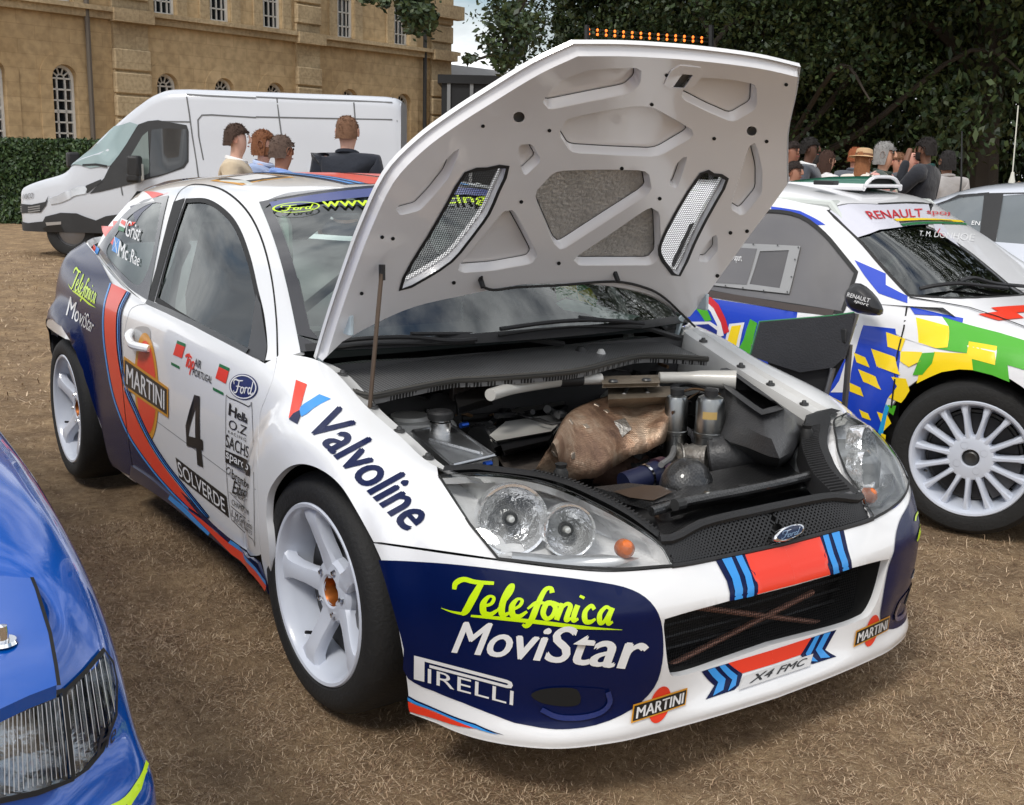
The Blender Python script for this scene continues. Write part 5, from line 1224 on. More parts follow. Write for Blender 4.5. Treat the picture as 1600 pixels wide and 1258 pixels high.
# canisters
for p, r, zt, zb in (((1058,616), .034, .775, .52), ((1111,618), .042, .785, .50)):
    c = Zp(p, zt); M = Matrix.Translation(Vector((c[0], c[1], 0)))
    k_ = MB().lathe([(r, zb), (r, zt - .12), (r + .003, zt - .118), (r + .003, zt - .108), (r, zt - .106), (r, zt - .02), (r - .006, zt - .006), (r - .018, zt), (0, zt)], M, 32).build('damper_canister', mat('canister_alu', (.30, .31, .31), .28, 1, 0, .08, 10), car)
    MB().lathe([(.020, zt - .002), (.020, zt + .016), (.014, zt + .02), (0, zt + .02)], M, 18).build('canister_cap', PLAST, k_)
c = Zp((1111,618), .785); a = np.linspace(-1.25, -.25, 6) + math.atan2(CAM[1] - c[1], CAM[0] - c[0]) + .75
MB().grid([[(c[0] + .0427 * math.cos(t), c[1] + .0427 * math.sin(t), z) for z in (.722, .744)] for t in a]).build('canister_label', mat('label_gold', srgb(190, 160, 100), .5), k_)
# air box with its open mouth
ABX = mat('airbox_black', (.045, .045, .047), .38, 0, 0, .25, 12, .2, 140)
ZE = Q(900, 540, 3.9925)
mo = ZE((885,165),(905,142),(940,138),(1000,170),(1120,255),(1240,345),(1298,395),(1230,415),(1158,432),(1110,400),(1020,335),(930,265))
mi = ZE((918,180),(928,165),(950,160),(1000,195),(1110,275),(1210,340),(1262,372),(1210,385),(1165,398),(1120,370),(1030,305),(945,240))
zm = [.80,.80,.80,.795,.785,.775,.77,.768,.768,.77,.78,.79]
low = ZE((900,560),(960,470),(1040,420),(1180,400),(1330,420),(1425,470),(1420,560),(1350,660),(1270,705),(1200,690),(1080,640),(960,600))
lob = ZE((940,640),(980,560),(1060,500),(1180,470),(1320,480),(1420,540),(1415,620),(1340,720),(1260,760),(1180,750),(1080,720),(1000,690))
ab = loftz('air_box', [(mi, [z - .05 for z in zm]), (mi, [z - .004 for z in zm]), (mo, zm), (mo, [z - .012 for z in zm]), ([tuple(np.array(a) * .45 + np.array(b) * .55 + (0, 0)) for a, b in zip(mo, low)], .725), (low, .675), (lob, .60)], ABX, car, True, 50)
def P_(x, y): return (900 + x / 3.9925, 540 + y / 3.9925)
el = [Zp(P_(*q), z) for q, z in (((1130,610), .635), ((1040,650), .63), ((930,690), .615), ((840,705), .605))]
MB().tube(cr(el, 5), [.066] * 3 + [.060, .063] * 6 + [.055], 20).build('intake_elbow', ABX, ab)
dv = (el[0] - el[1]); dv /= np.linalg.norm(dv); M = Vector(dv).to_track_quat('Z', 'Y').to_matrix().to_4x4(); M.translation = Vector(el[0])
MB().lathe([(.06, -.004), (.094, -.004), (.098, .004), (.094, .02), (.06, .03)], M, 36).build('box_flange', ABX, ab)
for t in (.06, .93):
    q = np.array(cr(el, 10)); i = int(t * (len(q) - 2)); MB().tube([q[i], q[i] + (q[i + 1] - q[i]) * .5], .058 if t < .5 else .054, 20, False).build('hose_clamp', CHROME, ab)
tb = MB().tube([Zp(P_(830, 705), .605), Zp(P_(720, 700), .60), Zp(P_(640, 700), .59)], [.045, .04, .034], 16).build('throttle_body', mat('dirty_alu', (.36, .34, .31), .45, .9, 0, .35, 40, .5, 60), car)
for x in (650, 685, 720, 755): MB().tube([Zp(P_(x, 700), .597), Zp(P_(x + 8, 700), .597)], .043, 16).build('throttle_rib', MATS['dirty_alu'], tb)
MB().tube([Zp(P_(*q), z) for q, z in (((300,870), .56), ((400,835), .57), ((490,800), .58), ((570,770), .59))], .036, 16).build('turbo_hose', mat('hose_navy', (.012, .016, .05), .45, 0, .1), car)
for x, y in ((420, 825), (460, 812)):
    MB().tube([Zp(P_(x, y), .574), Zp(P_(x + 14, y - 5), .5745)], .0385, 16, False).build('hose_clamp', CHROME, tb)
MB().tube([Zp(P_(505, 795), .582), Zp(P_(545, 780), .585)], .042, 18).build('hose_collar', mat('collar_purple', (.10, .05, .08), .3, .7), tb)
# small turbo housing and grey breather hose
MB().lathe([(.02, -.03), (.06, -.02), (.065, 0), (.055, .02), (.02, .03)], Matrix.Translation(Vector(Zp(P_(650, 610), .60))) @ Matrix.Rotation(1.0, 4, 'Y'), 24).build('compressor_housing', mat('cast_grey', (.16, .16, .17), .6, .6, 0, .3, 60, .6, 120), car)
MB().tube([Zp(P_(*q), .62) for q in curve((585,525),(612,580),(612,640),(590,700),(530,745), n=4)], .009, 8).build('breather_hose', mat('hose_grey', (.22, .22, .22), .5, .3), car)
# carbon duct dome, deck and front tray
dome = []
dc, dr_ = Zp(P_(690, 850), .60), .062
for i, ph in enumerate(np.linspace(0, math.pi / 2, 8)):
    dome.append([(dc[0] + dr_ * 1.15 * math.cos(ph) * math.cos(t), dc[1] + dr_ * 1.25 * math.cos(ph) * math.sin(t), dc[2] - .02 + .085 * math.sin(ph)) for t in np.linspace(0, 2 * math.pi, 28, endpoint=False)])
MB().grid(np.array(dome).transpose(1, 0, 2), True).build('duct_dome', CARBON, car)
deck = Surf(lambda u, v: np.stack([u, v - .9, .575 + .02 * np.sin(v * 2) - .05 * (u - .55)], -1), 1.1, 1.8, 20, 20)
if deck.normal([[.5, .9]])[0][2] < 0: deck.flip = -1
dk = deck.cut('radiator_deck', [P_(*q) for q in ((110,905),(330,880),(520,900),(640,930),(800,815),(1080,760),(1200,745),(1500,665),(1585,720),(1560,800),(1300,850),(1040,905),(700,960),(480,1010))], CARBON, car, off=.01, flange=.02)
deck.cut('deck_plate', [P_(*q) for q in ((230,940),(420,905),(520,905),(600,945),(480,1000),(330,980))], mat('plate_brown', srgb(88, 72, 60), .35, .4, .2, .2, 12), dk, off=.014)
tr = [atZ(P_(*q), z) for q, z in (((470,1035), .592), ((640,985), .60), ((830,945), .606), ((1040,905), .612), ((1280,855), .618), ((1500,800), .62))]
MB().tube(cr(tr, 4), .013, 10).build('tray_edge', CARBON, dk)
for x, y in ((640, 990), (1040, 905)): MB().tube([atZ(P_(x - 25, y + 6), .607), atZ(P_(x + 25, y - 6), .607)], .016, 10).build('edge_sleeve', mat('tape_black', (.03, .03, .03), .6), dk)
bed = [atZ(P_(*q), .555) for q in ((480,1050),(640,1000),(1040,920),(1500,815),(1640,870),(1790,955),(560,1230))]
mesh('front_tray', bed, [tuple(range(len(bed)))], CARBON, dk, False)
bk_ = [(atZ(P_(a, b), .60), atZ(P_(a, b + 30), .56)) for a, b in ((590,1040),(830,975),(1040,935),(1300,880),(1500,830))]
MB().grid([list(q) for q in bk_]).build('tray_back', CARBON, dk)
for q in ((1010,1060),(1305,990)): MB().lathe([(0, .008), (.006, .006), (.008, 0)], Matrix.Translation(Vector(atZ(P_(*q), .57))) @ Matrix.Rotation(1.2, 4, 'Y'), 10).build('tray_bolt', BRONZE, dk)
# side trim with ribs beside each headlight, rubber edge above the lamp
up = [(690,740),(760,737),(830,745),(880,760),(930,782),(980,809),(1028,845)]
for sg in (1, -1):
    P3 = np.array([skin.xyz([skin.px(p)])[0] for p in cr(up, 4)]); A = P3 + [0, .002, .006]; B = P3 + [-.02, .02, .012]; C = P3 + [-.05, .05, .0]; D = P3 + [-.06, .055, -.05]
    tr_ = MB().grid(np.stack([A, B, C, D], 1) * [1, sg, 1]).build('lamp_trim', PLAST, car)
    for i in range(8, len(P3) - 1):
        for t in (0, .5):
            a = (P3[i] * (1 - t) + P3[i + 1] * t); MB().tube([(a + [-.018, .018, .014]) * [1, sg, 1], (a + [-.05, .05, .003]) * [1, sg, 1]], .0025, 5).build('trim_rib', PLAST, tr_)
    q = (P3[len(P3) // 2] + [-.05, .03, .0]) * [1, sg, 1]
    MB().lathe([(.018, -.02), (.018, .02), (.012, .03), (.015, .04), (0, .045)], Matrix.Translation(Vector(q)), 14).build('bonnet_buffer', RUBBER, tr_)
# back of the left lamp unit
M = Matrix.Translation((.50, .55, .60))
bevel(MB().box((-.10, -.14, -.07), (.10, .10, .06), M @ Matrix.Rotation(-.6, 4, 'Z')).build('lamp_housing', mat('housing_grey', (.35, .36, .37), .35, .3), car), .03, 3)
# cam cover, block, belt cover
bevel(loftz('cam_cover', [(ZE_ := [(793,659),(882,645),(872,660),(862,672),(775,688),(768,680)], .675), ([(p[0], p[1] + 6) for p in ZE_], .65)], mat('cover_white', srgb(212, 210, 204), .35, .2, .2), car), .006)
bevel(loftz('coil_rail', [([(782,688),(866,670),(858,686),(786,704)], .66), ([(784,694),(866,678),(858,694),(788,712)], .62)], mat('rail_black', (.02, .02, .022), .3, 0, .4), car), .006)
loftz('engine_block', [([(778,700),(870,684),(850,735),(780,738)], .60), ([(778,710),(870,694),(850,745),(780,748)], .45)], mat('block_grey', srgb(118, 110, 104), .5, .7, 0, .3, 40, .4, 60), car)
c = Zp((755,692), .63); M = Matrix.Translation(Vector(c)) @ Matrix.Rotation(R(90), 4, 'X') @ Matrix.Rotation(.25, 4, 'Y')
bc = MB().lathe([(0, .012), (.03, .012), (.05, .018), (.056, .012), (.058, -.02), (.05, -.025)], M, 30).build('cam_pulley', PLAST, car)
for i in range(24): 
    a = i * math.pi / 12; bevel(MB().box((.054, -.003, -.018), (.061, .003, .012), M @ Matrix.Rotation(a, 4, 'Z')).build('belt_tooth', RUBBER, bc), .001)
fb = bevel(loftz('relay_box', [([(712,617),(762,603),(770,620),(716,637)], .775), ([(712,626),(762,612),(770,632),(716,648)], .72)], CARBON, car), .004)
for i in range(7):
    p = np.array([709, 609]) + np.array([52, -15]) * i / 6; c = Zp(tuple(p), .785); bevel(MB().box((-.012, -.010, -.03), (.012, .010, .012), Matrix.Translation(Vector(c))).build('relay', mat('relay_brown', (.03, .022, .02), .5), fb), .003)
# hoses and looms
rng = random.Random(7)
def hoses(x0, x1, y0, y1, z0, z1, n, cols):
    for i in range(n):
        p = np.array([rng.uniform(x0, x1), rng.uniform(y0, y1)]); a = rng.uniform(-.5, .4); l = rng.uniform(25, 70); z = rng.uniform(z0, z1); pts = []
        for t in np.linspace(-.5, .5, 4): pts.append(Zp((np.clip(p[0] + l * t * math.cos(a), x0, x1), np.clip(p[1] + l * t * math.sin(a) + rng.uniform(-6, 6), y0, y1)), z + rng.uniform(-.02, .02)))
        r = rng.choice([.003, .004, .006, .009, .013])
        MB().tube(cr(pts, 4), r, 7).build('hose', rng.choice(cols), car)
hc = [RUBBER, PLAST, STEEL, PLAST, RUBBER, mat('loom_grey', (.12, .12, .12), .5, .4), mat('loom_tan', (.16, .09, .04), .5)]
hoses(700, 880, 622, 662, .60, .70, 40, hc); hoses(1030, 1110, 640, 720, .52, .62, 16, hc); hoses(590, 700, 600, 625, .72, .78, 8, hc); hoses(640, 760, 600, 625, .70, .76, 8, hc); hoses(1040, 1130, 585, 640, .62, .74, 9, hc)
hoses(980, 1090, 690, 740, .50, .56, 14, hc); hoses(720, 860, 690, 745, .48, .56, 10, hc); hoses(940, 1060, 560, 585, .72, .78, 6, hc)
MB().tube([Zp(p, .745) for p in curve((1040,612),(1065,600),(1095,606),(1130,625), n=5)], .009, 8).build('hose', PLAST, car)
MB().tube([Zp(p, .75) for p in curve((1065,612),(1090,608),(1130,618), n=5)], .004, 6).build('hose', hc[-1], car)
for p in ((720,665),(757,726)): MB().tube([Zp(p, .70), Zp((p[0] + 10, p[1] - 2), .70)], .008, 8).build('hose_fitting', mat('anodised_blue', (.02, .08, .4), .3, .8), car)
GRY = mat('part_grey', srgb(128, 126, 122), .45, .6, 0, .3, 30, .4, 70); LGR = mat('part_pale', srgb(176, 174, 168), .4, .3, 0, .2, 20)
for nm, q, z0, z1, mm in (('injector_rail', ((800,640),(880,628),(884,634),(804,647)), .69, .67, GRY), ('plug_cover', ((790,650),(885,634),(886,641),(792,658)), .672, .65, PLAST), ('sensor_box', ((660,608),(690,603),(692,614),(662,619)), .77, .73, PLAST), ('turbo_flange', ((985,715),(1015,700),(1022,716),(995,730)), .56, .52, GRY), ('pump_body', ((1040,690),(1075,685),(1078,705),(1044,712)), .56, .5, LGR), ('mount_plate', ((735,722),(775,715),(790,735),(745,742)), .60, .56, GRY), ('belt_guard', ((765,668),(790,662),(796,690),(772,700)), .655, .60, PLAST), ('oil_filter', ((1005,735),(1030,730),(1034,745),(1010,750)), .57, .53, GRY)):
    bevel(loftz(nm, [(q, z0), (q, z1)], mm, car), .005)
for a_, r, mm in ((((700,640),(740,630),(780,640),(800,660)), .012, PLAST), (((720,655),(760,650),(790,645)), .014, RUBBER), (((640,640),(690,650),(720,662)), .007, GRY), (((860,640),(880,625),(900,622)), .010, LGR), (((800,628),(850,618),(900,614)), .008, PLAST), (((770,640),(830,630),(870,640)), .006, LGR)):
    MB().tube(cr([Zp(p, .66) for p in a_], 5), r, 8).build('hose', mm, car)
# brown downpipe below the shield
MB().tube([Zp(p, z) for p, z in (((930,735), .54), ((965,742), .53), ((1000,735), .52), ((1015,705), .53))], [.04, .05, .05, .035], 16).build('downpipe', mat('rust_pipe', srgb(72, 52, 42), .65, .5, 0, .4, 20, .5, 60), car)
# ------------------------------------------------------------------ grille and air intake
gl = [np.array([a, 6.05]) for a in np.linspace(0, 2.0, 10)] + [np.array([2.0, 8.95])] + [np.array([a, 8.95]) for a in np.linspace(1.98, 0, 10)]
gb = skin.cut('grille_back', gl, DARK, car, step=.05, uv=True, off=-.02, both=True)
m = MB()
for sg in (1, -1):
    for d in (1, -1):
        for k in np.arange(-.6, 2.4, .0667):
            pts = [(k + d * t * .42, 6.1 + 2.7 * t) for t in np.linspace(0, 1, 5)]; pts = [q for q in pts if 0 <= q[0] <= 2.0]
            if len(pts) > 1: m.tube(skin.xyz(pts) * [1, sg, 1] - [.006, 0, 0], .0032, 4, False)
gm = m.build('grille_mesh', PLAST, car); gm['kind'] = 'stuff'
for vv, r in ((6.02, .006), (8.95, .012)):
    a = skin.xyz([[u, vv] for u in np.linspace(0, 2.0, 10)]); MB().tube(np.r_[(a * [1, -1, 1])[::-1], a[1:]], r, 8).build('grille_bar', PLAST, car)
# intake: mesh screen, cooler behind, crossed braces
yy = np.linspace(-.42, .42, 15)
MB().add([(.66, -.46, .17), (.66, .46, .17), (.66, .46, .52), (.66, -.46, .52)], [(0, 1, 2, 3)]).build('cooler_core', dotted('cooler', (.03, .028, .027), 160, .2, .5), car)
for z in np.arange(.24, .46, .03): MB().tube([(.70, -.42, z), (.71, 0, z), (.70, .42, z)], .004, 5).build('cooler_fin', STEEL, car)
BRW = mat('brace_rust', srgb(150, 110, 95), .45, .5, 0, .3, 25)
for a, b in (((1045,1040),(1270,925)), ((1080,948),(1320,978))): MB().tube([atX(a, .735), atX(b, .735)], .0075, 8).build('intake_brace', BRW, car)
m = MB()
for y in np.arange(-.34, .341, .0075): m.tube([(.755, y, .235), (.768, y, .44)], .0007, 3, False)
for z in np.arange(.235, .441, .0075): m.tube([(.755 + (z - .235) * .06, -.34, z), (.755 + (z - .235) * .06, .34, z)], .0007, 3, False)
o = m.build('intake_mesh', PLAST, car); o['kind'] = 'stuff'
ol = [np.array([a, b]) for a, b in [(0, vob)] ] 
lipo = skin.xyz([np.array([0, vob])] + mixloop(skin, openR) + [np.array([0, vot])])
for sg in (1, -1):
    MB().grid(np.stack([lipo, lipo - [.02, -.003, 0]], 1) * [1, sg, 1]).build('intake_lip', WHITE, bumper); MB().grid(np.stack([lipo - [.02, -.003, 0], lipo - [.12, -.02, 0]], 1) * [1, sg, 1]).build('intake_duct', DARK, bumper)
# ================================================================== background: house, hedge, van, trees
BD = np.array([-.272, .962, 0]); BD /= np.linalg.norm(BD); BN = np.array([-BD[1], BD[0], 0])
if BN @ (CAM - at_depth((350, 200), 34)) < 0: BN = -BN
BO = at_depth((350, 200), 34); BO[2] = 0
def wall_az(p):
    q = at_plane(p, BO, BN); return (q - BO) @ BD, q[2]
def BW(a, z, d=0.): return BO + BD * a + np.array([0, 0, z]) + BN * d
def stone(name, c1, c2, sc, brick=None):
    m = bpy.data.materials.new(name); m.use_nodes = True; nt = m.node_tree; b = nt.nodes['Principled BSDF']; b.inputs['Roughness'].default_value = .9; N = nt.nodes.new; Lk = nt.links.new
    t = N('ShaderNodeTexCoord'); n = N('ShaderNodeTexNoise'); n.inputs['Scale'].default_value = sc; n.inputs['Detail'].default_value = 8; n.inputs['Roughness'].default_value = .62; Lk(t.outputs['Object'], n.inputs['Vector'])
    r = N('ShaderNodeValToRGB'); r.color_ramp.elements[0].position = .3; r.color_ramp.elements[0].color = (*c1, 1); r.color_ramp.elements[1].position = .7; r.color_ramp.elements[1].color = (*c2, 1); Lk(n.outputs['Fac'], r.inputs['Fac'])
    n2 = N('ShaderNodeTexNoise'); n2.inputs['Scale'].default_value = sc * 22; n2.inputs['Detail'].default_value = 4; Lk(t.outputs['Object'], n2.inputs['Vector'])
    mu = N('ShaderNodeMix'); mu.data_type = 'RGBA'; mu.blend_type = 'MULTIPLY'; mu.inputs['Factor'].default_value = .55; Lk(r.outputs['Color'], mu.inputs['A']); r2 = N('ShaderNodeValToRGB'); r2.color_ramp.elements[0].position = .35; r2.color_ramp.elements[0].color = (.6, .58, .56, 1); r2.color_ramp.elements[1].position = .6; Lk(n2.outputs['Fac'], r2.inputs['Fac']); Lk(r2.outputs['Color'], mu.inputs['B'])
    ro = N('ShaderNodeMapping'); ro.inputs['Rotation'].default_value = (0, 0, -math.atan2(BD[1], BD[0])); Lk(t.outputs['Object'], ro.inputs['Vector']); sx = N('ShaderNodeSeparateXYZ'); cx = N('ShaderNodeCombineXYZ'); Lk(ro.outputs['Vector'], sx.inputs[0]); Lk(sx.outputs['X'], cx.inputs['X']); Lk(sx.outputs['Z'], cx.inputs['Y'])
    bk = N('ShaderNodeTexBrick'); bk.inputs['Scale'].default_value = 1; bk.inputs['Brick Width'].default_value = .95; bk.inputs['Row Height'].default_value = .36; bk.inputs['Mortar Size'].default_value = .012; bk.inputs['Color1'].default_value = (1, 1, 1, 1); bk.inputs['Color2'].default_value = (.88, .86, .83, 1); bk.inputs['Mortar'].default_value = (.78, .75, .71, 1); Lk(cx.outputs[0], bk.inputs['Vector'])
    m3 = N('ShaderNodeMix'); m3.data_type = 'RGBA'; m3.blend_type = 'MULTIPLY'; m3.inputs['Factor'].default_value = .8; Lk(mu.outputs['Result'], m3.inputs['A']); Lk(bk.outputs['Color'], m3.inputs['B']); Lk(m3.outputs['Result'], b.inputs['Base Color'])
    bp = N('ShaderNodeBump'); bp.inputs['Strength'].default_value = .5; bp.inputs['Distance'].default_value = .03; Lk(n2.outputs['Fac'], bp.inputs['Height']); Lk(bp.outputs['Normal'], b.inputs['Normal'])
    return m
ST1 = stone('wall_stone', srgb(180, 152, 112), srgb(220, 196, 156), .22)
ST2 = stone('dressed_stone', srgb(164, 144, 114), srgb(212, 192, 156), .5)
FRW = mat('sash_white', srgb(220, 220, 216), .5)
PANE = mat('dark_pane', (.012, .014, .018), .06, 0, .3, .3, 1)
house = thing('stone_house', BW(0, 0), 'long honey coloured stone house with sash windows behind the van', 'building')
def wbox(mb, a0, a1, z0, z1, d0, d1):
    V = [BW(a, z, d) for d in (d0, d1) for a, z in ((a0, z0), (a1, z0), (a1, z1), (a0, z1))]
    return mb.add(V, [(0, 3, 2, 1), (4, 5, 6, 7), (0, 1, 5, 4), (1, 2, 6, 5), (2, 3, 7, 6), (3, 0, 4, 7)])
def rect(x0, x1, y0, y1):
    xm, ym = (x0 + x1) / 2, (y0 + y1) / 2
    return wall_az((x0, ym))[0], wall_az((x1, ym))[0], wall_az((xm, y1))[1], wall_az((xm, y0))[1]
zlow = wall_az((103, 225))[1]
arched = [rect(80, 126, 104, 225), rect(247, 279, 113, 222), rect(336, 367, 120, 222), rect(416, 446, 128, 222), rect(534, 559, 139, 224), rect(618, 643, 145, 227), rect(-24, 4, 96, 226)]
zlo = np.mean([w[2] for w in arched[:1]]); ztop = np.mean([w[3] for w in arched]); wid = np.mean([abs(w[1] - w[0]) for w in arched])
upper = [rect(70, 110, -60, 16), rect(238, 274, -45, 26), rect(326, 359, -36, 36), rect(410, 439, -20, 45), rect(526, 553, 5, 61), rect(615, 639, 15, 70)]
zub = np.mean([w[2] for w in upper]); zut = zub + 2.6; wu_ = np.mean([abs(w[1] - w[0]) for w in upper])
Acs = [(w[0] + w[1]) / 2 for w in arched]; Ucs = [(w[0] + w[1]) / 2 for w in upper]
aL, aR_ = wall_az((-70, 150))[0], wall_az((703, 150))[0]
def archpoly(c, w, z0, z1, k=14):
    r = w / 2; return [(c - r, z0), (c + r, z0)] + [(c + r * math.cos(t), z1 - r + r * math.sin(t)) for t in np.linspace(0, math.pi, k)]
wallS = Surf(lambda u, v: BO + np.outer(u - 30, BD) + np.outer(v, [0, 0, 1.]), 80, 20, 2, 2)
uvw = lambda P: [(a + 30, z) for a, z in P]
if wallS.normal([[30, 5]])[0] @ BN < 0: wallS.flip = -1
ZT = 11.5
wall = wallS.cut('wall', uvw([(aL, -.2), (aR_, -.2), (aR_, ZT), (aL, ZT)]), ST1, house, holes=[uvw(archpoly(c, wid, zlo, ztop)) for c in Acs] + [uvw([(c - wu_ / 2, zub), (c + wu_ / 2, zub), (c + wu_ / 2, zut), (c - wu_ / 2, zut)]) for c in Ucs], step=4, uv=True, flange=.35)
MB().add([BW(aR_, -.2), BW(aR_, ZT), BW(aR_, ZT, -9), BW(aR_, -.2, -9)], [(0, 1, 2, 3)]).build('side_wall', ST1, house)
MB().add([BW(aL - 1, ZT, .5), BW(aR_ + .5, ZT, .5), BW(aR_ + .5, ZT + 2.5, -5), BW(aL - 1, ZT + 2.5, -5)], [(0, 1, 2, 3)]).build('roof', mat('slate', (.12, .12, .13), .8), house)
for c in Acs:
    P = archpoly(c, wid, zlo, ztop); r = wid / 2
    w = mesh('arched_window', [BW(a, z, -.26) for a, z in P], [tuple(range(len(P)))], PANE, house, False)
    fr = MB(); wbox(fr, c - r, c - r + .07, zlo, ztop - r, -.26, -.18); wbox(fr, c + r - .07, c + r, zlo, ztop - r, -.26, -.18); wbox(fr, c - r, c + r, zlo, zlo + .09, -.26, -.16)
    an = np.linspace(0, math.pi, 15); fr.grid([[BW(c + q * math.cos(t), ztop - r + q * math.sin(t), d) for q, d in ((r, -.2), (r, -.18), (r - .08, -.18), (r - .08, -.26))] for t in an]); fr.build('frame', FRW, w, False)
    for k in range(1, 3):
        b = MB(); x = c - r + wid * k / 3; wbox(b, x - .022, x + .022, zlo, ztop - r, -.25, -.2); b.build('glazing_bar', FRW, w, False)
    rows = 6
    for k in range(1, rows + 1):
        z = zlo + (ztop - r - zlo) * k / rows; b = MB(); t_ = .022 if k != 3 else .04; wbox(b, c - r, c + r, z - t_, z + t_, -.25, -.2); b.build('glazing_bar', FRW, w, False)
    for t in np.radians([36, 72, 108, 144]):
        MB().tube([BW(c + .3 * r * math.cos(t), ztop - r + .3 * r * math.sin(t), -.22), BW(c + .95 * r * math.cos(t), ztop - r + .95 * r * math.sin(t), -.22)], .022, 4).build('fan_bar', FRW, w, False)
    MB().tube([BW(c + .3 * r * math.cos(t), ztop - r + .3 * r * math.sin(t), -.22) for t in np.linspace(0, math.pi, 8)], .022, 4).build('fan_bar', FRW, w, False)
    s = MB(); R1 = r + .34
    s.grid([[BW(c + q * math.cos(t), ztop - r + q * math.sin(t), d) for q, d in ((r, .0), (r, .025), (R1, .025), (R1, 0))] for t in an])
    s.grid([[BW(c + sg_ * q, z, d) for q, d in ((r, .0), (r, .025), (R1, .025), (R1, 0))] for sg_, z in ((1, ztop - r), (1, zlo - .9))]); s.grid([[BW(c - q, z, d) for q, d in ((r, .0), (r, .025), (R1, .025), (R1, 0))] for z in (ztop - r, zlo - .9)])
    s.build('window_surround', ST1, house, False)
for c in Ucs:
    w = mesh('sash_window', [BW(c - wu_ / 2, zub, -.2), BW(c + wu_ / 2, zub, -.2), BW(c + wu_ / 2, zut, -.2), BW(c - wu_ / 2, zut, -.2)], [(0, 1, 2, 3)], PANE, house, False)
    for x0, x1, z0, z1 in ((c - wu_ / 2, c - wu_ / 2 + .07, zub, zut), (c + wu_ / 2 - .07, c + wu_ / 2, zub, zut), (c - wu_ / 2, c + wu_ / 2, zub, zub + .12), (c - wu_ / 2, c + wu_ / 2, (zub + zut) / 2 - .04, (zub + zut) / 2 + .04)):
        b = MB(); wbox(b, x0, x1, z0, z1, -.19, -.12); b.build('frame', FRW, w, False)
    for k in range(1, 4): b = MB(); x = c - wu_ / 2 + wu_ * k / 4; wbox(b, x - .02, x + .02, zub, zut, -.19, -.15); b.build('glazing_bar', FRW, w, False)
    for k in range(1, 6): b = MB(); z = zub + (zut - zub) * k / 6; wbox(b, c - wu_ / 2, c + wu_ / 2, z - .02, z + .02, -.19, -.15); b.build('glazing_bar', FRW, w, False)
    for sg_ in (-1, 1): b = MB(); x = c + sg_ * (wu_ / 2 + .18); wbox(b, x - .16, x + .16, zub - .0, zut + .3, 0, .06); b.build('window_jamb', ST2, house, False)
zb0, zb1 = wall_az((350, 53))[1], wall_az((350, 36))[1]
b = MB(); wbox(b, aL, aR_ + .15, zb0, zb1, 0, .16); wbox(b, aL, aR_ + .25, zb1 - .12, zb1, .16, .28); b.build('string_course', ST2, house, False)
zc1 = wall_az((690, 20))[1]; b = MB(); wbox(b, aR_ - 1.6, aR_ + .35, zc1 - .2, zc1 + .25, 0, .35); b.build('cornice', ST2, house, False)
for x0, x1 in ((174, 231), (460, 498), (671, 703)):
    p0, p1 = wall_az((x0, 90))[0], wall_az((x1, 90))[0]
    hgt_b = .62
    for k in range(int(ZT / hgt_b)):
        z = k * hgt_b
        if z < zb1 and z + hgt_b > zb0 - .1: continue
        b = MB(); wbox(b, p0, p1, z + .03, z + hgt_b - .03, 0, .18); bevel(b.build('quoin_block', ST2, house, False), .03, 1)
    b = MB(); wbox(b, p0 + .03, p1 - .03, 0, ZT, 0, .10); b.build('quoin_core', ST2, house, False); b = MB(); wbox(b, p0 - .05, p1 + .05, zb0 - .03, zb1, .0, .34); b.build('course_break', ST2, house, False)
for x, mm in ((137, 'pipe_lead'), (660, 'pipe_black')):
    a0 = wall_az((x, 120))[0]; pm2 = mat(mm, (.03, .03, .03) if 'black' in mm else (.13, .11, .09), .6)
    MB().tube([BW(a0, 0, .12), BW(a0, ZT, .12)], .07, 8).build('drain_pipe', pm2, house)
# low slate-roofed range and dark stage box right of the house
rg = thing('outbuilding', at_depth((735, 200), 42), 'grey slate roof of a low range beyond the house corner', 'building')
q0, q1 = at_depth((700, 100), 44), at_depth((800, 113), 50); q2, q3 = at_depth((800, 128), 46), at_depth((700, 122), 40)
mesh('slate_roof', [q0, q1, q2, q3], [(3, 2, 1, 0)], mat('slate_roof', srgb(112, 112, 112), .8, 0, 0, .15, 2, .4, 6), rg, False)
mesh('range_wall', [q3, q2, q2 * [1, 1, 0], q3 * [1, 1, 0]], [(3, 2, 1, 0)], ST1, rg, False)
BXM = mat('stage_black', (.015, .016, .018), .6)
sb_ = thing('stage_box', at_depth((735, 240), 30) * [1, 1, 0], 'black box truck stage beside the corner of the stone house', 'stage')
c0 = at_depth((690, 124), 30); c1 = at_depth((860, 118), 30)
ax_ = (c1 - c0); ax_[2] = 0; ln_ = np.linalg.norm(ax_); ax_ /= ln_; ay_ = np.array([-ax_[1], ax_[0], 0])
if ay_ @ (CAM - c0) > 0: ay_ = -ay_
MBx = Matrix(((ax_[0], ay_[0], 0, c0[0]), (ax_[1], ay_[1], 0, c0[1]), (0, 0, 1, 0), (0, 0, 0, 1)))
MB().box((0, 0, .6), (ln_, 3, c0[2]), MBx).build('body', BXM, sb_, False)
for x in (.15, .75, 1.6): MB().box((x, -.05, .5), (x + .09, 0, c0[2] + .1), MBx).build('post', mat('post_grey', (.25, .26, .27), .5), sb_, False)
MB().box((-.1, -.08, c0[2] - .1), (ln_ + .1, 3, c0[2] + .12), MBx).build('top_rail', BXM, sb_, False)
MB().lathe([(0, 0), (.3, .06), (.42, .2)], Matrix.Translation(Vector(at_depth((818, 78), 31))) @ Matrix.Rotation(1.4, 4, 'X'), 20).build('dish', BXM, sb_)
MB().tube([at_depth((818, 78), 31), at_depth((822, 125), 31)], .05, 6).build('mast', BXM, sb_)
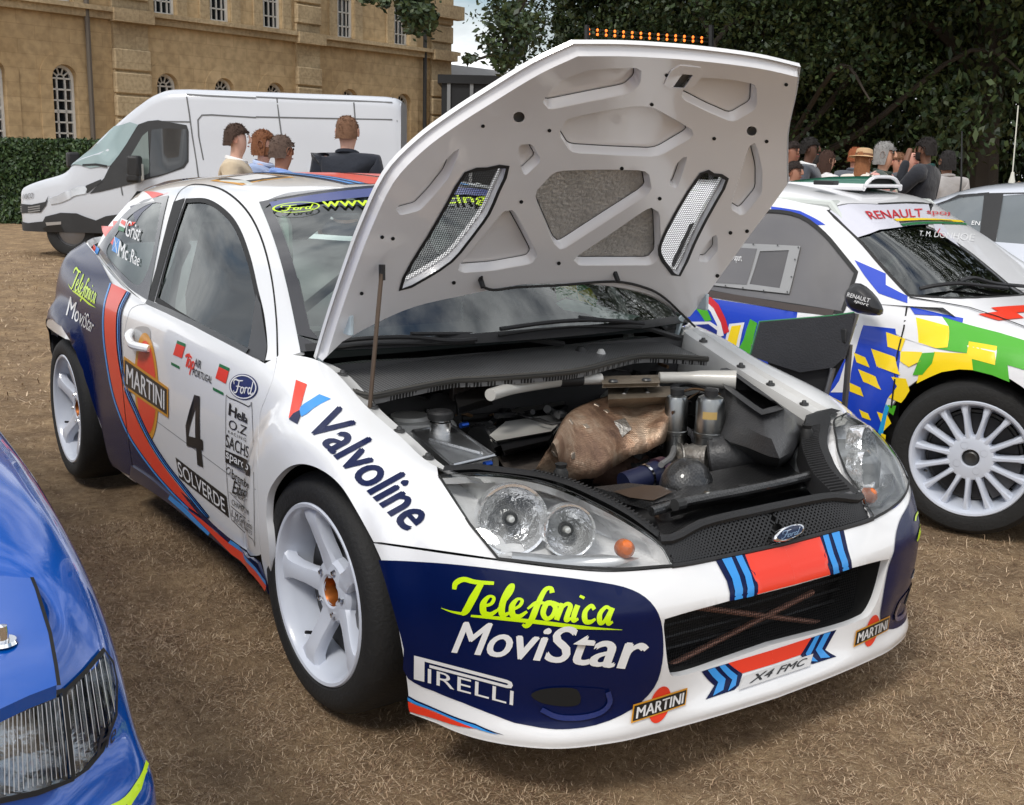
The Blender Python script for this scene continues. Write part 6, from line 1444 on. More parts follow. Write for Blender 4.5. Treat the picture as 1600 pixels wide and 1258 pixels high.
# hedge
def leafcloud(n, pos, nrm, size, seed, spread=.6):
    g = np.random.default_rng(seed); k = len(pos); a = nrm + g.normal(0, spread, (k, 3)); a /= np.linalg.norm(a, axis=1, keepdims=True)
    t = np.cross(a, g.normal(0, 1, (k, 3))); t /= (np.linalg.norm(t, axis=1, keepdims=True) + 1e-9); b = np.cross(a, t); s = (size * g.uniform(.6, 1.4, k))[:, None]
    V = np.stack([pos - t * s * .5, pos - b * s * .28, pos + t * s * .5, pos + b * s * .28], 1).reshape(-1, 3); i = np.arange(k)[:, None] * 4
    return V, i + [0, 1, 2, 3]
def quadmesh(name, V, F, mats, parent, seed=0):
    me = bpy.data.meshes.new(name); me.vertices.add(len(V)); me.vertices.foreach_set('co', V.ravel()); me.loops.add(F.size); me.loops.foreach_set('vertex_index', F.ravel().astype(np.int32)); me.polygons.add(len(F)); me.polygons.foreach_set('loop_start', np.arange(0, F.size, 4, dtype=np.int32))
    me.polygons.foreach_set('material_index', np.random.default_rng(seed).integers(0, len(mats), len(F)).astype(np.int32)); me.update()
    return link(name, me, mats, parent, False)
def leafm(name, col):
    m = mat(name, col, .5, 0, 0, .25, 3); m.node_tree.nodes['Principled BSDF'].inputs['Subsurface Weight'].default_value = 0; return m
HL = [leafm('hedge_leaf_a', (.030, .062, .018)), leafm('hedge_leaf_b', (.045, .085, .022)), leafm('hedge_leaf_c', (.020, .045, .014))]
h0, h1 = at_depth((-120, 225), 24), at_depth((330, 236), 23.5); hz_ = 1.72; dv = h1 - h0; dv[2] = 0; hl = np.linalg.norm(dv); dv /= hl; dn = np.array([-dv[1], dv[0], 0]); dn = dn if dn @ (CAM - h0) > 0 else -dn; h0[2] = 0
hedge = thing('hedge', h0 + dv * hl / 2, 'clipped green hedge in front of the stone house behind the van', 'hedge')
HM = Matrix(((dv[0], dn[0], 0, h0[0]), (dv[1], dn[1], 0, h0[1]), (0, 0, 1, 0), (0, 0, 0, 1)))
MB().box((0, -1.1, 0), (hl, -.06, hz_ - .06), HM).build('twigs', mat('hedge_core', (.010, .016, .007), .9), hedge, False)
g = np.random.default_rng(8); k = 26000; u = g.uniform(0, hl, k); f = g.uniform(0, 1, k) < .72; bulge = .06 * np.sin(u * 3.1) + .05 * np.sin(u * 7.7)
zz = np.where(f, g.uniform(0, hz_, k), hz_ + g.normal(0, .025, k)); dd = np.where(f, bulge * np.sin(zz * 4) + g.normal(0, .05, k), g.uniform(-1.1, 0, k))
pos = h0 + np.outer(u, dv) + np.outer(dd, dn) + np.outer(zz, [0, 0, 1]); nr = np.where(f[:, None], dn, np.array([0, 0, 1.]))
V, F = leafcloud(k, pos, nr, .085, 1); o = quadmesh('foliage', V, F, HL, hedge); o['kind'] = 'stuff'
# ------------------------------------------------------------------ trees on the right
TL = [leafm('tree_leaf_a', (.024, .044, .015)), leafm('tree_leaf_b', (.038, .064, .020)), leafm('tree_leaf_c', (.014, .028, .010)), leafm('tree_leaf_d', (.055, .080, .024))]
BARK = mat('bark', (.045, .036, .028), .9, 0, 0, .3, 6, .8, 14)
def tree_meshes(seed, H, Rr, low):
    g = np.random.default_rng(seed); rg_ = random.Random(seed); tb_ = MB()
    tb_.tube([(0, 0, -.1), (.05, .02, 1.2), (.0, .1, 3), (.15, .0, H * .55), (.1, .1, H * .85)], [.42, .32, .28, .2, .06], 10)
    P = []; limbs = 13
    for i in range(limbs):
        a = 2 * math.pi * i / limbs + rg_.uniform(-.3, .3); z0 = rg_.uniform(low + .8, H * .62); e = Rr * rg_.uniform(.7, 1.0); z1 = z0 + rg_.uniform(-1.2, 2.5)
        pts = cr([(0, 0, z0), (e * .35 * math.cos(a), e * .35 * math.sin(a), z0 + .8), (e * .75 * math.cos(a + .1), e * .75 * math.sin(a + .1), z1), (e * math.cos(a + .15), e * math.sin(a + .15), z1 - .7)], 4)
        tb_.tube(pts, list(np.linspace(.10, .015, len(pts))), 6)
    nC = 320; C = []
    while len(C) < nC:
        v = g.normal(0, 1, 3); v /= np.linalg.norm(v); r = g.uniform(.35, 1.0) ** .6; p = v * r * np.array([Rr, Rr, (H - low) / 2]); p[2] += (H + low) / 2
        if p[2] < .5: continue
        C.append(p)
    for c in C:
        k = int(g.integers(200, 330)); q = g.normal(0, 1, (k, 3)); q /= np.linalg.norm(q, axis=1, keepdims=True); P.append(c + q * (g.uniform(.25, 1, k) ** .5)[:, None] * np.array([.95, .95, .6]) * g.uniform(.75, 1.3))
    P = np.concatenate(P); P[:, 2] -= .0
    V, F = leafcloud(len(P), P, np.array([0, 0, 1.]), .12, seed, .75)
    return tb_, V, F
protos = [tree_meshes(11, 13, 5.6, .3), tree_meshes(12, 15, 6.2, .4), tree_meshes(13, 11, 5.0, .2)]
spots = [(1080, 27, 0, 'broad dark green tree nearest the house corner with sky behind its left edge', 0, .92), (1220, 25, 1, 'tall dark green tree rising straight above the open bonnet', 1.2, .9), (1330, 27, 0, 'dark green tree rising behind the crowd with the straw hat', 2.2, 1.08), (1530, 24, 2, 'dark green tree behind the radio aerial at the right edge', 3.0, 1.15), (1790, 25, 1, 'dark green tree cut off by the right edge of the picture', 4.0, 1.3)]
trees = []
tm = []
for i, (tb_, V, F) in enumerate(protos):
    me1 = bpy.data.meshes.new('trunk'); me1.from_pydata(tb_.V, [], tb_.F); me1.materials.append(BARK); tm.append((me1, V, F, [None]))
for x, d, pi, lab, rz, sc in spots:
    b = at_depth((x, 290), d); t = thing('broadleaf_tree', (b[0], b[1], 0), lab, 'tree', 'trees behind the crowd', rz); t.scale = (sc, sc, sc * (1.55 if x > 1300 else 1.1))
    me1, V, F, cache = tm[pi]
    o = bpy.data.objects.new('trunk', me1); COL.objects.link(o); o.parent = t
    if cache[0] is None: cr_ = quadmesh('crown', V, F, TL, None, pi); cache[0] = cr_.data
    else: cr_ = bpy.data.objects.new('crown', cache[0]); COL.objects.link(cr_)
    cr_.parent = t; trees.append(t)
# low branch of the nearest tree reaching out over the house front
g = np.random.default_rng(21); P = []
for (x0, y0), n_, sp in (((575, -6), 200, (14, 8)), ((600, 2), 150, (8, 8)), ((635, 5), 420, (13, 20)), ((660, 18), 520, (14, 26)), ((672, 30), 260, (8, 16)), ((645, 40), 160, (12, 12)), ((640, -22), 500, (36, 10)), ((770, -20), 300, (30, 12)), ((785, 30), 420, (22, 26)), ((768, 70), 160, (12, 14)), ((790, 95), 300, (20, 16)), ((735, 92), 70, (10, 5)), ((815, 45), 500, (26, 30))):
    for k in range(n_): P.append(at_depth((x0 + g.normal(0, sp[0] * .6), y0 + g.normal(0, sp[1] * .6)), 19 + g.normal(0, .5)))
P = np.array(P); V, F = leafcloud(len(P), P, np.array([0, 0, 1.]), .125, 5, .9)
brn = quadmesh('low_branch', V, F, TL, None, 4); brn.parent = trees[0]; brn.matrix_parent_inverse = parent_inv(trees[0])
m = MB()
for pts in (((960, -60), (840, -40), (740, -30), (640, -18), (565, -10)), ((690, -26), (668, 0), (672, 40)), ((840, -40), (800, 30), (785, 80), (740, 95))):
    m.tube([at_depth(p, 19.2) for p in pts], list(np.linspace(.08, .02, len(pts))), 6)
bo = m.build('branch_wood', BARK, None); bo.parent = trees[0]; bo.matrix_parent_inverse = parent_inv(trees[0])
# dense wood further back
g = np.random.default_rng(31); k = 90000; xs = g.uniform(860, 1800, k); dp = g.uniform(29, 38, k); zt = g.uniform(0, 1, k) ** .8 * 12
Dv = np.array([at_depth((x, 270), d) for x, d in zip(xs, dp)]); Dv[:, 2] = zt + .8 * np.sin(Dv[:, 0] * 1.3) * (zt > 9)
V, F = leafcloud(k, Dv, np.array([0, 0, 1.]), .30, 6, .9); o = quadmesh('far_wood', V, F, TL, None, 5); tag(o, 'dark mass of woodland filling in behind the nearer trees', 'woodland', kind='stuff')
# ------------------------------------------------------------------ strings of orange bulbs above the bonnet
AMB = mat('bulb_orange', srgb(255, 130, 40), .4, 0, 0, .1, 4, emit=((1., .20, .03), 1.4))
ls = thing('light_string', at_depth((1015, 58), 21), 'two strings of lit orange bulbs hanging in front of the trees', 'lights')
for y0, y1 in ((46, 60), (53, 66)):
    pts = [at_depth((920 + 190 * t, y0 + (y1 - y0) * t), 21) for t in np.linspace(0, 1, 15)]
    MB().tube(pts, .01, 4).build('cable', BXM, ls)
    for i, p in enumerate(pts):
        MB().lathe([(0, -.03), (.02, -.018), (.025, 0), (.016, .02), (0, .026)], Matrix.Translation(Vector(p)), 8).build('bulb', AMB, ls)
for x in (917, 1111): MB().tube([at_depth((x, 40), 21), at_depth((x, 290), 21)], .05, 6).build('pole', BXM, ls)
# ================================================================== second rally car (right), silver car behind it, blue car (near left), van
def net_surf(N, su, sv, nu=140, nv=120, post=None):
    N = np.array(N, float)
    def f(u, v):
        A = crv(N, u); n = A.shape[1]; vv = np.clip(v, 0, n - 1 - 1e-9); i = vv.astype(int); fr = (vv - i)[:, None]
        ext = np.concatenate([2 * A[:, :1] - A[:, 1:2], A, 2 * A[:, -1:] - A[:, -2:-1]], 1); k = np.arange(len(A))
        p0, p1, p2, p3 = ext[k, i], ext[k, i + 1], ext[k, i + 2], ext[k, i + 3]
        P = .5 * (2 * p1 + (p2 - p0) * fr + (2 * p0 - 5 * p1 + 4 * p2 - p3) * fr ** 2 + (3 * p1 - p0 - 3 * p2 + p3) * fr ** 3)
        return post(P) if post else P
    return Surf(f, len(N) - 1, N.shape[1] - 1, nu, nv, su, sv)
def car_hull(org, az, half, zc, zb, xs, nose=.45, ng=.8, wheels=(), amp=.03, base=.03):
    """a whole car skin: stations along its length, sections from right sill over the roof to left sill"""
    fw = np.array([math.cos(az), math.sin(az), 0]); rt = np.array([fw[1], -fw[0], 0]); org = np.asarray(org, float)
    N = []
    for x in xs:
        C = np.interp(x, *zip(*zc)); B = np.interp(x, *zip(*zb)); tH = C - B; k = np.clip((tH - .08) / .25, 0, 1)
        e = ng * max(0, x - nose) ** 2 + .25 * max(0, -2.9 - x) ** 2
        low = [(base, .18), (.005, .30), (0, .45), (0, B - .28 if B > .75 else B * .7), (.01, B - .12), (.05, B)]
        cab = np.array([(.115, .22), (.19, .50), (.265, .76), (.34, .915), (.5, .98), (half, 1.)]); bon = np.array([(.09, .35), (.16, .55), (.27, .74), (.42, .87), (.6, .95), (half, 1.)])
        upp = cab * k + bon * (1 - k)
        sec_ = [(i_ + e * (1 - i_ / half), z_) for i_, z_ in low] + [(i_ + e * (1 - i_ / half), B + z_ * tH) for i_, z_ in upp]
        full = sec_ + [(2 * half - i_, z_) for i_, z_ in sec_[::-1][1:]]
        N.append([org + fw * x - rt * i_ + np.array([0, 0, z_]) for i_, z_ in full])
    def post(P):
        d = P - org; x = d @ fw; ins = -(d @ rt); out = np.where(ins < half, 1, -1)
        for xw in wheels:
            r = np.hypot(x - xw, P[:, 2] - .32); a = amp * smooth01((.52 - r) / .09) * smooth01((.30 - np.minimum(ins, 2 * half - ins)) / .15) * smooth01((.85 - P[:, 2]) / .1)
            P = P + np.outer(a * out, rt)
        return P
    s = net_surf(N, .25, .1, 150, 130, post); s.fw, s.rt, s.org, s.half = fw, rt, org, half
    s.tmid = float(np.linalg.norm(org - CAM))
    if s.normal([[3, 2]])[0] @ rt < 0: s.flip = -1
    s.side = lambda x, z: s.hit(org + fw * x + rt * 2 + np.array([0, 0, z]), -rt)
    s.loc = lambda x, i, z: org + fw * x - rt * i + np.array([0, 0, z])
    return s
def hull_loop(s, arches):
    bot = []; u = 0.
    for A in arches:
        u0 = A[0][0]; bot += [np.array([a, 0.]) for a in np.linspace(u, u0, 10)] + [q for q in A if q[1] > .02] ; u = A[-1][0]
    bot += [np.array([a, 0.]) for a in np.linspace(u, s.U, 10)]
    return bot + [np.array([s.U, b]) for b in np.linspace(.5, s.V - .5, 20)] + [np.array([q[0], s.V - q[1]]) for q in bot[::-1]] + [np.array([0, b]) for b in np.linspace(s.V - .5, .5, 20)]
RW = mat('paint_white_b', srgb(228, 228, 230), .32, 0, .8, .02, 3); RB = mat('film_blue', srgb(26, 66, 190), .33, 0, .5, .04, 3); RY = mat('film_gold_yellow', srgb(250, 216, 20), .35, 0, .4, .03, 3); RG = mat('film_leaf_green', srgb(76, 172, 40), .35, 0, .4, .04, 3); RCY = mat('film_cyan', srgb(40, 160, 220), .35, 0, .4)
PLEX = mat('plexi_grey', srgb(108, 106, 106), .12, 0, .6, .15, 3, .15, 5)
ro_ = atZ((1513, 720), .31); ro_[2] = 0
ren = thing('rally_car', ro_ + np.array([-1.5, .5, 0]), 'white, blue, yellow and green rally car with roof scoop parked beyond the open bonnet', 'car')
rz = R(13)
rs = car_hull(ro_, rz, .86, [(-3.6, .95), (-3.2, 1.08), (-2.8, 1.24), (-2.3, 1.345), (-1.7, 1.38), (-1.2, 1.37), (-1.0, 1.35), (-.82, 1.312), (-.6, 1.19), (-.38, 1.065), (-.15, .945), (.05, .91), (.3, .885), (.6, .82), (.8, .72), (.95, .55)],
    [(-3.6, .88), (-2.6, .93), (-1.8, .90), (-1.29, .87), (-.65, .83), (-.2, .81), (.2, .78), (.6, .70), (.95, .5)], [-3.6, -3.2, -2.8, -2.4, -2.0, -1.6, -1.3, -1.1, -.95, -.82, -.68, -.52, -.38, -.25, -.1, .05, .25, .5, .7, .85, .95], wheels=(0, -2.5))
Vm = rs.V
mirr = lambda L_: [np.array([q[0], Vm - q[1]]) for q in L_]
Z5r = Q(1200, 180, 3.9925); Z8r = Q(1200, 480, 3.31); Z6r = Q(1000, 180, 1.85)
rwin = rs.pxs(cr([(*p, 1) if i in (0, 6, 9) else p for i, p in enumerate([(1080,352),(1140,338),(1200,330),(1250,338),(1287,365),(1313,395),(1338,426),(1330,450),(1322,472),(1316,490),(1250,479),(1108,456),(1050,430)])], 3, True))
rscr = rs.pxs(curve((1293,329,1),(1340,373),(1375,413),(1420,462,1),(1500,466),(1600,461),(1690,452,1),(1600,398),(1530,348),(1482,322,1),(1430,317),(1375,319), n=4))
rarch = [rs.side(.365 * math.cos(a), .32 + .365 * math.sin(a)) for a in np.linspace(-.35, math.pi + .35, 26)] + [rs.side(-.34, .19), rs.side(.34, .19)]
rarch = [rs.side(.362 * math.cos(a), .325 + .362 * math.sin(a)) for a in np.linspace(math.pi * 1.1, -.1 * math.pi, 26)]
rarch = [np.array([rarch[0][0], .02])] + rarch + [np.array([rarch[-1][0], .02])]
rarch2 = [rs.side(-2.5 + .362 * math.cos(a), .325 + .362 * math.sin(a)) for a in np.linspace(math.pi * 1.1, -.1 * math.pi, 20)]; rarch2 = [np.array([rarch2[0][0], .02])] + rarch2 + [np.array([rarch2[-1][0], .02])]
full = [np.array([a, 0.]) for a in np.linspace(0, rs.U, 30)] + [np.array([rs.U, b]) for b in np.linspace(.5, Vm, 20)] + [np.array([a, Vm]) for a in np.linspace(rs.U - .3, 0, 30)] + [np.array([0, b]) for b in np.linspace(Vm - .5, .5, 20)]
rbody = rs.cut('body', hull_loop(rs, [rarch2[1:-1], rarch[1:-1]]), RW, ren, holes=[rwin, mirr(rwin), rscr], step=.03, uv=True, flange=.02)
rg_ = rs.cut('windscreen', rscr, GLASS, ren, step=.06, uv=True, off=-.004)
rs.strip('windscreen_seal', [tuple(q) for q in rscr], .014, RUBBER, rg_, off=.002, px=False, closed=True)
pw = rs.cut('side_window', rwin, PLEX, ren, step=.06, uv=True, off=-.003); rs.cut('side_window', mirr(rwin), GLASS, ren, step=.06, uv=True, off=-.003)
rs.strip('window_seal', [tuple(q) for q in rwin], .018, RUBBER, pw, off=.003, px=False, closed=True)
PF = mat('plexi_frame', srgb(150, 150, 150), .4, .3)
of_ = rs.pxs(Z6r((190,490),(285,372),(465,380),(432,518))); in_ = rs.pxs(Z6r((318,490),(348,395),(432,392),(405,502)))
rs.cut('sliding_frame', of_, PF, pw, holes=[in_], step=.05, uv=True, off=.006, flange=.004)
rs.cut('sliding_pane', in_, mat('plexi_dark', srgb(92, 90, 90), .2, 0, .4), pw, step=.05, uv=True, off=.002)
rs.cut('far_slot', rs.pxs(Z6r((205,485),(290,385),(340,388),(310,492))), PLEX, pw, step=.05, uv=True, off=.0075)
for p in Z6r((200,490),(250,496),(300,502),(360,510),(428,514),(440,470),(450,420),(460,385),(400,379),(330,376)): rs.cut('screw', [(p[0] + 1.4 * math.cos(a), p[1] + 1.4 * math.sin(a)) for a in np.linspace(0, 6.28, 7)[:-1]], STEEL, pw, off=.011)
text_on(rs, 'CHON-Sport', Z6r((245,425),(298,432),(296,405),(243,400)), WHITEF, pw, off=.012, weight=0)
rs.strip('belt_trim', Z6r((195,516),(300,533),(430,556),(560,574)), .03, mat('trim_brown', (.06, .045, .04), .45), rbody, off=.006)
# livery
def rp(P, mm, of=.002, nm='sticker'): return rs.cut(nm, P, mm, rbody, step=.03, off=of * .55 + .001)
rp([(1000,462),(1108,466),(1200,480),(1300,497),(1318,505),(1345,508),(1400,514),(1401,522),(1407,560),(1404,600),(1387,622),(1370,694),(1300,690),(1180,660),(1000,610)], RB)
rp(Z8r((470,72),(500,78),(470,170),(450,240),(430,340),(420,440),(325,440),(370,380),(405,270),(430,160)), RW, .004)
rp(Z8r((660,112),(760,52),(900,50),(935,100),(930,210),(870,215),(780,190),(700,160),(664,140)), RW, .004)
rp(Z8r((900,50),(1010,85),(1200,135),(1340,178),(1340,330),(1240,300),(1250,388),(1160,352),(1060,327),(1055,265),(1175,300),(1185,205),(1040,180),(1030,238),(870,215),(930,205),(935,100)), RG, .003)
rp(Z8r((860,232),(1030,240),(1040,180),(1185,205),(1175,300),(1055,268),(1062,326),(990,322),(900,336),(830,365),(770,395),(785,330),(850,290)), RY, .0045)
for P in (((765,55),(935,100),(930,210),(870,215),(780,185)), ((612,130),(712,165),(690,230),(620,205)), ((535,215),(660,260),(685,350),(565,310)), ((445,235),(505,260),(528,312),(460,285)), ((468,320),(560,360),(588,428),(495,385)), ((425,390),(480,415),(498,465),(425,435)), ((640,360),(715,370),(735,430),(690,495),(625,465),(670,410)), ((690,230),(800,235),(790,280),(730,310),(685,280)), ((325,460),(400,500),(420,530),(340,495)), ((475,530),(520,550),(535,585),(490,570)), ((565,540),(620,560),(640,600),(600,640)), ((585,650),(612,660),(606,715),(580,700))):
    rp(Z8r(*P), RY, .0055)
rp(Z8r((800,240),(865,235),(850,292),(800,350),(750,352),(775,290)), RG, .0058); rp(Z8r((620,505),(665,510),(650,560),(625,540)), RG, .0058)
rp(Z8r((612,500),(628,520),(600,640),(580,720),(560,690),(590,580)), RCY, .006)
rp(Z5r((540,905),(735,990),(735,1060),(870,1130),(870,1175),(690,1112),(600,1000)), RB); rp(Z8r((735,2),(905,40),(1010,60),(1006,84),(900,52),(760,40)), RB, .0048)
rp([(1205,323),(1250,330),(1290,352),(1278,352),(1245,336),(1205,330)], RB)
# round sponsor mark half hidden by the bonnet hinge
Z7r = Q(1000, 420, 3.9925)
rs.strip('sponsor_ring', Z7r((330,170),(420,180),(480,240),(520,320),(545,400)), .03, mat('mark_red', srgb(200, 40, 50), .35), rbody, .006); rs.strip('sponsor_ring', Z7r((300,190),(400,200),(455,260),(495,340),(515,420)), .022, RW, rbody, .006)
rp(Z7r((345,240),(400,215),(450,320),(410,330)), RG, .0062); rp(Z7r((300,330),(440,330),(500,370),(500,440),(460,470),(330,440)), RW, .0066); rp(Z7r((330,350),(430,345),(485,385),(480,430),(440,450),(340,425)), mat('mark_navy', srgb(24, 44, 130), .35), .0075)
rp(Z7r((560,345),(655,335),(615,525),(525,495)), RW, .0066); rp(Z7r((575,358),(635,352),(598,505),(540,485)), RY, .0075); rp(Z7r((690,315),(735,340),(690,545),(610,515),(650,440)), RG, .0066)
rp(Z7r((985,275),(1250,300),(1300,320),(980,312)), RW, .0066)
rp([(1528,492),(1560,488),(1548,482),(1605,478),(1640,486),(1588,490),(1600,498),(1560,502)], RED, .006)
# sun strip
rs.cut('sun_strip', Z5r((385,600),(700,562),(1000,560),(1130,585),(1290,692),(1080,680),(900,690),(760,710),(640,740),(560,765),(470,680)), mat('strip_white', srgb(205, 205, 215), .4, 0, .3), rg_, step=.05, off=.003)
text_on(rs, 'RENAULT', Z5r((640,655),(962,640),(958,588),(600,605)), mat('strip_red', srgb(190, 30, 45), .4), rg_, weight=.012, off=.006)
text_on(rs, 'sport', Z5r((990,630),(1195,645),(1180,610),(985,598)), MATS['strip_red'], rg_, weight=0, off=.006)
rs.strip('strip_band', Z5r((790,660),(900,655),(1050,658),(1210,668)), .02, RY, rg_, .006); rs.strip('strip_band', Z5r((830,690),(950,678),(1080,676),(1235,684)), .018, GREENF, rg_, .006); rs.strip('strip_band', Z5r((815,675),(950,664),(1080,664),(1225,672)), .008, BLACKF, rg_, .007)
text_on(rs, 'T. M. DONHOE', Z5r((940,755),(1280,790),(1290,745),(945,725)), WHITEF, rg_, weight=0, off=.004)
# roof scoop, wipers, bonnet shut line, door shut line
so_ = Surf(lambda u, v: rs.loc(0, 0, 1.375) + np.outer(u - 3, rs.fw) - np.outer(v, rs.rt), 4, 2, 3, 3); so_.flip = 1 if so_.normal([[1, 1]])[0][2] > 0 else -1
sc_l = [(1304,297),(1318,285),(1372,281),(1420,288),(1429,300),(1415,306),(1370,305),(1320,302)]
base3 = np.array([at_plane(p, rs.loc(0, 0, 1.37), (0, 0, 1)) for p in sc_l])
scx = rs.loc(-1.06, .86, 1.352)
SG_ = mat('scoop_green', srgb(16, 92, 70), .3, 0, .7)
rows = []
for x, w, h in ((-.34, .14, .010), (-.22, .19, .035), (-.05, .21, .055), (.12, .21, .062), (.20, .20, .060)):
    rows.append([scx + rs.fw * x - rs.rt * (w * q) + np.array([0, 0, h * (1 - abs(q) ** 4) - .005]) for q in np.linspace(-1, 1, 13)])
scoop = MB().grid(rows).build('roof_scoop', SG_, ren)
fr_ = [np.array(q) for q in rows[-1]] + [scx + rs.fw * .2 - rs.rt * (.20 * q) + np.array([0, 0, .012]) for q in np.linspace(1, -1, 8)]
MB().tube(fr_, .009, 8, closed=True).build('scoop_lip', RW, scoop); mesh('scoop_mouth', [q - rs.fw * .02 for q in fr_], [tuple(range(len(fr_)))], DARK, scoop, False)
MB().tube([np.array(rows[i][0]) + [0, 0, .01] for i in range(5)], .016, 8).build('scoop_edge', RW, scoop)
bevel(MB().box((-.05, -.03, 0), (.05, .03, .02), Matrix.Translation(Vector(rs.loc(-.95, .46, 1.365))) @ Matrix.Rotation(rz, 4, 'Z')).build('roof_vent', PLAST, ren), .004)
rs.strip('door_gap', Z8r((720,0),(705,110),(672,245),(658,380),(640,520)), .007, DARK, rbody, .0062); rs.strip('bonnet_gap', [(1421,466),(1470,474),(1514,482),(1560,497),(1605,514)], .007, DARK, rbody, .0062)
def rwiper(P):
    W = [rs.xyz([rs.px(p)])[0] + rs.normal([rs.px(p)])[0] * .02 for p in P]; return MB().tube(cr(W, 4), .009, 6).build('wiper', PLAST, ren)
rwiper(Z5r((945,1105),(1050,1085),(1180,1075),(1330,1090),(1480,1105))); rwiper(Z5r((1180,1060),(1270,1040),(1400,1075),(1597,1095)))
# mirror
mo_ = Q(1200, 180, 3.9925)((455,1155),(470,1085),(530,1030),(600,1060),(680,1140),(722,1230),(700,1262),(600,1252),(500,1235))
mc = np.array([at_plane(p, rs.loc(0, -.10, 0), rs.rt) for p in mo_]); md = np.array([at_plane(p, rs.loc(0, -.02, 0), rs.rt) for p in mo_]); cc = mc.mean(0)
G = np.stack([cc + (mc - cc) * .02 + rs.rt * .03, cc + (mc - cc) * .6 + rs.rt * .022, mc * .9 + cc * .1 + rs.rt * .0, mc - rs.rt * .03, md + (md.mean(0) - md) * .1], 1)
mi_ = MB().grid(G, True).build('door_mirror', mat('mirror_black', (.015, .015, .016), .35, 0, .3), ren); subsurf(mi_, 1)
mps = Surf(lambda u, v: rs.loc(-.9, -.135, .6) + np.outer(u, rs.fw) + np.outer(v, [0, 0, 1.]), 1, .6, 2, 2); mps.flip = 1 if mps.normal([[.1, .1]])[0] @ rs.rt > 0 else -1
text_on(mps, 'RENAULT', Z5r((492,1130),(632,1170),(642,1145),(500,1105)), WHITEF, mi_, weight=.02); text_on(mps, 'sport', Z5r((535,1170),(625,1200),(632,1178),(540,1150)), WHITEF, mi_, weight=.015, shear=.2)
wheel(ren, rs.loc(0, .012, .315), rz + R(11), -1, .236, .318, .21, 15, 'multi', .1); wheel(ren, rs.loc(-2.5, .012, .315), rz, -1, .236, .318, .21, 15, 'multi', .3); wheel(ren, rs.loc(0, 2 * .86 - .012, .315), rz, 1, .236, .318, .21, 15, 'multi', .3); wheel(ren, rs.loc(-2.5, 2 * .86 - .012, .315), rz, 1, .236, .318, .21, 15, 'multi', .3)
for xw in (0, -2.5):
    for i0, i1 in ((.05, .32), (1.4, 1.67)):
        MB().grid([[rs.loc(xw + .42 * math.cos(a), i, .32 + .38 * math.sin(a)) for i in (i0, i1)] for a in np.linspace(-.2, math.pi + .2, 18)]).build('wheel_liner', DARK, ren)
        MB().add([rs.loc(xw + .42 * math.cos(a), (i1 if i0 < .5 else i0), .32 + .38 * math.sin(a)) for a in np.linspace(-.2, math.pi + .2, 18)], [tuple(range(18))]).build('liner_back', DARK, ren)
MB().add([rs.loc(x, i, .2) for x, i in ((-3.3, .1), (.6, .1), (.6, 1.6), (-3.3, 1.6))], [(0, 1, 2, 3)]).build('floor_pan', DARK, ren)
MB().grid([[rs.loc(x, i, z) for x, z in ((-.10, .84), (-.22, .89), (-.55, .88), (-.62, .6))] for i in np.linspace(.1, 1.62, 8)]).build('dashboard', INT, ren)
sM = Matrix.Translation(Vector(rs.loc(-.62, .52, .93))) @ Matrix.Rotation(rz, 4, 'Z') @ Matrix.Rotation(R(-68), 4, 'Y')
sw = MB().tube([sM @ Vector((.165 * math.cos(t), .165 * math.sin(t), 0)) for t in np.linspace(0, 6.283, 24, endpoint=False)], .016, 8, closed=True).build('steering_wheel', INT, ren); MB().box((-.15, -.03, -.01), (.15, .03, 0), sM).build('steering_spoke', INT, sw)
for P in ([(-.35, .2, .8), (-.85, .33, 1.28), (-1.6, .33, 1.31)], [(-.35, 1.5, .8), (-.85, 1.39, 1.28), (-1.6, 1.39, 1.31)], [(-.85, .33, 1.28), (-.85, 1.39, 1.28)], [(-1.6, .33, 1.31), (-1.6, 1.39, 1.31)], [(-1.6, .33, 1.31), (-1.65, .2, .4)], [(-1.6, 1.39, 1.31), (-1.65, 1.5, .4)], [(-1.6, .3, .5), (-1.6, 1.39, 1.3)]):
    MB().tube([rs.loc(*p) for p in P], .02, 8).build('roll_cage_tube', CAGE, ren)
for i in (.48, 1.2): MB().grid([[rs.loc(x, i + w, z) for x, z in ((-1.0, .5), (-1.3, .48), (-1.4, .8), (-1.48, 1.15), (-1.56, 1.15), (-1.5, .5))] for w in (-.22, -.15, .15, .22)]).build('racing_seat', MATS['seat_cloth'], ren)
rs.cut('inner_lining', [np.array([a, b]) for a, b in ((1, .5), (12.5, .5), (12.5, 4.6), (1, 4.6))], DARK, ren, step=.15, uv=True, off=-.06, holes=[])
# ------------------------------------------------------------------ silver hatchback behind
so2 = at_depth((1500, 420), 6.9); so2[2] = 0; so2 += np.array([math.cos(R(16)), math.sin(R(16)), 0]) * 2.75
silver = thing('silver_car', so2 + np.array([-1.5, .6, 0]), 'silver hatchback with a roof aerial cut off by the right edge', 'car')
SIL = mat('paint_silver', srgb(206, 210, 218), .28, .3, .9, .03, 3)
ss = car_hull(so2, R(16), .85, [(-3.6, .95), (-3.3, 1.18), (-2.9, 1.35), (-2.3, 1.43), (-1.7, 1.45), (-1.2, 1.44), (-.9, 1.38), (-.5, 1.14), (-.1, .95), (.3, .89), (.6, .82), (.9, .6)], [(-3.6, .88), (-2.6, .93), (-1.17, .9), (-.2, .83), (.6, .7), (.9, .5)], [-3.6, -3.3, -2.9, -2.5, -2.1, -1.7, -1.3, -1.0, -.7, -.4, -.1, .2, .5, .75, .9], wheels=(0, -2.5))
sw1 = ss.pxs(curve((1462,322,1),(1500,309),(1545,305,1),(1538,340),(1530,372,1),(1500,372),(1478,350), n=3)); sw2 = ss.pxs(curve((1566,306,1),(1620,305),(1690,330,1),(1720,385,1),(1640,384),(1556,378,1), n=3))
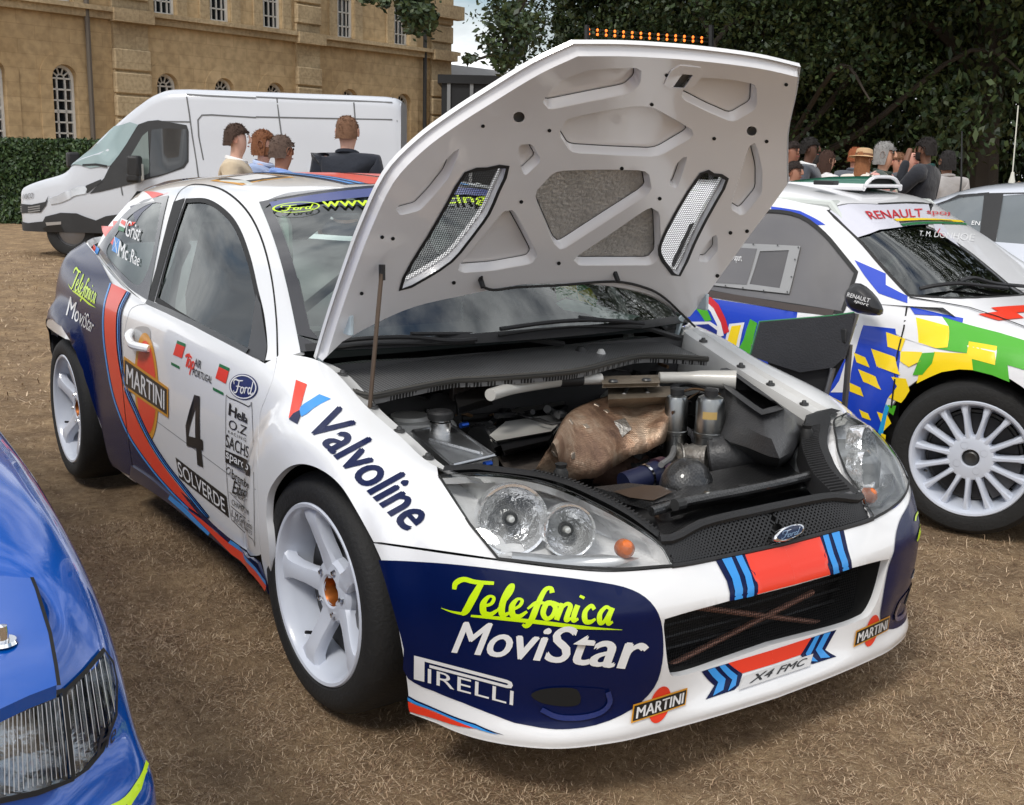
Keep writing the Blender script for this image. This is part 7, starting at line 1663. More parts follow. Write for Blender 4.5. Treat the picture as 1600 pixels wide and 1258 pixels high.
f2 = [np.array([a, 0.]) for a in np.linspace(0, ss.U, 20)] + [np.array([ss.U, b]) for b in np.linspace(.5, ss.V, 16)] + [np.array([a, ss.V]) for a in np.linspace(ss.U - .3, 0, 20)] + [np.array([0, b]) for b in np.linspace(ss.V - .5, .5, 16)]
arc = lambda xw: [np.array([ss.side(xw - .35, .25)[0], .02])] + [ss.side(xw + .35 * math.cos(a), .32 + .35 * math.sin(a)) for a in np.linspace(math.pi, 0, 14)] + [np.array([ss.side(xw + .35, .25)[0], .02])]
mir2 = lambda L_: [np.array([q[0], ss.V - q[1]]) for q in L_]
sbody = ss.cut('body', hull_loop(ss, [arc(-2.5)[1:-1], arc(0)[1:-1]]), SIL, silver, holes=[sw1, sw2, mir2(sw1), mir2(sw2)], step=.06, uv=True, flange=.02)
DG = mat('tinted_glass', (.16, .18, .19), .04, 0, .8, .3, 2)
for w_ in (sw1, sw2, mir2(sw1), mir2(sw2)): ss.cut('side_window', w_, DG, silver, step=.08, uv=True, off=-.003)
ss.cut('door_pillar', ss.pxs([(1538,304),(1568,303),(1556,378),(1530,374)]), PLAST, sbody, off=.003, step=.08, uv=True); ss.strip('roof_gap', [(1462,320),(1500,307),(1545,303),(1600,302),(1660,308)], .008, PLAST, sbody, .003)
ss.cut('window_border', ss.pxs([(1455,325),(1498,305),(1546,301),(1545,305),(1500,309),(1462,322)]), PLAST, sbody, off=.0035, step=.08, uv=True)
text_on(ss, 'EN', Z5r((1270,685),(1320,690),(1325,665),(1275,660)), WHITEF, sbody, off=.004)
ab_ = ss.loc(-1.9, .85, 1.37); ap = at_depth((1581, 283), 7.9)
MB().lathe([(.022, -.06), (.022, .0), (.014, .03), (.010, .06), (0, .065)], Matrix.Translation(Vector(ap)), 12).build('aerial_base', mat('aerial_cream', (.6, .58, .5), .5), silver)
MB().tube([ap, at_depth((1591, 165), 7.9)], .004, 5).build('aerial', MATS['aerial_cream'], silver)
for xw in (0, -2.5): wheel(silver, ss.loc(xw, .02, .31), R(16), -1, .22, .31, .2, 5, 'five')
# thin dark aerial of another parked car
a0 = at_depth((1502, 283), 10); tag(MB().tube([a0 * [1, 1, 0], a0, at_depth((1503, 205), 10)], [.012, .008, .005], 6).build('aerial_mast', BXM), 'thin dark pole standing behind the silver car roof', 'pole')
# ------------------------------------------------------------------ blue car, near left
BLU = mat('paint_blue', (.001, .085, .44), .2, .2, 1., .04, 3)
blue = thing('blue_car', (-.2, -2.4, 0), 'glossy blue car with ribbed headlamp at the lower left corner', 'car')
ST = [(-1.6,-1.53,.93),(-.6,-1.53,.93),(-.1,-1.53,.93),(.3,-1.53,.905),(.55,-1.532,.87),(.72,-1.535,.825),(.83,-1.548,.79),(.91,-1.59,.735),(.97,-1.66,.705),(1.06,-1.765,.70),(1.13,-1.95,.70),(1.18,-2.2,.705),(1.20,-2.45,.71)]
N = []
for i, (x, y, zt) in enumerate(ST):
    a, b = ST[max(i - 1, 0)], ST[min(i + 1, len(ST) - 1)]; t = np.array([b[0] - a[0], b[1] - a[1]]); t /= np.linalg.norm(t); nin = np.array([t[1], -t[0]])  # inwards
    fr = smooth01((x - .78) / .2); bp = .06 * fr
    k = zt / .86
    side_ = [(.03, .2), (0, .35), (0, .46), (.01, .56 * k + .0), (.02, .66 * k), (.045, .76 * k), (.085, .83 * k), (.15, .862 * k), (.22, .875 * k)]
    nose_ = [(-.03, .2), (-.06, .33), (-.065, .44), (-.04, .50), (.0, .525), (.015, .60), (.04, .67), (.06, zt - .005), (.09, zt + .004)]
    row = [(p[0] * (1 - fr) + q[0] * fr, p[1] * (1 - fr) + q[1] * fr) for p, q in zip(side_, nose_)]
    N.append([(x + nin[0] * d, y + nin[1] * d, z) for d, z in row])
bs = net_surf(N, .2, .09, 160, 90)
if bs.normal([[2, 3]])[0][1] < 0: bs.flip = -1
bs.tmid = 1.9
Zb = Q(0, 680, 2.176)
hl_main = Zb((-60,985),(0,955),(100,905),(205,870),(222,1010),(238,1172),(120,1215),(0,1240),(-70,1255)); hl_c = Zb((213,872),(280,810),(345,732),(375,775),(388,840),(386,950),(340,1070),(290,1130),(243,1168),(228,1010))
bm_uv = bs.pxs(hl_main); bc_uv = bs.pxs(hl_c)
fl = [np.array([a, 0.]) for a in np.linspace(0, 12, 40)] + [np.array([12, b]) for b in np.linspace(.5, 8, 12)] + [np.array([a, 8.]) for a in np.linspace(11.8, 0, 40)] + [np.array([0, b]) for b in np.linspace(7.5, .5, 8)]
barch = [np.array([bs.hit((-.42, 0, .3), (0, -1, 0))[0], .02])] + [bs.hit((-.05 + .37 * math.cos(a), 0, .32 + .37 * math.sin(a)), (0, -1, 0)) for a in np.linspace(math.pi, 0, 18)] + [np.array([bs.hit((.32, 0, .3), (0, -1, 0))[0], .02])]
bfen = bs.cut('wing_and_bumper', fl, BLU, blue, holes=[bm_uv, bc_uv, barch], step=.03, uv=True, flange=.015)
def flute(name, sc):
    m = glass_mat(name, (.80, .83, .86), .06, 1.55); nt = m.node_tree; w = nt.nodes.new('ShaderNodeTexWave'); w.bands_direction = 'Y'; w.inputs['Scale'].default_value = sc; t = nt.nodes.new('ShaderNodeTexCoord'); b = [n for n in nt.nodes if n.type == 'BUMP'][0]; b.inputs['Strength'].default_value = .8; b.inputs['Distance'].default_value = .01
    nt.links.new(t.outputs['Object'], w.inputs['Vector']); nt.links.new(w.outputs['Fac'], b.inputs['Height']); return m
FL = flute('fluted_glass', 22)
for nm, uvL in (('headlamp', bm_uv), ('corner_lamp', bc_uv)):
    o = bs.cut(nm, uvL, FL, blue, step=.03, uv=True, off=.003, flange=.01)
    P = bs.xyz(uvL); Nn = bs.normal(uvL); c = P.mean(0) - Nn.mean(0) * .09
    MB().grid(np.stack([P - Nn * .003, (P * .85 + P.mean(0) * .15) - Nn * .05, c + (P - P.mean(0)) * .4, c + (P - P.mean(0)) * .02], 1), True).build('reflector', mat('lamp_reflector', (.78, .79, .8), .15, 1, 0, .05, 8, .5, 20), o)
    bs.strip('lamp_seal', [tuple(q) for q in uvL], .008, RUBBER, o, .005, px=False, closed=True)
    rows = []
    for t in np.linspace(.03, .97, 15 if nm == 'headlamp' else 9):
        a = np.array(hl_main if nm == 'headlamp' else hl_c); 
        if nm == 'headlamp': p0 = np.array(hl_main[1]) * (1 - t) + np.array(hl_main[3]) * t; p1 = np.array(hl_main[7]) * (1 - t) + np.array(hl_main[5]) * t
        else: p0 = np.array(hl_c[0]) * (1 - t) + np.array(hl_c[2]) * t; p1 = np.array(hl_c[8]) * (1 - t) + np.array(hl_c[5]) * t
        bs.strip('lens_rib', [tuple(p0 + (p1 - p0) * s_) for s_ in (.06, .35, .65, .94)], .0016, mat('rib_clear', (.62, .64, .67), .15, .2), o, .0055)
text_on(bs, 'He', Zb((312,1100),(375,1040),(382,975),(322,1000)), mat('ink_black', (.02, .02, .03), .5), o, weight=.01, shear=.15, off=.008)
# bonnet
bh = Surf(lambda u, v: np.stack([u - 1.0, -3.4 + v, (.705 + .22 * smooth01(((1.16 ) - (u - 1.0)) / 1.1) ** .8) + .025 * (1 - ((v - .96) / .8) ** 2)], -1), 2.25, 1.95, 60, 70)
if bh.normal([[1, .9]])[0][2] < 0: bh.flip = -1
be_ = bh.pxs(Zb((0,255),(60,380),(120,530),(165,680),(185,790),(192,858),(100,893),(0,940))); be_ = [np.array([.85, be_[0][1]])] + be_; bonl = be_ + [np.array([q[0], 1.94 - q[1]]) for q in be_[::-1]]
bbon = bh.cut('bonnet', bonl, BLU, blue, step=.04, off=.004, flange=.02, uv=True)
bh.strip('bonnet_gap', Zb((0,250),(62,380),(124,530),(170,680),(190,790),(200,860)), .005, DARK, bbon, .0045)
for p in Zb((8,716),): 
    q = bh.xyz([bh.px(p)])[0]; MB().lathe([(.021, .004), (.019, .009), (.010, .009), (.008, .03), (0, .032)], Matrix.Translation(Vector(q)), 20).build('bonnet_pin', CHROME, blue)
for k in range(4):
    w0 = Zb((505 - 14 * k, 1108 + 30 * k), (470 - 18 * k, 1200 + 16 * k), (430 - 26 * k, 1262 + 6 * k)); bs.strip('neon_stripe', w0, .008, YELF, bfen, .003)
MB().box((-3.2, -3.25, .2), (.9, -1.62, .5)).build('underbody', DARK, blue); mesh('far_wing', [(v.co[0], -4.92 - v.co[1], v.co[2]) for v in bfen.data.vertices], [tuple(p.vertices)[::-1] for p in bfen.data.polygons], BLU, blue); wheel(blue, (-.05, -1.545, .31), 0, 1, .22, .31, .2, 5, 'five')
# rest of the blue car, outside the frame: cabin block and far side
MB().grid([[(x, y, z) for y, z in ((-3.37, .25), (-3.39, .6), (-3.36, .93), (-2.46, .95), (-1.56, .93), (-1.53, .6), (-1.55, .25))] for x in (-1.58, -2.2, -2.9, -3.3)]).build('rear_body', BLU, blue)
cb_ = [[(x, -2.46 + w * s_, z) for s_, z in ((-1, .9), (-.86, .9 + h * .75), (-.72, .9 + h), (0, .92 + h), (.72, .9 + h), (.86, .9 + h * .75), (1, .9))] for x, w, h in ((-.12, .82, .01), (-.45, .83, .22), (-.85, .84, .46), (-1.5, .85, .5), (-2.1, .85, .46), (-2.7, .82, .2), (-3.0, .8, .01))]
MB().grid(cb_).build('cabin', mat('cabin_glass', (.03, .035, .04), .05, 0, .8), blue); MB().grid([[np.array(p) + [0, 0, .012] for p in r[2:5]] for r in cb_[2:5]]).build('roof', BLU, blue)
# ------------------------------------------------------------------ folding chair
CHB = mat('chair_canvas', (.022, .023, .028), .75, 0, 0, .15, 20, .3, 160)
co = atZ((1240, 560), .62)
chair = thing('folding_chair', co * [1, 1, 0], 'black canvas folding chair with green piping between the two rally cars', 'chair')
cb = [(1187,503),(1240,499),(1300,494),(1335,489),(1330,520),(1322,556),(1302,574),(1250,582),(1200,566),(1172,556)]
cn = -np.array([sight((1250, 540))[0], sight((1250, 540))[1], -.15]); cn /= np.linalg.norm(cn); cO = at_depth((1250, 540), 4.15)
P = np.array([at_plane(p, cO, cn) for p in cb]); o = mesh('backrest', P, [tuple(range(len(P)))], CHB, chair, False); solid(o, .012)
Pl = np.array([at_plane(p, cO - cn * .03, cn) for p in [(1200,566),(1250,580),(1302,574),(1322,556),(1300,600),(1288,622),(1235,640),(1205,600)]]); o = mesh('seat_cloth', Pl, [tuple(range(len(Pl)))], mat('chair_seat', (.012, .012, .014), .8), chair, False); solid(o, .01)
MB().tube([at_plane(p, cO + cn * .008, cn) for p in ((1172,556),(1187,503),(1240,499),(1300,494),(1335,489))], .0045, 6).build('piping', GREENF, chair)
for a_, b_ in (((1338,490),(1316,560)), ((1302,575),(1284,640))): MB().tube([at_plane(a_, cO - cn * .01, cn), at_plane(b_, cO - cn * .01, cn)], .011, 8).build('frame_tube', mat('chair_tube', (.16, .16, .17), .35, .8), chair)
cl_, cr2 = at_plane((1178, 540), cO, cn), at_plane((1328, 540), cO, cn); hn = np.array([cn[0], cn[1], 0]) / np.linalg.norm(cn[:2])
for a_, b_ in ((cl_, cr2), (cr2, cl_)):
    for d_ in (.05, -.13):
        MB().tube([a_ * [1, 1, 0] + [0, 0, .52] - hn * (.03 - d_ * .3), b_ * [1, 1, 0] + hn * d_], .011, 8).build('leg', MATS['chair_tube'], chair)
for a_ in (cl_, cr2): MB().tube([a_ - hn * .02, a_ * [1, 1, 0] + [0, 0, .50] - hn * .03], .011, 8).build('back_post', MATS['chair_tube'], chair)
bevel(MB().box((-.018, -.004, -.025), (.018, .004, .025), Matrix.Translation(Vector(at_plane((1316, 524), cO + cn * .01, cn)))).build('buckle', PLAST, chair), .004)
# ================================================================== white van
vo = atZ((110, 402), 0); va = R(58); vd = np.array([math.cos(va), math.sin(va), 0]); vn = np.array([vd[1], -vd[0], 0])
if vn @ (CAM - vo) < 0: vn = -vn
van = thing('panel_van', vo + vd * 1.8 - vn, 'large white panel van with black plastic bumper in front of the stone house', 'van')
VW = mat('van_white', srgb(200, 204, 211), .35, 0, .5, .03, 2); VB = mat('van_black_plastic', (.035, .036, .038), .6, 0, 0, .2, 6)
def vsec(s, zt, nose, tum, zb=.35):
    W = 1.8; e = nose; row = [(e + .02, zb), (e, zb + .2), (e, .75), (e + .01, min(1.05, zt - .1)), (e + tum * .45, min(1.45, zt - .05) if zt > 1.5 else zt - .03), (e + tum * .8, zt - .22 if zt > 1.6 else zt - .01), (e + tum, zt - .07 if zt > 1.6 else zt), (e + tum + .09, zt - .005), (e + tum + .3, zt + .01), (W / 2, zt + .02)]
    full = row + [(W - i, z) for i, z in row[::-1][1:]]
    return [vo + vd * s - vn * i + np.array([0, 0, z]) for i, z in full]
VN = [vsec(-.80, .80, .42, .04), vsec(-.74, .92, .26, .05), vsec(-.62, .99, .14, .06), vsec(-.4, 1.07, .06, .08), vsec(-.1, 1.16, .02, .1), vsec(.04, 1.25, 0, .1), vsec(.14, 1.36, 0, .1), vsec(.46, 1.68, 0, .12), vsec(.76, 1.95, 0, .14), vsec(1.02, 2.16, 0, .15), vsec(1.28, 2.32, 0, .14), vsec(1.6, 2.38, 0, .12), vsec(2.6, 2.37, 0, .1), vsec(3.8, 2.355, 0, .1), vsec(4.55, 2.34, 0, .1), vsec(4.72, 2.28, .01, .13)]
vs = net_surf(VN, .35, .15, 160, 110); vs.tmid = 18.
if vs.normal([[12, 3]])[0] @ vn < 0: vs.flip = -1
vfl = [np.array([a, 0.]) for a in np.linspace(0, vs.U, 20)] + [np.array([vs.U, b]) for b in np.linspace(1, vs.V, 14)] + [np.array([a, vs.V]) for a in np.linspace(vs.U - .5, 0, 20)] + [np.array([0, b]) for b in np.linspace(vs.V - 1, 1, 14)]
vb = vs.cut('body', vfl, VW, van, step=.12, uv=True)
MB().add([np.array(q) for q in VN[0]], [tuple(range(len(VN[0])))]).build('front_face', VW, van, False); MB().add([np.array(q) for q in VN[-1]], [tuple(range(len(VN[-1])))]).build('rear_doors', VW, van, False)
Zv = Q(0, 130, 3.9925)
def vp(nm, P, mm, of, par=None, smooth_=False): return vs.cut(nm, P, mm, par or van, step=.15, off=of)
VG = mat('van_glass', (.05, .055, .06), .04, 0, .5, .3, 2); VGL = mat('van_screen', srgb(150, 170, 172), .05, 0, .6, .2, 1.5)
vp('pillar_trim', Zv((865,258),(1165,262),(1178,300),(1178,490),(1150,530),(1000,580),(760,645),(560,690),(650,592),(690,510),(780,390)), VB, .008)
vp('side_window', Zv((948,292),(1165,288),(1170,480),(1140,520),(1050,560),(890,598),(930,560)), VG, .014); vp('side_window', Zv((820,450),(890,330),(925,300),(935,560),(880,585),(800,590)), mat('van_quarter', srgb(108, 120, 116), .08, 0, .5), .014)
scw = vp('windscreen', Zv((650,275),(760,262),(862,260),(790,380),(690,515),(560,530),(445,522),(520,420)), VGL, .012)
vs.strip('wiper', Zv((440,520),(520,512),(600,508),(670,520)), .03, PLAST, scw, .02)
vp('headlamp', Zv((300,722),(400,680),(530,642),(545,660),(535,690),(420,730),(320,757)), mat('van_lamp', (.6, .62, .65), .1, .6, .5, .4, 5), .014); vp('lamp_trim', Zv((535,640),(630,600),(640,612),(545,688)), VB, .012)
gr = vp('grille', Zv((122,752),(200,758),(285,740),(305,700),(290,760),(255,806),(130,812)), VB, .012)
for k in range(3): vs.strip('grille_slat', Zv((128, 770 + 14 * k), (190, 775 + 14 * k), (255, 765 + 14 * k)), .018, mat('slat_grey', (.3, .3, .3), .4, .5), gr, .02)
bmp = vp('bumper_plastic', Zv((104,862),(180,872),(270,862),(285,832),(380,808),(480,812),(600,856),(660,830),(760,815),(760,1060),(560,1030),(360,1045),(200,1010),(108,975)), VB, .012)
vp('fog_lamp', Zv((270,905),(300,890),(380,885),(405,930),(370,950),(300,950)), mat('fog_dark', (.02, .02, .02), .3), .02, bmp); vp('fog_strip', Zv((288,868),(385,862),(385,880),(295,888)), mat('fog_silver', (.5, .5, .5), .3, .5), .02, bmp)
pl = vp('number_plate', Zv((118,945),(188,965),(188,1002),(124,984)), WHITEF, .02, bmp); text_on(vs, '17 JC', Zv((124,975),(186,995),(186,972),(122,955)), BLACKF, bmp, off=.026, weight=.01)
text_on(vs, 'IVECO', Zv((145,725),(210,715),(213,682),(148,695)), mat('badge_steel', (.3, .3, .32), .3, .9), van, off=.015, weight=.02)
VL = mat('van_seam', (.12, .125, .13), .6)
for P in (((1165,85),(1180,180),(1200,330),(1225,480),(1240,600)), ((1165,70),(1300,78),(1597,92)), ((940,240),(1060,240),(1190,242)), ((1270,480),(1240,330),(1235,230),(1260,200),(1320,198),(1597,215)), ((755,640),(765,700))): vs.strip('panel_seam', Zv(*P), .018, VL, vb, .006)
Zv2 = Q(400, 0, 3.9925)
for P in (((0,605),(300,618),(600,628),(850,640)), ((0,730),(400,738),(850,748)), ((130,610),(145,740),(160,850)), ((610,640),(618,740)), ((850,610),(880,760),(905,900))): vs.strip('panel_seam', Zv2(*P), .018, VL, vb, .006)
vs.strip('rub_strip', [(480,266),(560,268),(626,270)], .10, VW, vb, .03)
for s_, i_ in ((0, .12), (3.3, .12), (0, 1.68), (3.3, 1.68)):
    c = vo + vd * s_ - vn * i_ + np.array([0, 0, .36]); M = Matrix.Translation(Vector(c)) @ Vector(vn if i_ < 1 else -vn).to_track_quat('Z', 'Y').to_matrix().to_4x4()
    w = MB().lathe([(.2, .03), (.24, .05), (.33, .04), (.36, .0), (.36, -.18), (.3, -.2)], M, 28).build('wheel', TYRE, van); MB().lathe([(0, .02), (.08, .03), (.2, .0), (.22, .04)], M, 20).build('rim', mat('van_rim', (.25, .25, .26), .4, .7), w)
mm_ = MB(); MIR = mat('van_mirror', (.02, .02, .021), .5)
for z0, z1, p in ((1.16, 1.45, (838, 520)), (1.0, 1.14, (835, 590))):
    c = at_plane(Zv(p)[0], vo + vn * .18, vn); bevel(MB().box((-.09, -.10, -.15 if z0 > 1.1 else -.07), (.09, .12, .15 if z0 > 1.1 else .07), Matrix.Translation(Vector(c)) @ Matrix.Rotation(va, 4, 'Z')).build('door_mirror', MIR, van), .04, 3)
c = at_plane(Zv((880, 555))[0], vo + vn * .1, vn); bevel(MB().box((-.03, -.05, -.12), (.03, .05, .12), Matrix.Translation(Vector(c)) @ Matrix.Rotation(va, 4, 'Z')).build('mirror_indicator', mat('ind_pale', (.6, .6, .55), .4), van), .02)
c = at_depth(Zv((455, 480))[0], 19); bevel(MB().box((-.08, -.1, -.13), (.08, .1, .13), Matrix.Translation(Vector(c))).build('far_mirror', MIR, van), .04, 3)
# ================================================================== people
def person(head_px, depth, face_az, skin_c, hair_c, top_c, leg_c, label, hair='short', height=1.75, lean=0., turn=0., beard=False, arms='down', jacket=None, hat=None, wide=1., collar=None, print_c=None, bald=False, group=None):
    """a standing figure whose head centre lies at head_px, `depth` metres away; faces along face_az"""
    hc = at_depth(head_px, depth); x0, y0 = hc[0], hc[1]; sc = height / 1.75
    zh = hc[2]; z0 = zh - 1.635 * sc
    T = Matrix.Translation((x0, y0, z0)) @ Matrix.Rotation(face_az, 4, 'Z') @ Matrix.Scale(sc, 4)
    root = thing('person', (x0, y0, z0), label, 'person', group)
    hx = 0.; wide *= 1.02
    sk = {'pel': ((-lean * .6, 0, .95), (.155, .12)), 'bel': ((-lean * .45, 0, 1.08), (.15, .115)), 'che': ((-lean * .2, 0, 1.28), (.165 * wide, .12)), 'sho': ((-.02 - lean * .05, 0, 1.425), (.15, .095)), 'nk2': ((-.015, 0, 1.485), (.068, .062)), 'nek': ((-.01, 0, 1.53), (.056, .054)), 'jaw': ((.012, 0, 1.575), (.070, .066)), 'hea': ((.0, 0, 1.65), (.090, .078)), 'cro': ((-.008, 0, 1.70), (.078, .07))}
    ed = [('pel', 'bel'), ('bel', 'che'), ('che', 'sho'), ('sho', 'nk2'), ('nk2', 'nek'), ('nek', 'jaw'), ('jaw', 'hea'), ('hea', 'cro')]
    for s_, sg in (('l', 1), ('r', -1)):
        if arms == 'down': el, wr = (-.03, sg * .25 * wide, 1.12), (.06, sg * .24, .88)
        elif arms == 'fold': el, wr = (.0, sg * .26 * wide, 1.12), (.22, sg * .06, 1.12)
        elif arms == 'face' and sg > 0: el, wr = (.16, .26, 1.20), (.13, .12, 1.55)
        else: el, wr = (.02, sg * .26 * wide, 1.13), (.2, sg * .16, 1.06)
        sk['a' + s_] = ((-.02 - lean * .05, sg * .195 * wide, 1.42), (.068, .066)); sk['e' + s_] = (el, (.045, .045)); sk['w' + s_] = (wr, (.03, .028)); sk['h' + s_] = (tuple(np.array(wr) + (np.array(wr) - np.array(el)) * .32), (.032, .02))
        sk['t' + s_] = ((-lean * .5, sg * .10, .86), (.09, .09)); sk['k' + s_] = ((.01, sg * .11, .48), (.06, .06)); sk['n' + s_] = ((-.02, sg * .115, .09), (.04, .04)); sk['f' + s_] = ((.13, sg * .13, .04), (.04, .03))
        ed += [('sho', 'a' + s_), ('a' + s_, 'e' + s_), ('e' + s_, 'w' + s_), ('w' + s_, 'h' + s_), ('pel', 't' + s_), ('t' + s_, 'k' + s_), ('k' + s_, 'n' + s_), ('n' + s_, 'f' + s_)]
    def figure(name, keys, grow, mm, par, override=None, gk={}):
        ks = [k for k in sk if k in keys]; me = bpy.data.meshes.new(name); pos = {k: (override or {}).get(k, sk[k][0]) for k in ks}
        me.from_pydata([tuple(T @ Vector(pos[k])) for k in ks], [(ks.index(a), ks.index(b)) for a, b in ed if a in ks and b in ks], [])
        o = bpy.data.objects.new(name, me); COL.objects.link(o); me.materials.append(mm); o.parent = par; o.matrix_parent_inverse = parent_inv(par)
        md = o.modifiers.new('skin', 'SKIN'); md.use_smooth_shade = True
        if not me.skin_vertices: pass
        for i, k in enumerate(ks):
            r = [q + gk.get(k, 0) for q in sk[k][1]]; me.skin_vertices[0].data[i].radius = ((r[1] + grow) * sc, (r[0] + grow) * sc) if k in ('pel', 'bel', 'che', 'sho') else ((r[0] + grow) * sc, (r[1] + grow) * sc)
        me.skin_vertices[0].data[0].use_root = True
        subsurf(o, 2); return o
    sm = mat('skin_%d%d%d' % tuple(int(c) for c in skin_c), srgb(*skin_c), .55, 0, 0, .06, 12)
    body = figure('body', set(sk), 0., sm, root, None, {k: -.035 for k in ('pel', 'bel', 'che', 'sho', 'al', 'ar', 'tl', 'tr', 'kl', 'kr')} | {k: -.012 for k in ('el', 'er', 'nk2')})
    tm_ = mat('cloth_%d_%d_%d' % tuple(top_c), srgb(*top_c), .85, 0, 0, .2, 9, 1., 14, sheen=.2)
    if print_c:
        nt = tm_.node_tree; v = nt.nodes.new('ShaderNodeTexVoronoi'); v.inputs['Scale'].default_value = 16; tcn = nt.nodes.new('ShaderNodeTexCoord'); nt.links.new(tcn.outputs['Object'], v.inputs['Vector'])
        r_ = nt.nodes.new('ShaderNodeValToRGB'); r_.color_ramp.interpolation = 'CONSTANT'; e_ = r_.color_ramp.elements; e_[0].color = (*srgb(*top_c), 1); e_[1].position = .4; e_[1].color = (*srgb(*print_c[0]), 1); q_ = e_.new(.6); q_.color = (*srgb(*print_c[1]), 1); q2 = e_.new(.8); q2.color = (*srgb(*top_c), 1)
        sp = nt.nodes.new('ShaderNodeSeparateColor'); nt.links.new(v.outputs['Color'], sp.inputs['Color']); nt.links.new(sp.outputs[0], r_.inputs['Fac']); nt.links.new(r_.outputs['Color'], nt.nodes['Principled BSDF'].inputs['Base Color'])
    top = figure('top', {'pel', 'bel', 'che', 'sho', 'nk2', 'al', 'ar', 'el', 'er', 'wl', 'wr'}, .014, tm_, root)
    figure('trousers', {'pel', 'tl', 'tr', 'kl', 'kr', 'nl', 'nr'}, .012, mat('leg_%d_%d_%d' % tuple(leg_c), srgb(*leg_c), .9), root)
    TH = T @ Matrix.Translation((0, 0, 1.64)) @ Matrix.Rotation(turn, 4, 'Z')
    def at(x, y, z): return tuple(TH @ Vector((x, y, z)))
    if True: collar = collar or top_c; MB().tube([T @ Vector((.075 * math.cos(a) - .012, .08 * math.sin(a), 1.485 + .018 * math.cos(a + math.pi))) for a in np.linspace(0, 6.283, 16, endpoint=False)], .017 * sc, 6, closed=True).build('collar', mat('collar_%d' % collar[0], srgb(*collar), .8), root)
    # face: nose, brow, eyes, mouth, ears
    MB().grid([[at(.085, -.010, .035), at(.092, 0, .038), at(.085, .010, .035)], [at(.092, -.013, .005), at(.112, 0, .006), at(.092, .013, .005)], [at(.086, -.017, -.018), at(.112, 0, -.02), at(.086, .017, -.018)], [at(.08, -.014, -.03), at(.088, 0, -.032), at(.08, .014, -.03)]]).build('nose', sm, root)
    for sg in (-1, 1):
        MB().lathe([(0, .004), (.010, .0)], Matrix.Translation(Vector(at(.084, sg * .032, .02))) @ Matrix.Rotation(face_az + turn, 4, 'Z') @ Matrix.Rotation(R(90), 4, 'Y'), 8).build('eye', mat('eye_dark', (.02, .015, .012), .3), root)
        MB().tube([at(.084, sg * .018, .04), at(.082, sg * .045, .04)], .0045 * sc, 5).build('eyebrow', mat('hair_%d_%d_%d' % tuple(hair_c), srgb(*hair_c), .8, 0, 0, .3, 40, .6, 120), root)
        MB().grid([[at(-.005 + .022 * math.cos(a), sg * (.078 + d), .0 + .032 * math.sin(a)) for d in (-.01, .014)] for a in np.linspace(0, 6.283, 9)]).build('ear', sm, root)
    MB().tube([at(.082, -.024, -.052), at(.088, 0, -.054), at(.082, .024, -.052)], .005 * sc, 5).build('mouth', mat('lips', srgb(150, 84, 78), .5), root)
    hm = mat('hair_%d_%d_%d' % tuple(hair_c), srgb(*hair_c), .8, 0, 0, .3, 40, .6, 120)
    if not bald:
        rows = []; rg2 = random.Random(int(head_px[0]))
        for th in np.linspace(0, 1, 8):
            row = []
            for ph in np.linspace(0, 2 * math.pi, 20, endpoint=False):
                f_ = math.cos(ph); lowz = -.05 if f_ < -.3 else (.07 if f_ > .45 else (.05 if f_ > .1 else .01))
                if hair == 'long' and f_ < .1: lowz = -.26
                if hair == 'medium' and f_ < .35: lowz = -.09
                el_ = math.pi / 2 * (1 - th); zt = .125 * math.sin(el_); rr = math.cos(el_) ** .8
                z = zt if th < .75 else zt * (1 - (th - .75) / .25) + lowz * (th - .75) / .25
                rr = max(rr, 0); k = .98 + rg2.uniform(-.03, .06)
                row.append(at(-.010 + .103 * rr * f_ * k, .090 * rr * math.sin(ph) * k, .0 + z * k))
            rows.append(row)
        hb = MB().grid(np.array(rows).transpose(1, 0, 2), True); hc_ = np.array(at(0, 0, 0)); R_ = np.array(rows)
        for i in range(420):      # loose strands break the outline
            a_, b_ = rg2.randint(1, 6), rg2.randint(0, 19); p = R_[a_, b_] * (1 - (t_ := rg2.random())) + R_[a_ + 1, (b_ + 1) % 20] * t_; o_ = (p - hc_) / (np.linalg.norm(p - hc_) + 1e-6); v_ = o_ * .5 + np.array([rg2.uniform(-1, 1), rg2.uniform(-1, 1), rg2.uniform(-1.2, .5)]) * .8; v_ /= np.linalg.norm(v_)
            sd_ = np.cross(o_, v_) * .006 * sc; hb.add([p - sd_, p + sd_, p + v_ * rg2.uniform(.014, .03) * sc * .6 + o_ * .003], [(0, 1, 2)])
        hb.build('hair', hm, root)
    if beard: MB().grid([[at(.09 * math.cos(a) * k, .079 * math.sin(a) * k, z) for z, k in ((-.02, .98), (-.05, 1.02), (-.085, .98), (-.10, .7))] for a in np.linspace(-1.35, 1.35, 12)]).build('beard', hm, root)
    if hat:
        MB().lathe([(.0, .135), (.06, .132), (.088, .12), (.098, .06), (.10, .045), (.165, .03), (.170, .026), (.10, .036)], TH @ Matrix.Rotation(.12, 4, 'Y'), 28).build('hat', mat('straw_hat', srgb(*hat), .8, 0, 0, .15, 30, .5, 150), root); MB().lathe([(.1005, .05), (.0995, .072)], TH @ Matrix.Rotation(.12, 4, 'Y'), 28).build('hat_band', mat('hat_band', srgb(120, 84, 60), .8), root)
    if jacket == 'quilt':
        for z in np.arange(1.02, 1.42, .06): MB().tube([T @ Vector(((.145 if z < 1.36 else .12) * math.cos(a) * .95 - .01, (.17 if z < 1.33 else .15) * math.sin(a) * wide, z)) for a in np.linspace(0, 6.283, 24, endpoint=False)], .022 * sc, 6, closed=True).build('quilted_band', tm_, root)
    return root
toward = lambda px: math.atan2(*(lambda d: (d[1], d[0]))(CAM - at_depth(px, 10)))   # azimuth that faces the camera
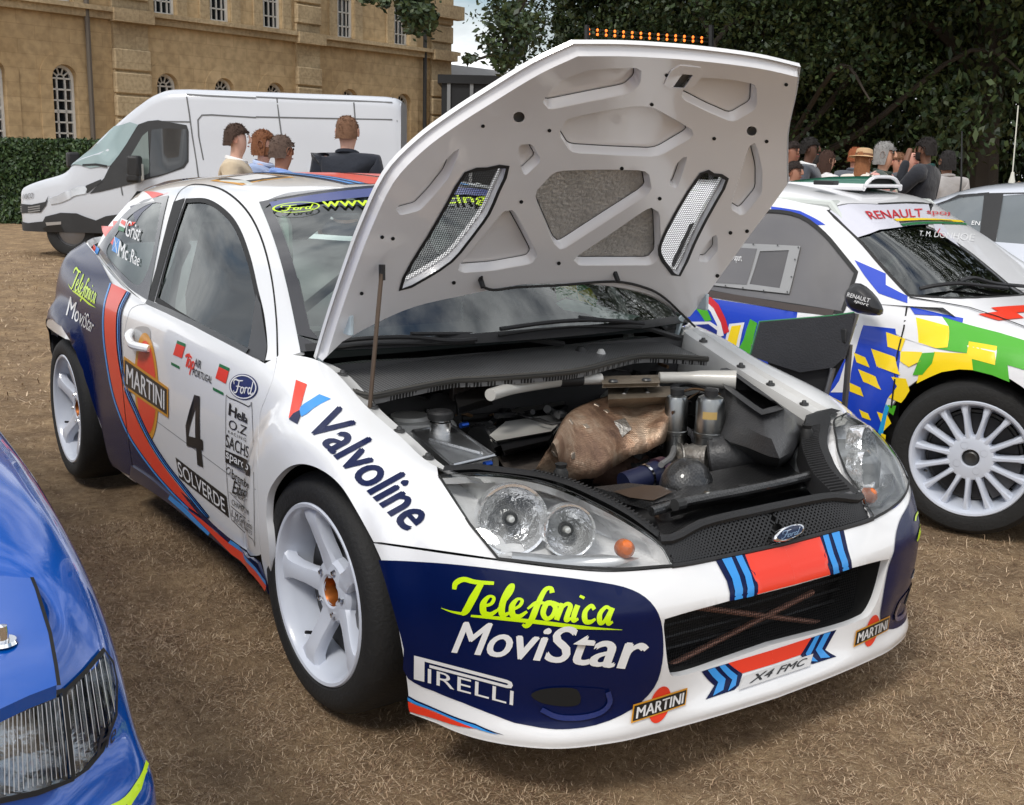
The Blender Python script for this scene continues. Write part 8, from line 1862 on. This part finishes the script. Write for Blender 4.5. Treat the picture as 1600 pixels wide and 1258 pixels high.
def az_for(px, off): return toward(px) + R(off)
G1, G2 = 'people by the van', 'crowd under the trees'
CAMF = lambda px, off: az_for(px, off)          # off 0 faces the camera, +90 looks to the right of the picture
person((371,219), 9.0, CAMF((371,217), 82), (212,168,148), (66,48,38), (204,186,158), (60,60,70), 'man in a beige jacket looking right beside the van', lean=.05, collar=(235,235,235), group=G1)
person((413,227), 9.6, CAMF((414,226), 70), (208,160,140), (118,74,46), (160,178,214), (70,70,90), 'bearded man with wavy brown hair in a pale blue shirt by the van', hair='medium', beard=True, lean=.05, collar=(190,204,232), group=G1)
person((441,238), 8.6, CAMF((441,236), 128), (168,116,90), (92,74,64), (130,158,214), (60,60,80), 'man in a blue shirt seen from behind, bending forward near the van', lean=.22, height=1.72, collar=(140,168,222), group=G1)
person((543,208), 8.8, CAMF((543,207), 165), (206,160,140), (116,84,62), (34,38,48), (50,50,60), 'man in a dark quilted gilet with his back turned by the van', jacket='quilt', collar=(34,38,48), wide=1.08, group=G1)
person((1242,270), 10.5, CAMF((1242,270), 60), (170,122,100), (40,30,26), (226,226,230), (50,50,60), 'dark haired boy in a white shirt next to the bonnet edge', height=1.42, collar=(225,225,230), group=G2)
person((1266,234), 12, CAMF((1266,234), 80), (96,66,52), (24,20,18), (72,76,84), (50,52,58), 'man in a grey suit looking down at his hands in the crowd', collar=(235,235,235), arms='fold', lean=.04, wide=1.08, group=G2)
person((1240,238), 13.5, CAMF((1240,238), 40), (150,104,84), (40,30,26), (200,200,205), (60,60,60), 'person mostly hidden behind the man in the grey suit', group=G2)
person((1293,252), 13, CAMF((1293,252), 120), (196,150,126), (62,40,30), (226,222,222), (70,70,80), 'woman with long dark hair in a white top in the crowd', hair='long', height=1.66, group=G2)
person((1277,256), 14, CAMF((1277,256), 100), (140,100,80), (30,26,24), (30,78,74), (40,40,40), 'person in a dark green top behind the long haired woman', height=1.66, group=G2)
person((1349,251), 12.4, CAMF((1349,251), 150), (208,160,134), (150,100,66), (232,224,214), (150,140,130), 'woman in a straw sun hat and white sleeveless top in the crowd', hair='long', hat=(206,172,132), height=1.68, group=G2)
person((1337,247), 14, CAMF((1337,247), 150), (200,140,116), (150,84,50), (96,100,108), (60,60,70), 'red haired person in grey behind the straw hat', group=G2)
person((1383,243), 10.8, CAMF((1383,243), 78), (206,156,130), (142,140,138), (58,70,62), (60,60,70), 'man with grey hair and dark beard in a floral shirt in the crowd', hair='medium', beard=False, print_c=((206,150,140), (216,206,186)), wide=1.1, group=G2)
person((1404,255), 14, CAMF((1404,255), 20), (196,140,116), (120,84, 60), (90,90,96), (60,60,60), 'person half hidden behind the man in the floral shirt', group=G2)
person((1446,236), 11, CAMF((1446,236), -110), (120,84,66), (30,24,22), (30,32,40), (40,40,46), 'man with a dark beard in a navy shirt turned away from the camera', beard=True, wide=1.15, arms='face', group=G2)
person((1426,248), 12.6, CAMF((1426,248), 30), (206,152,134), (90,64,50), (70,72,80), (50,50,60), 'person with a hand raised to the face behind the man in navy', arms='face', bald=True, group=G2)
person((1480,254), 11.8, CAMF((1480,254), -150), (160,118,96), (34,30,30), (172,168,166), (70,70,76), 'person with dark curly hair in a pale grey top behind the silver car', hair='medium', height=1.66, group=G2)
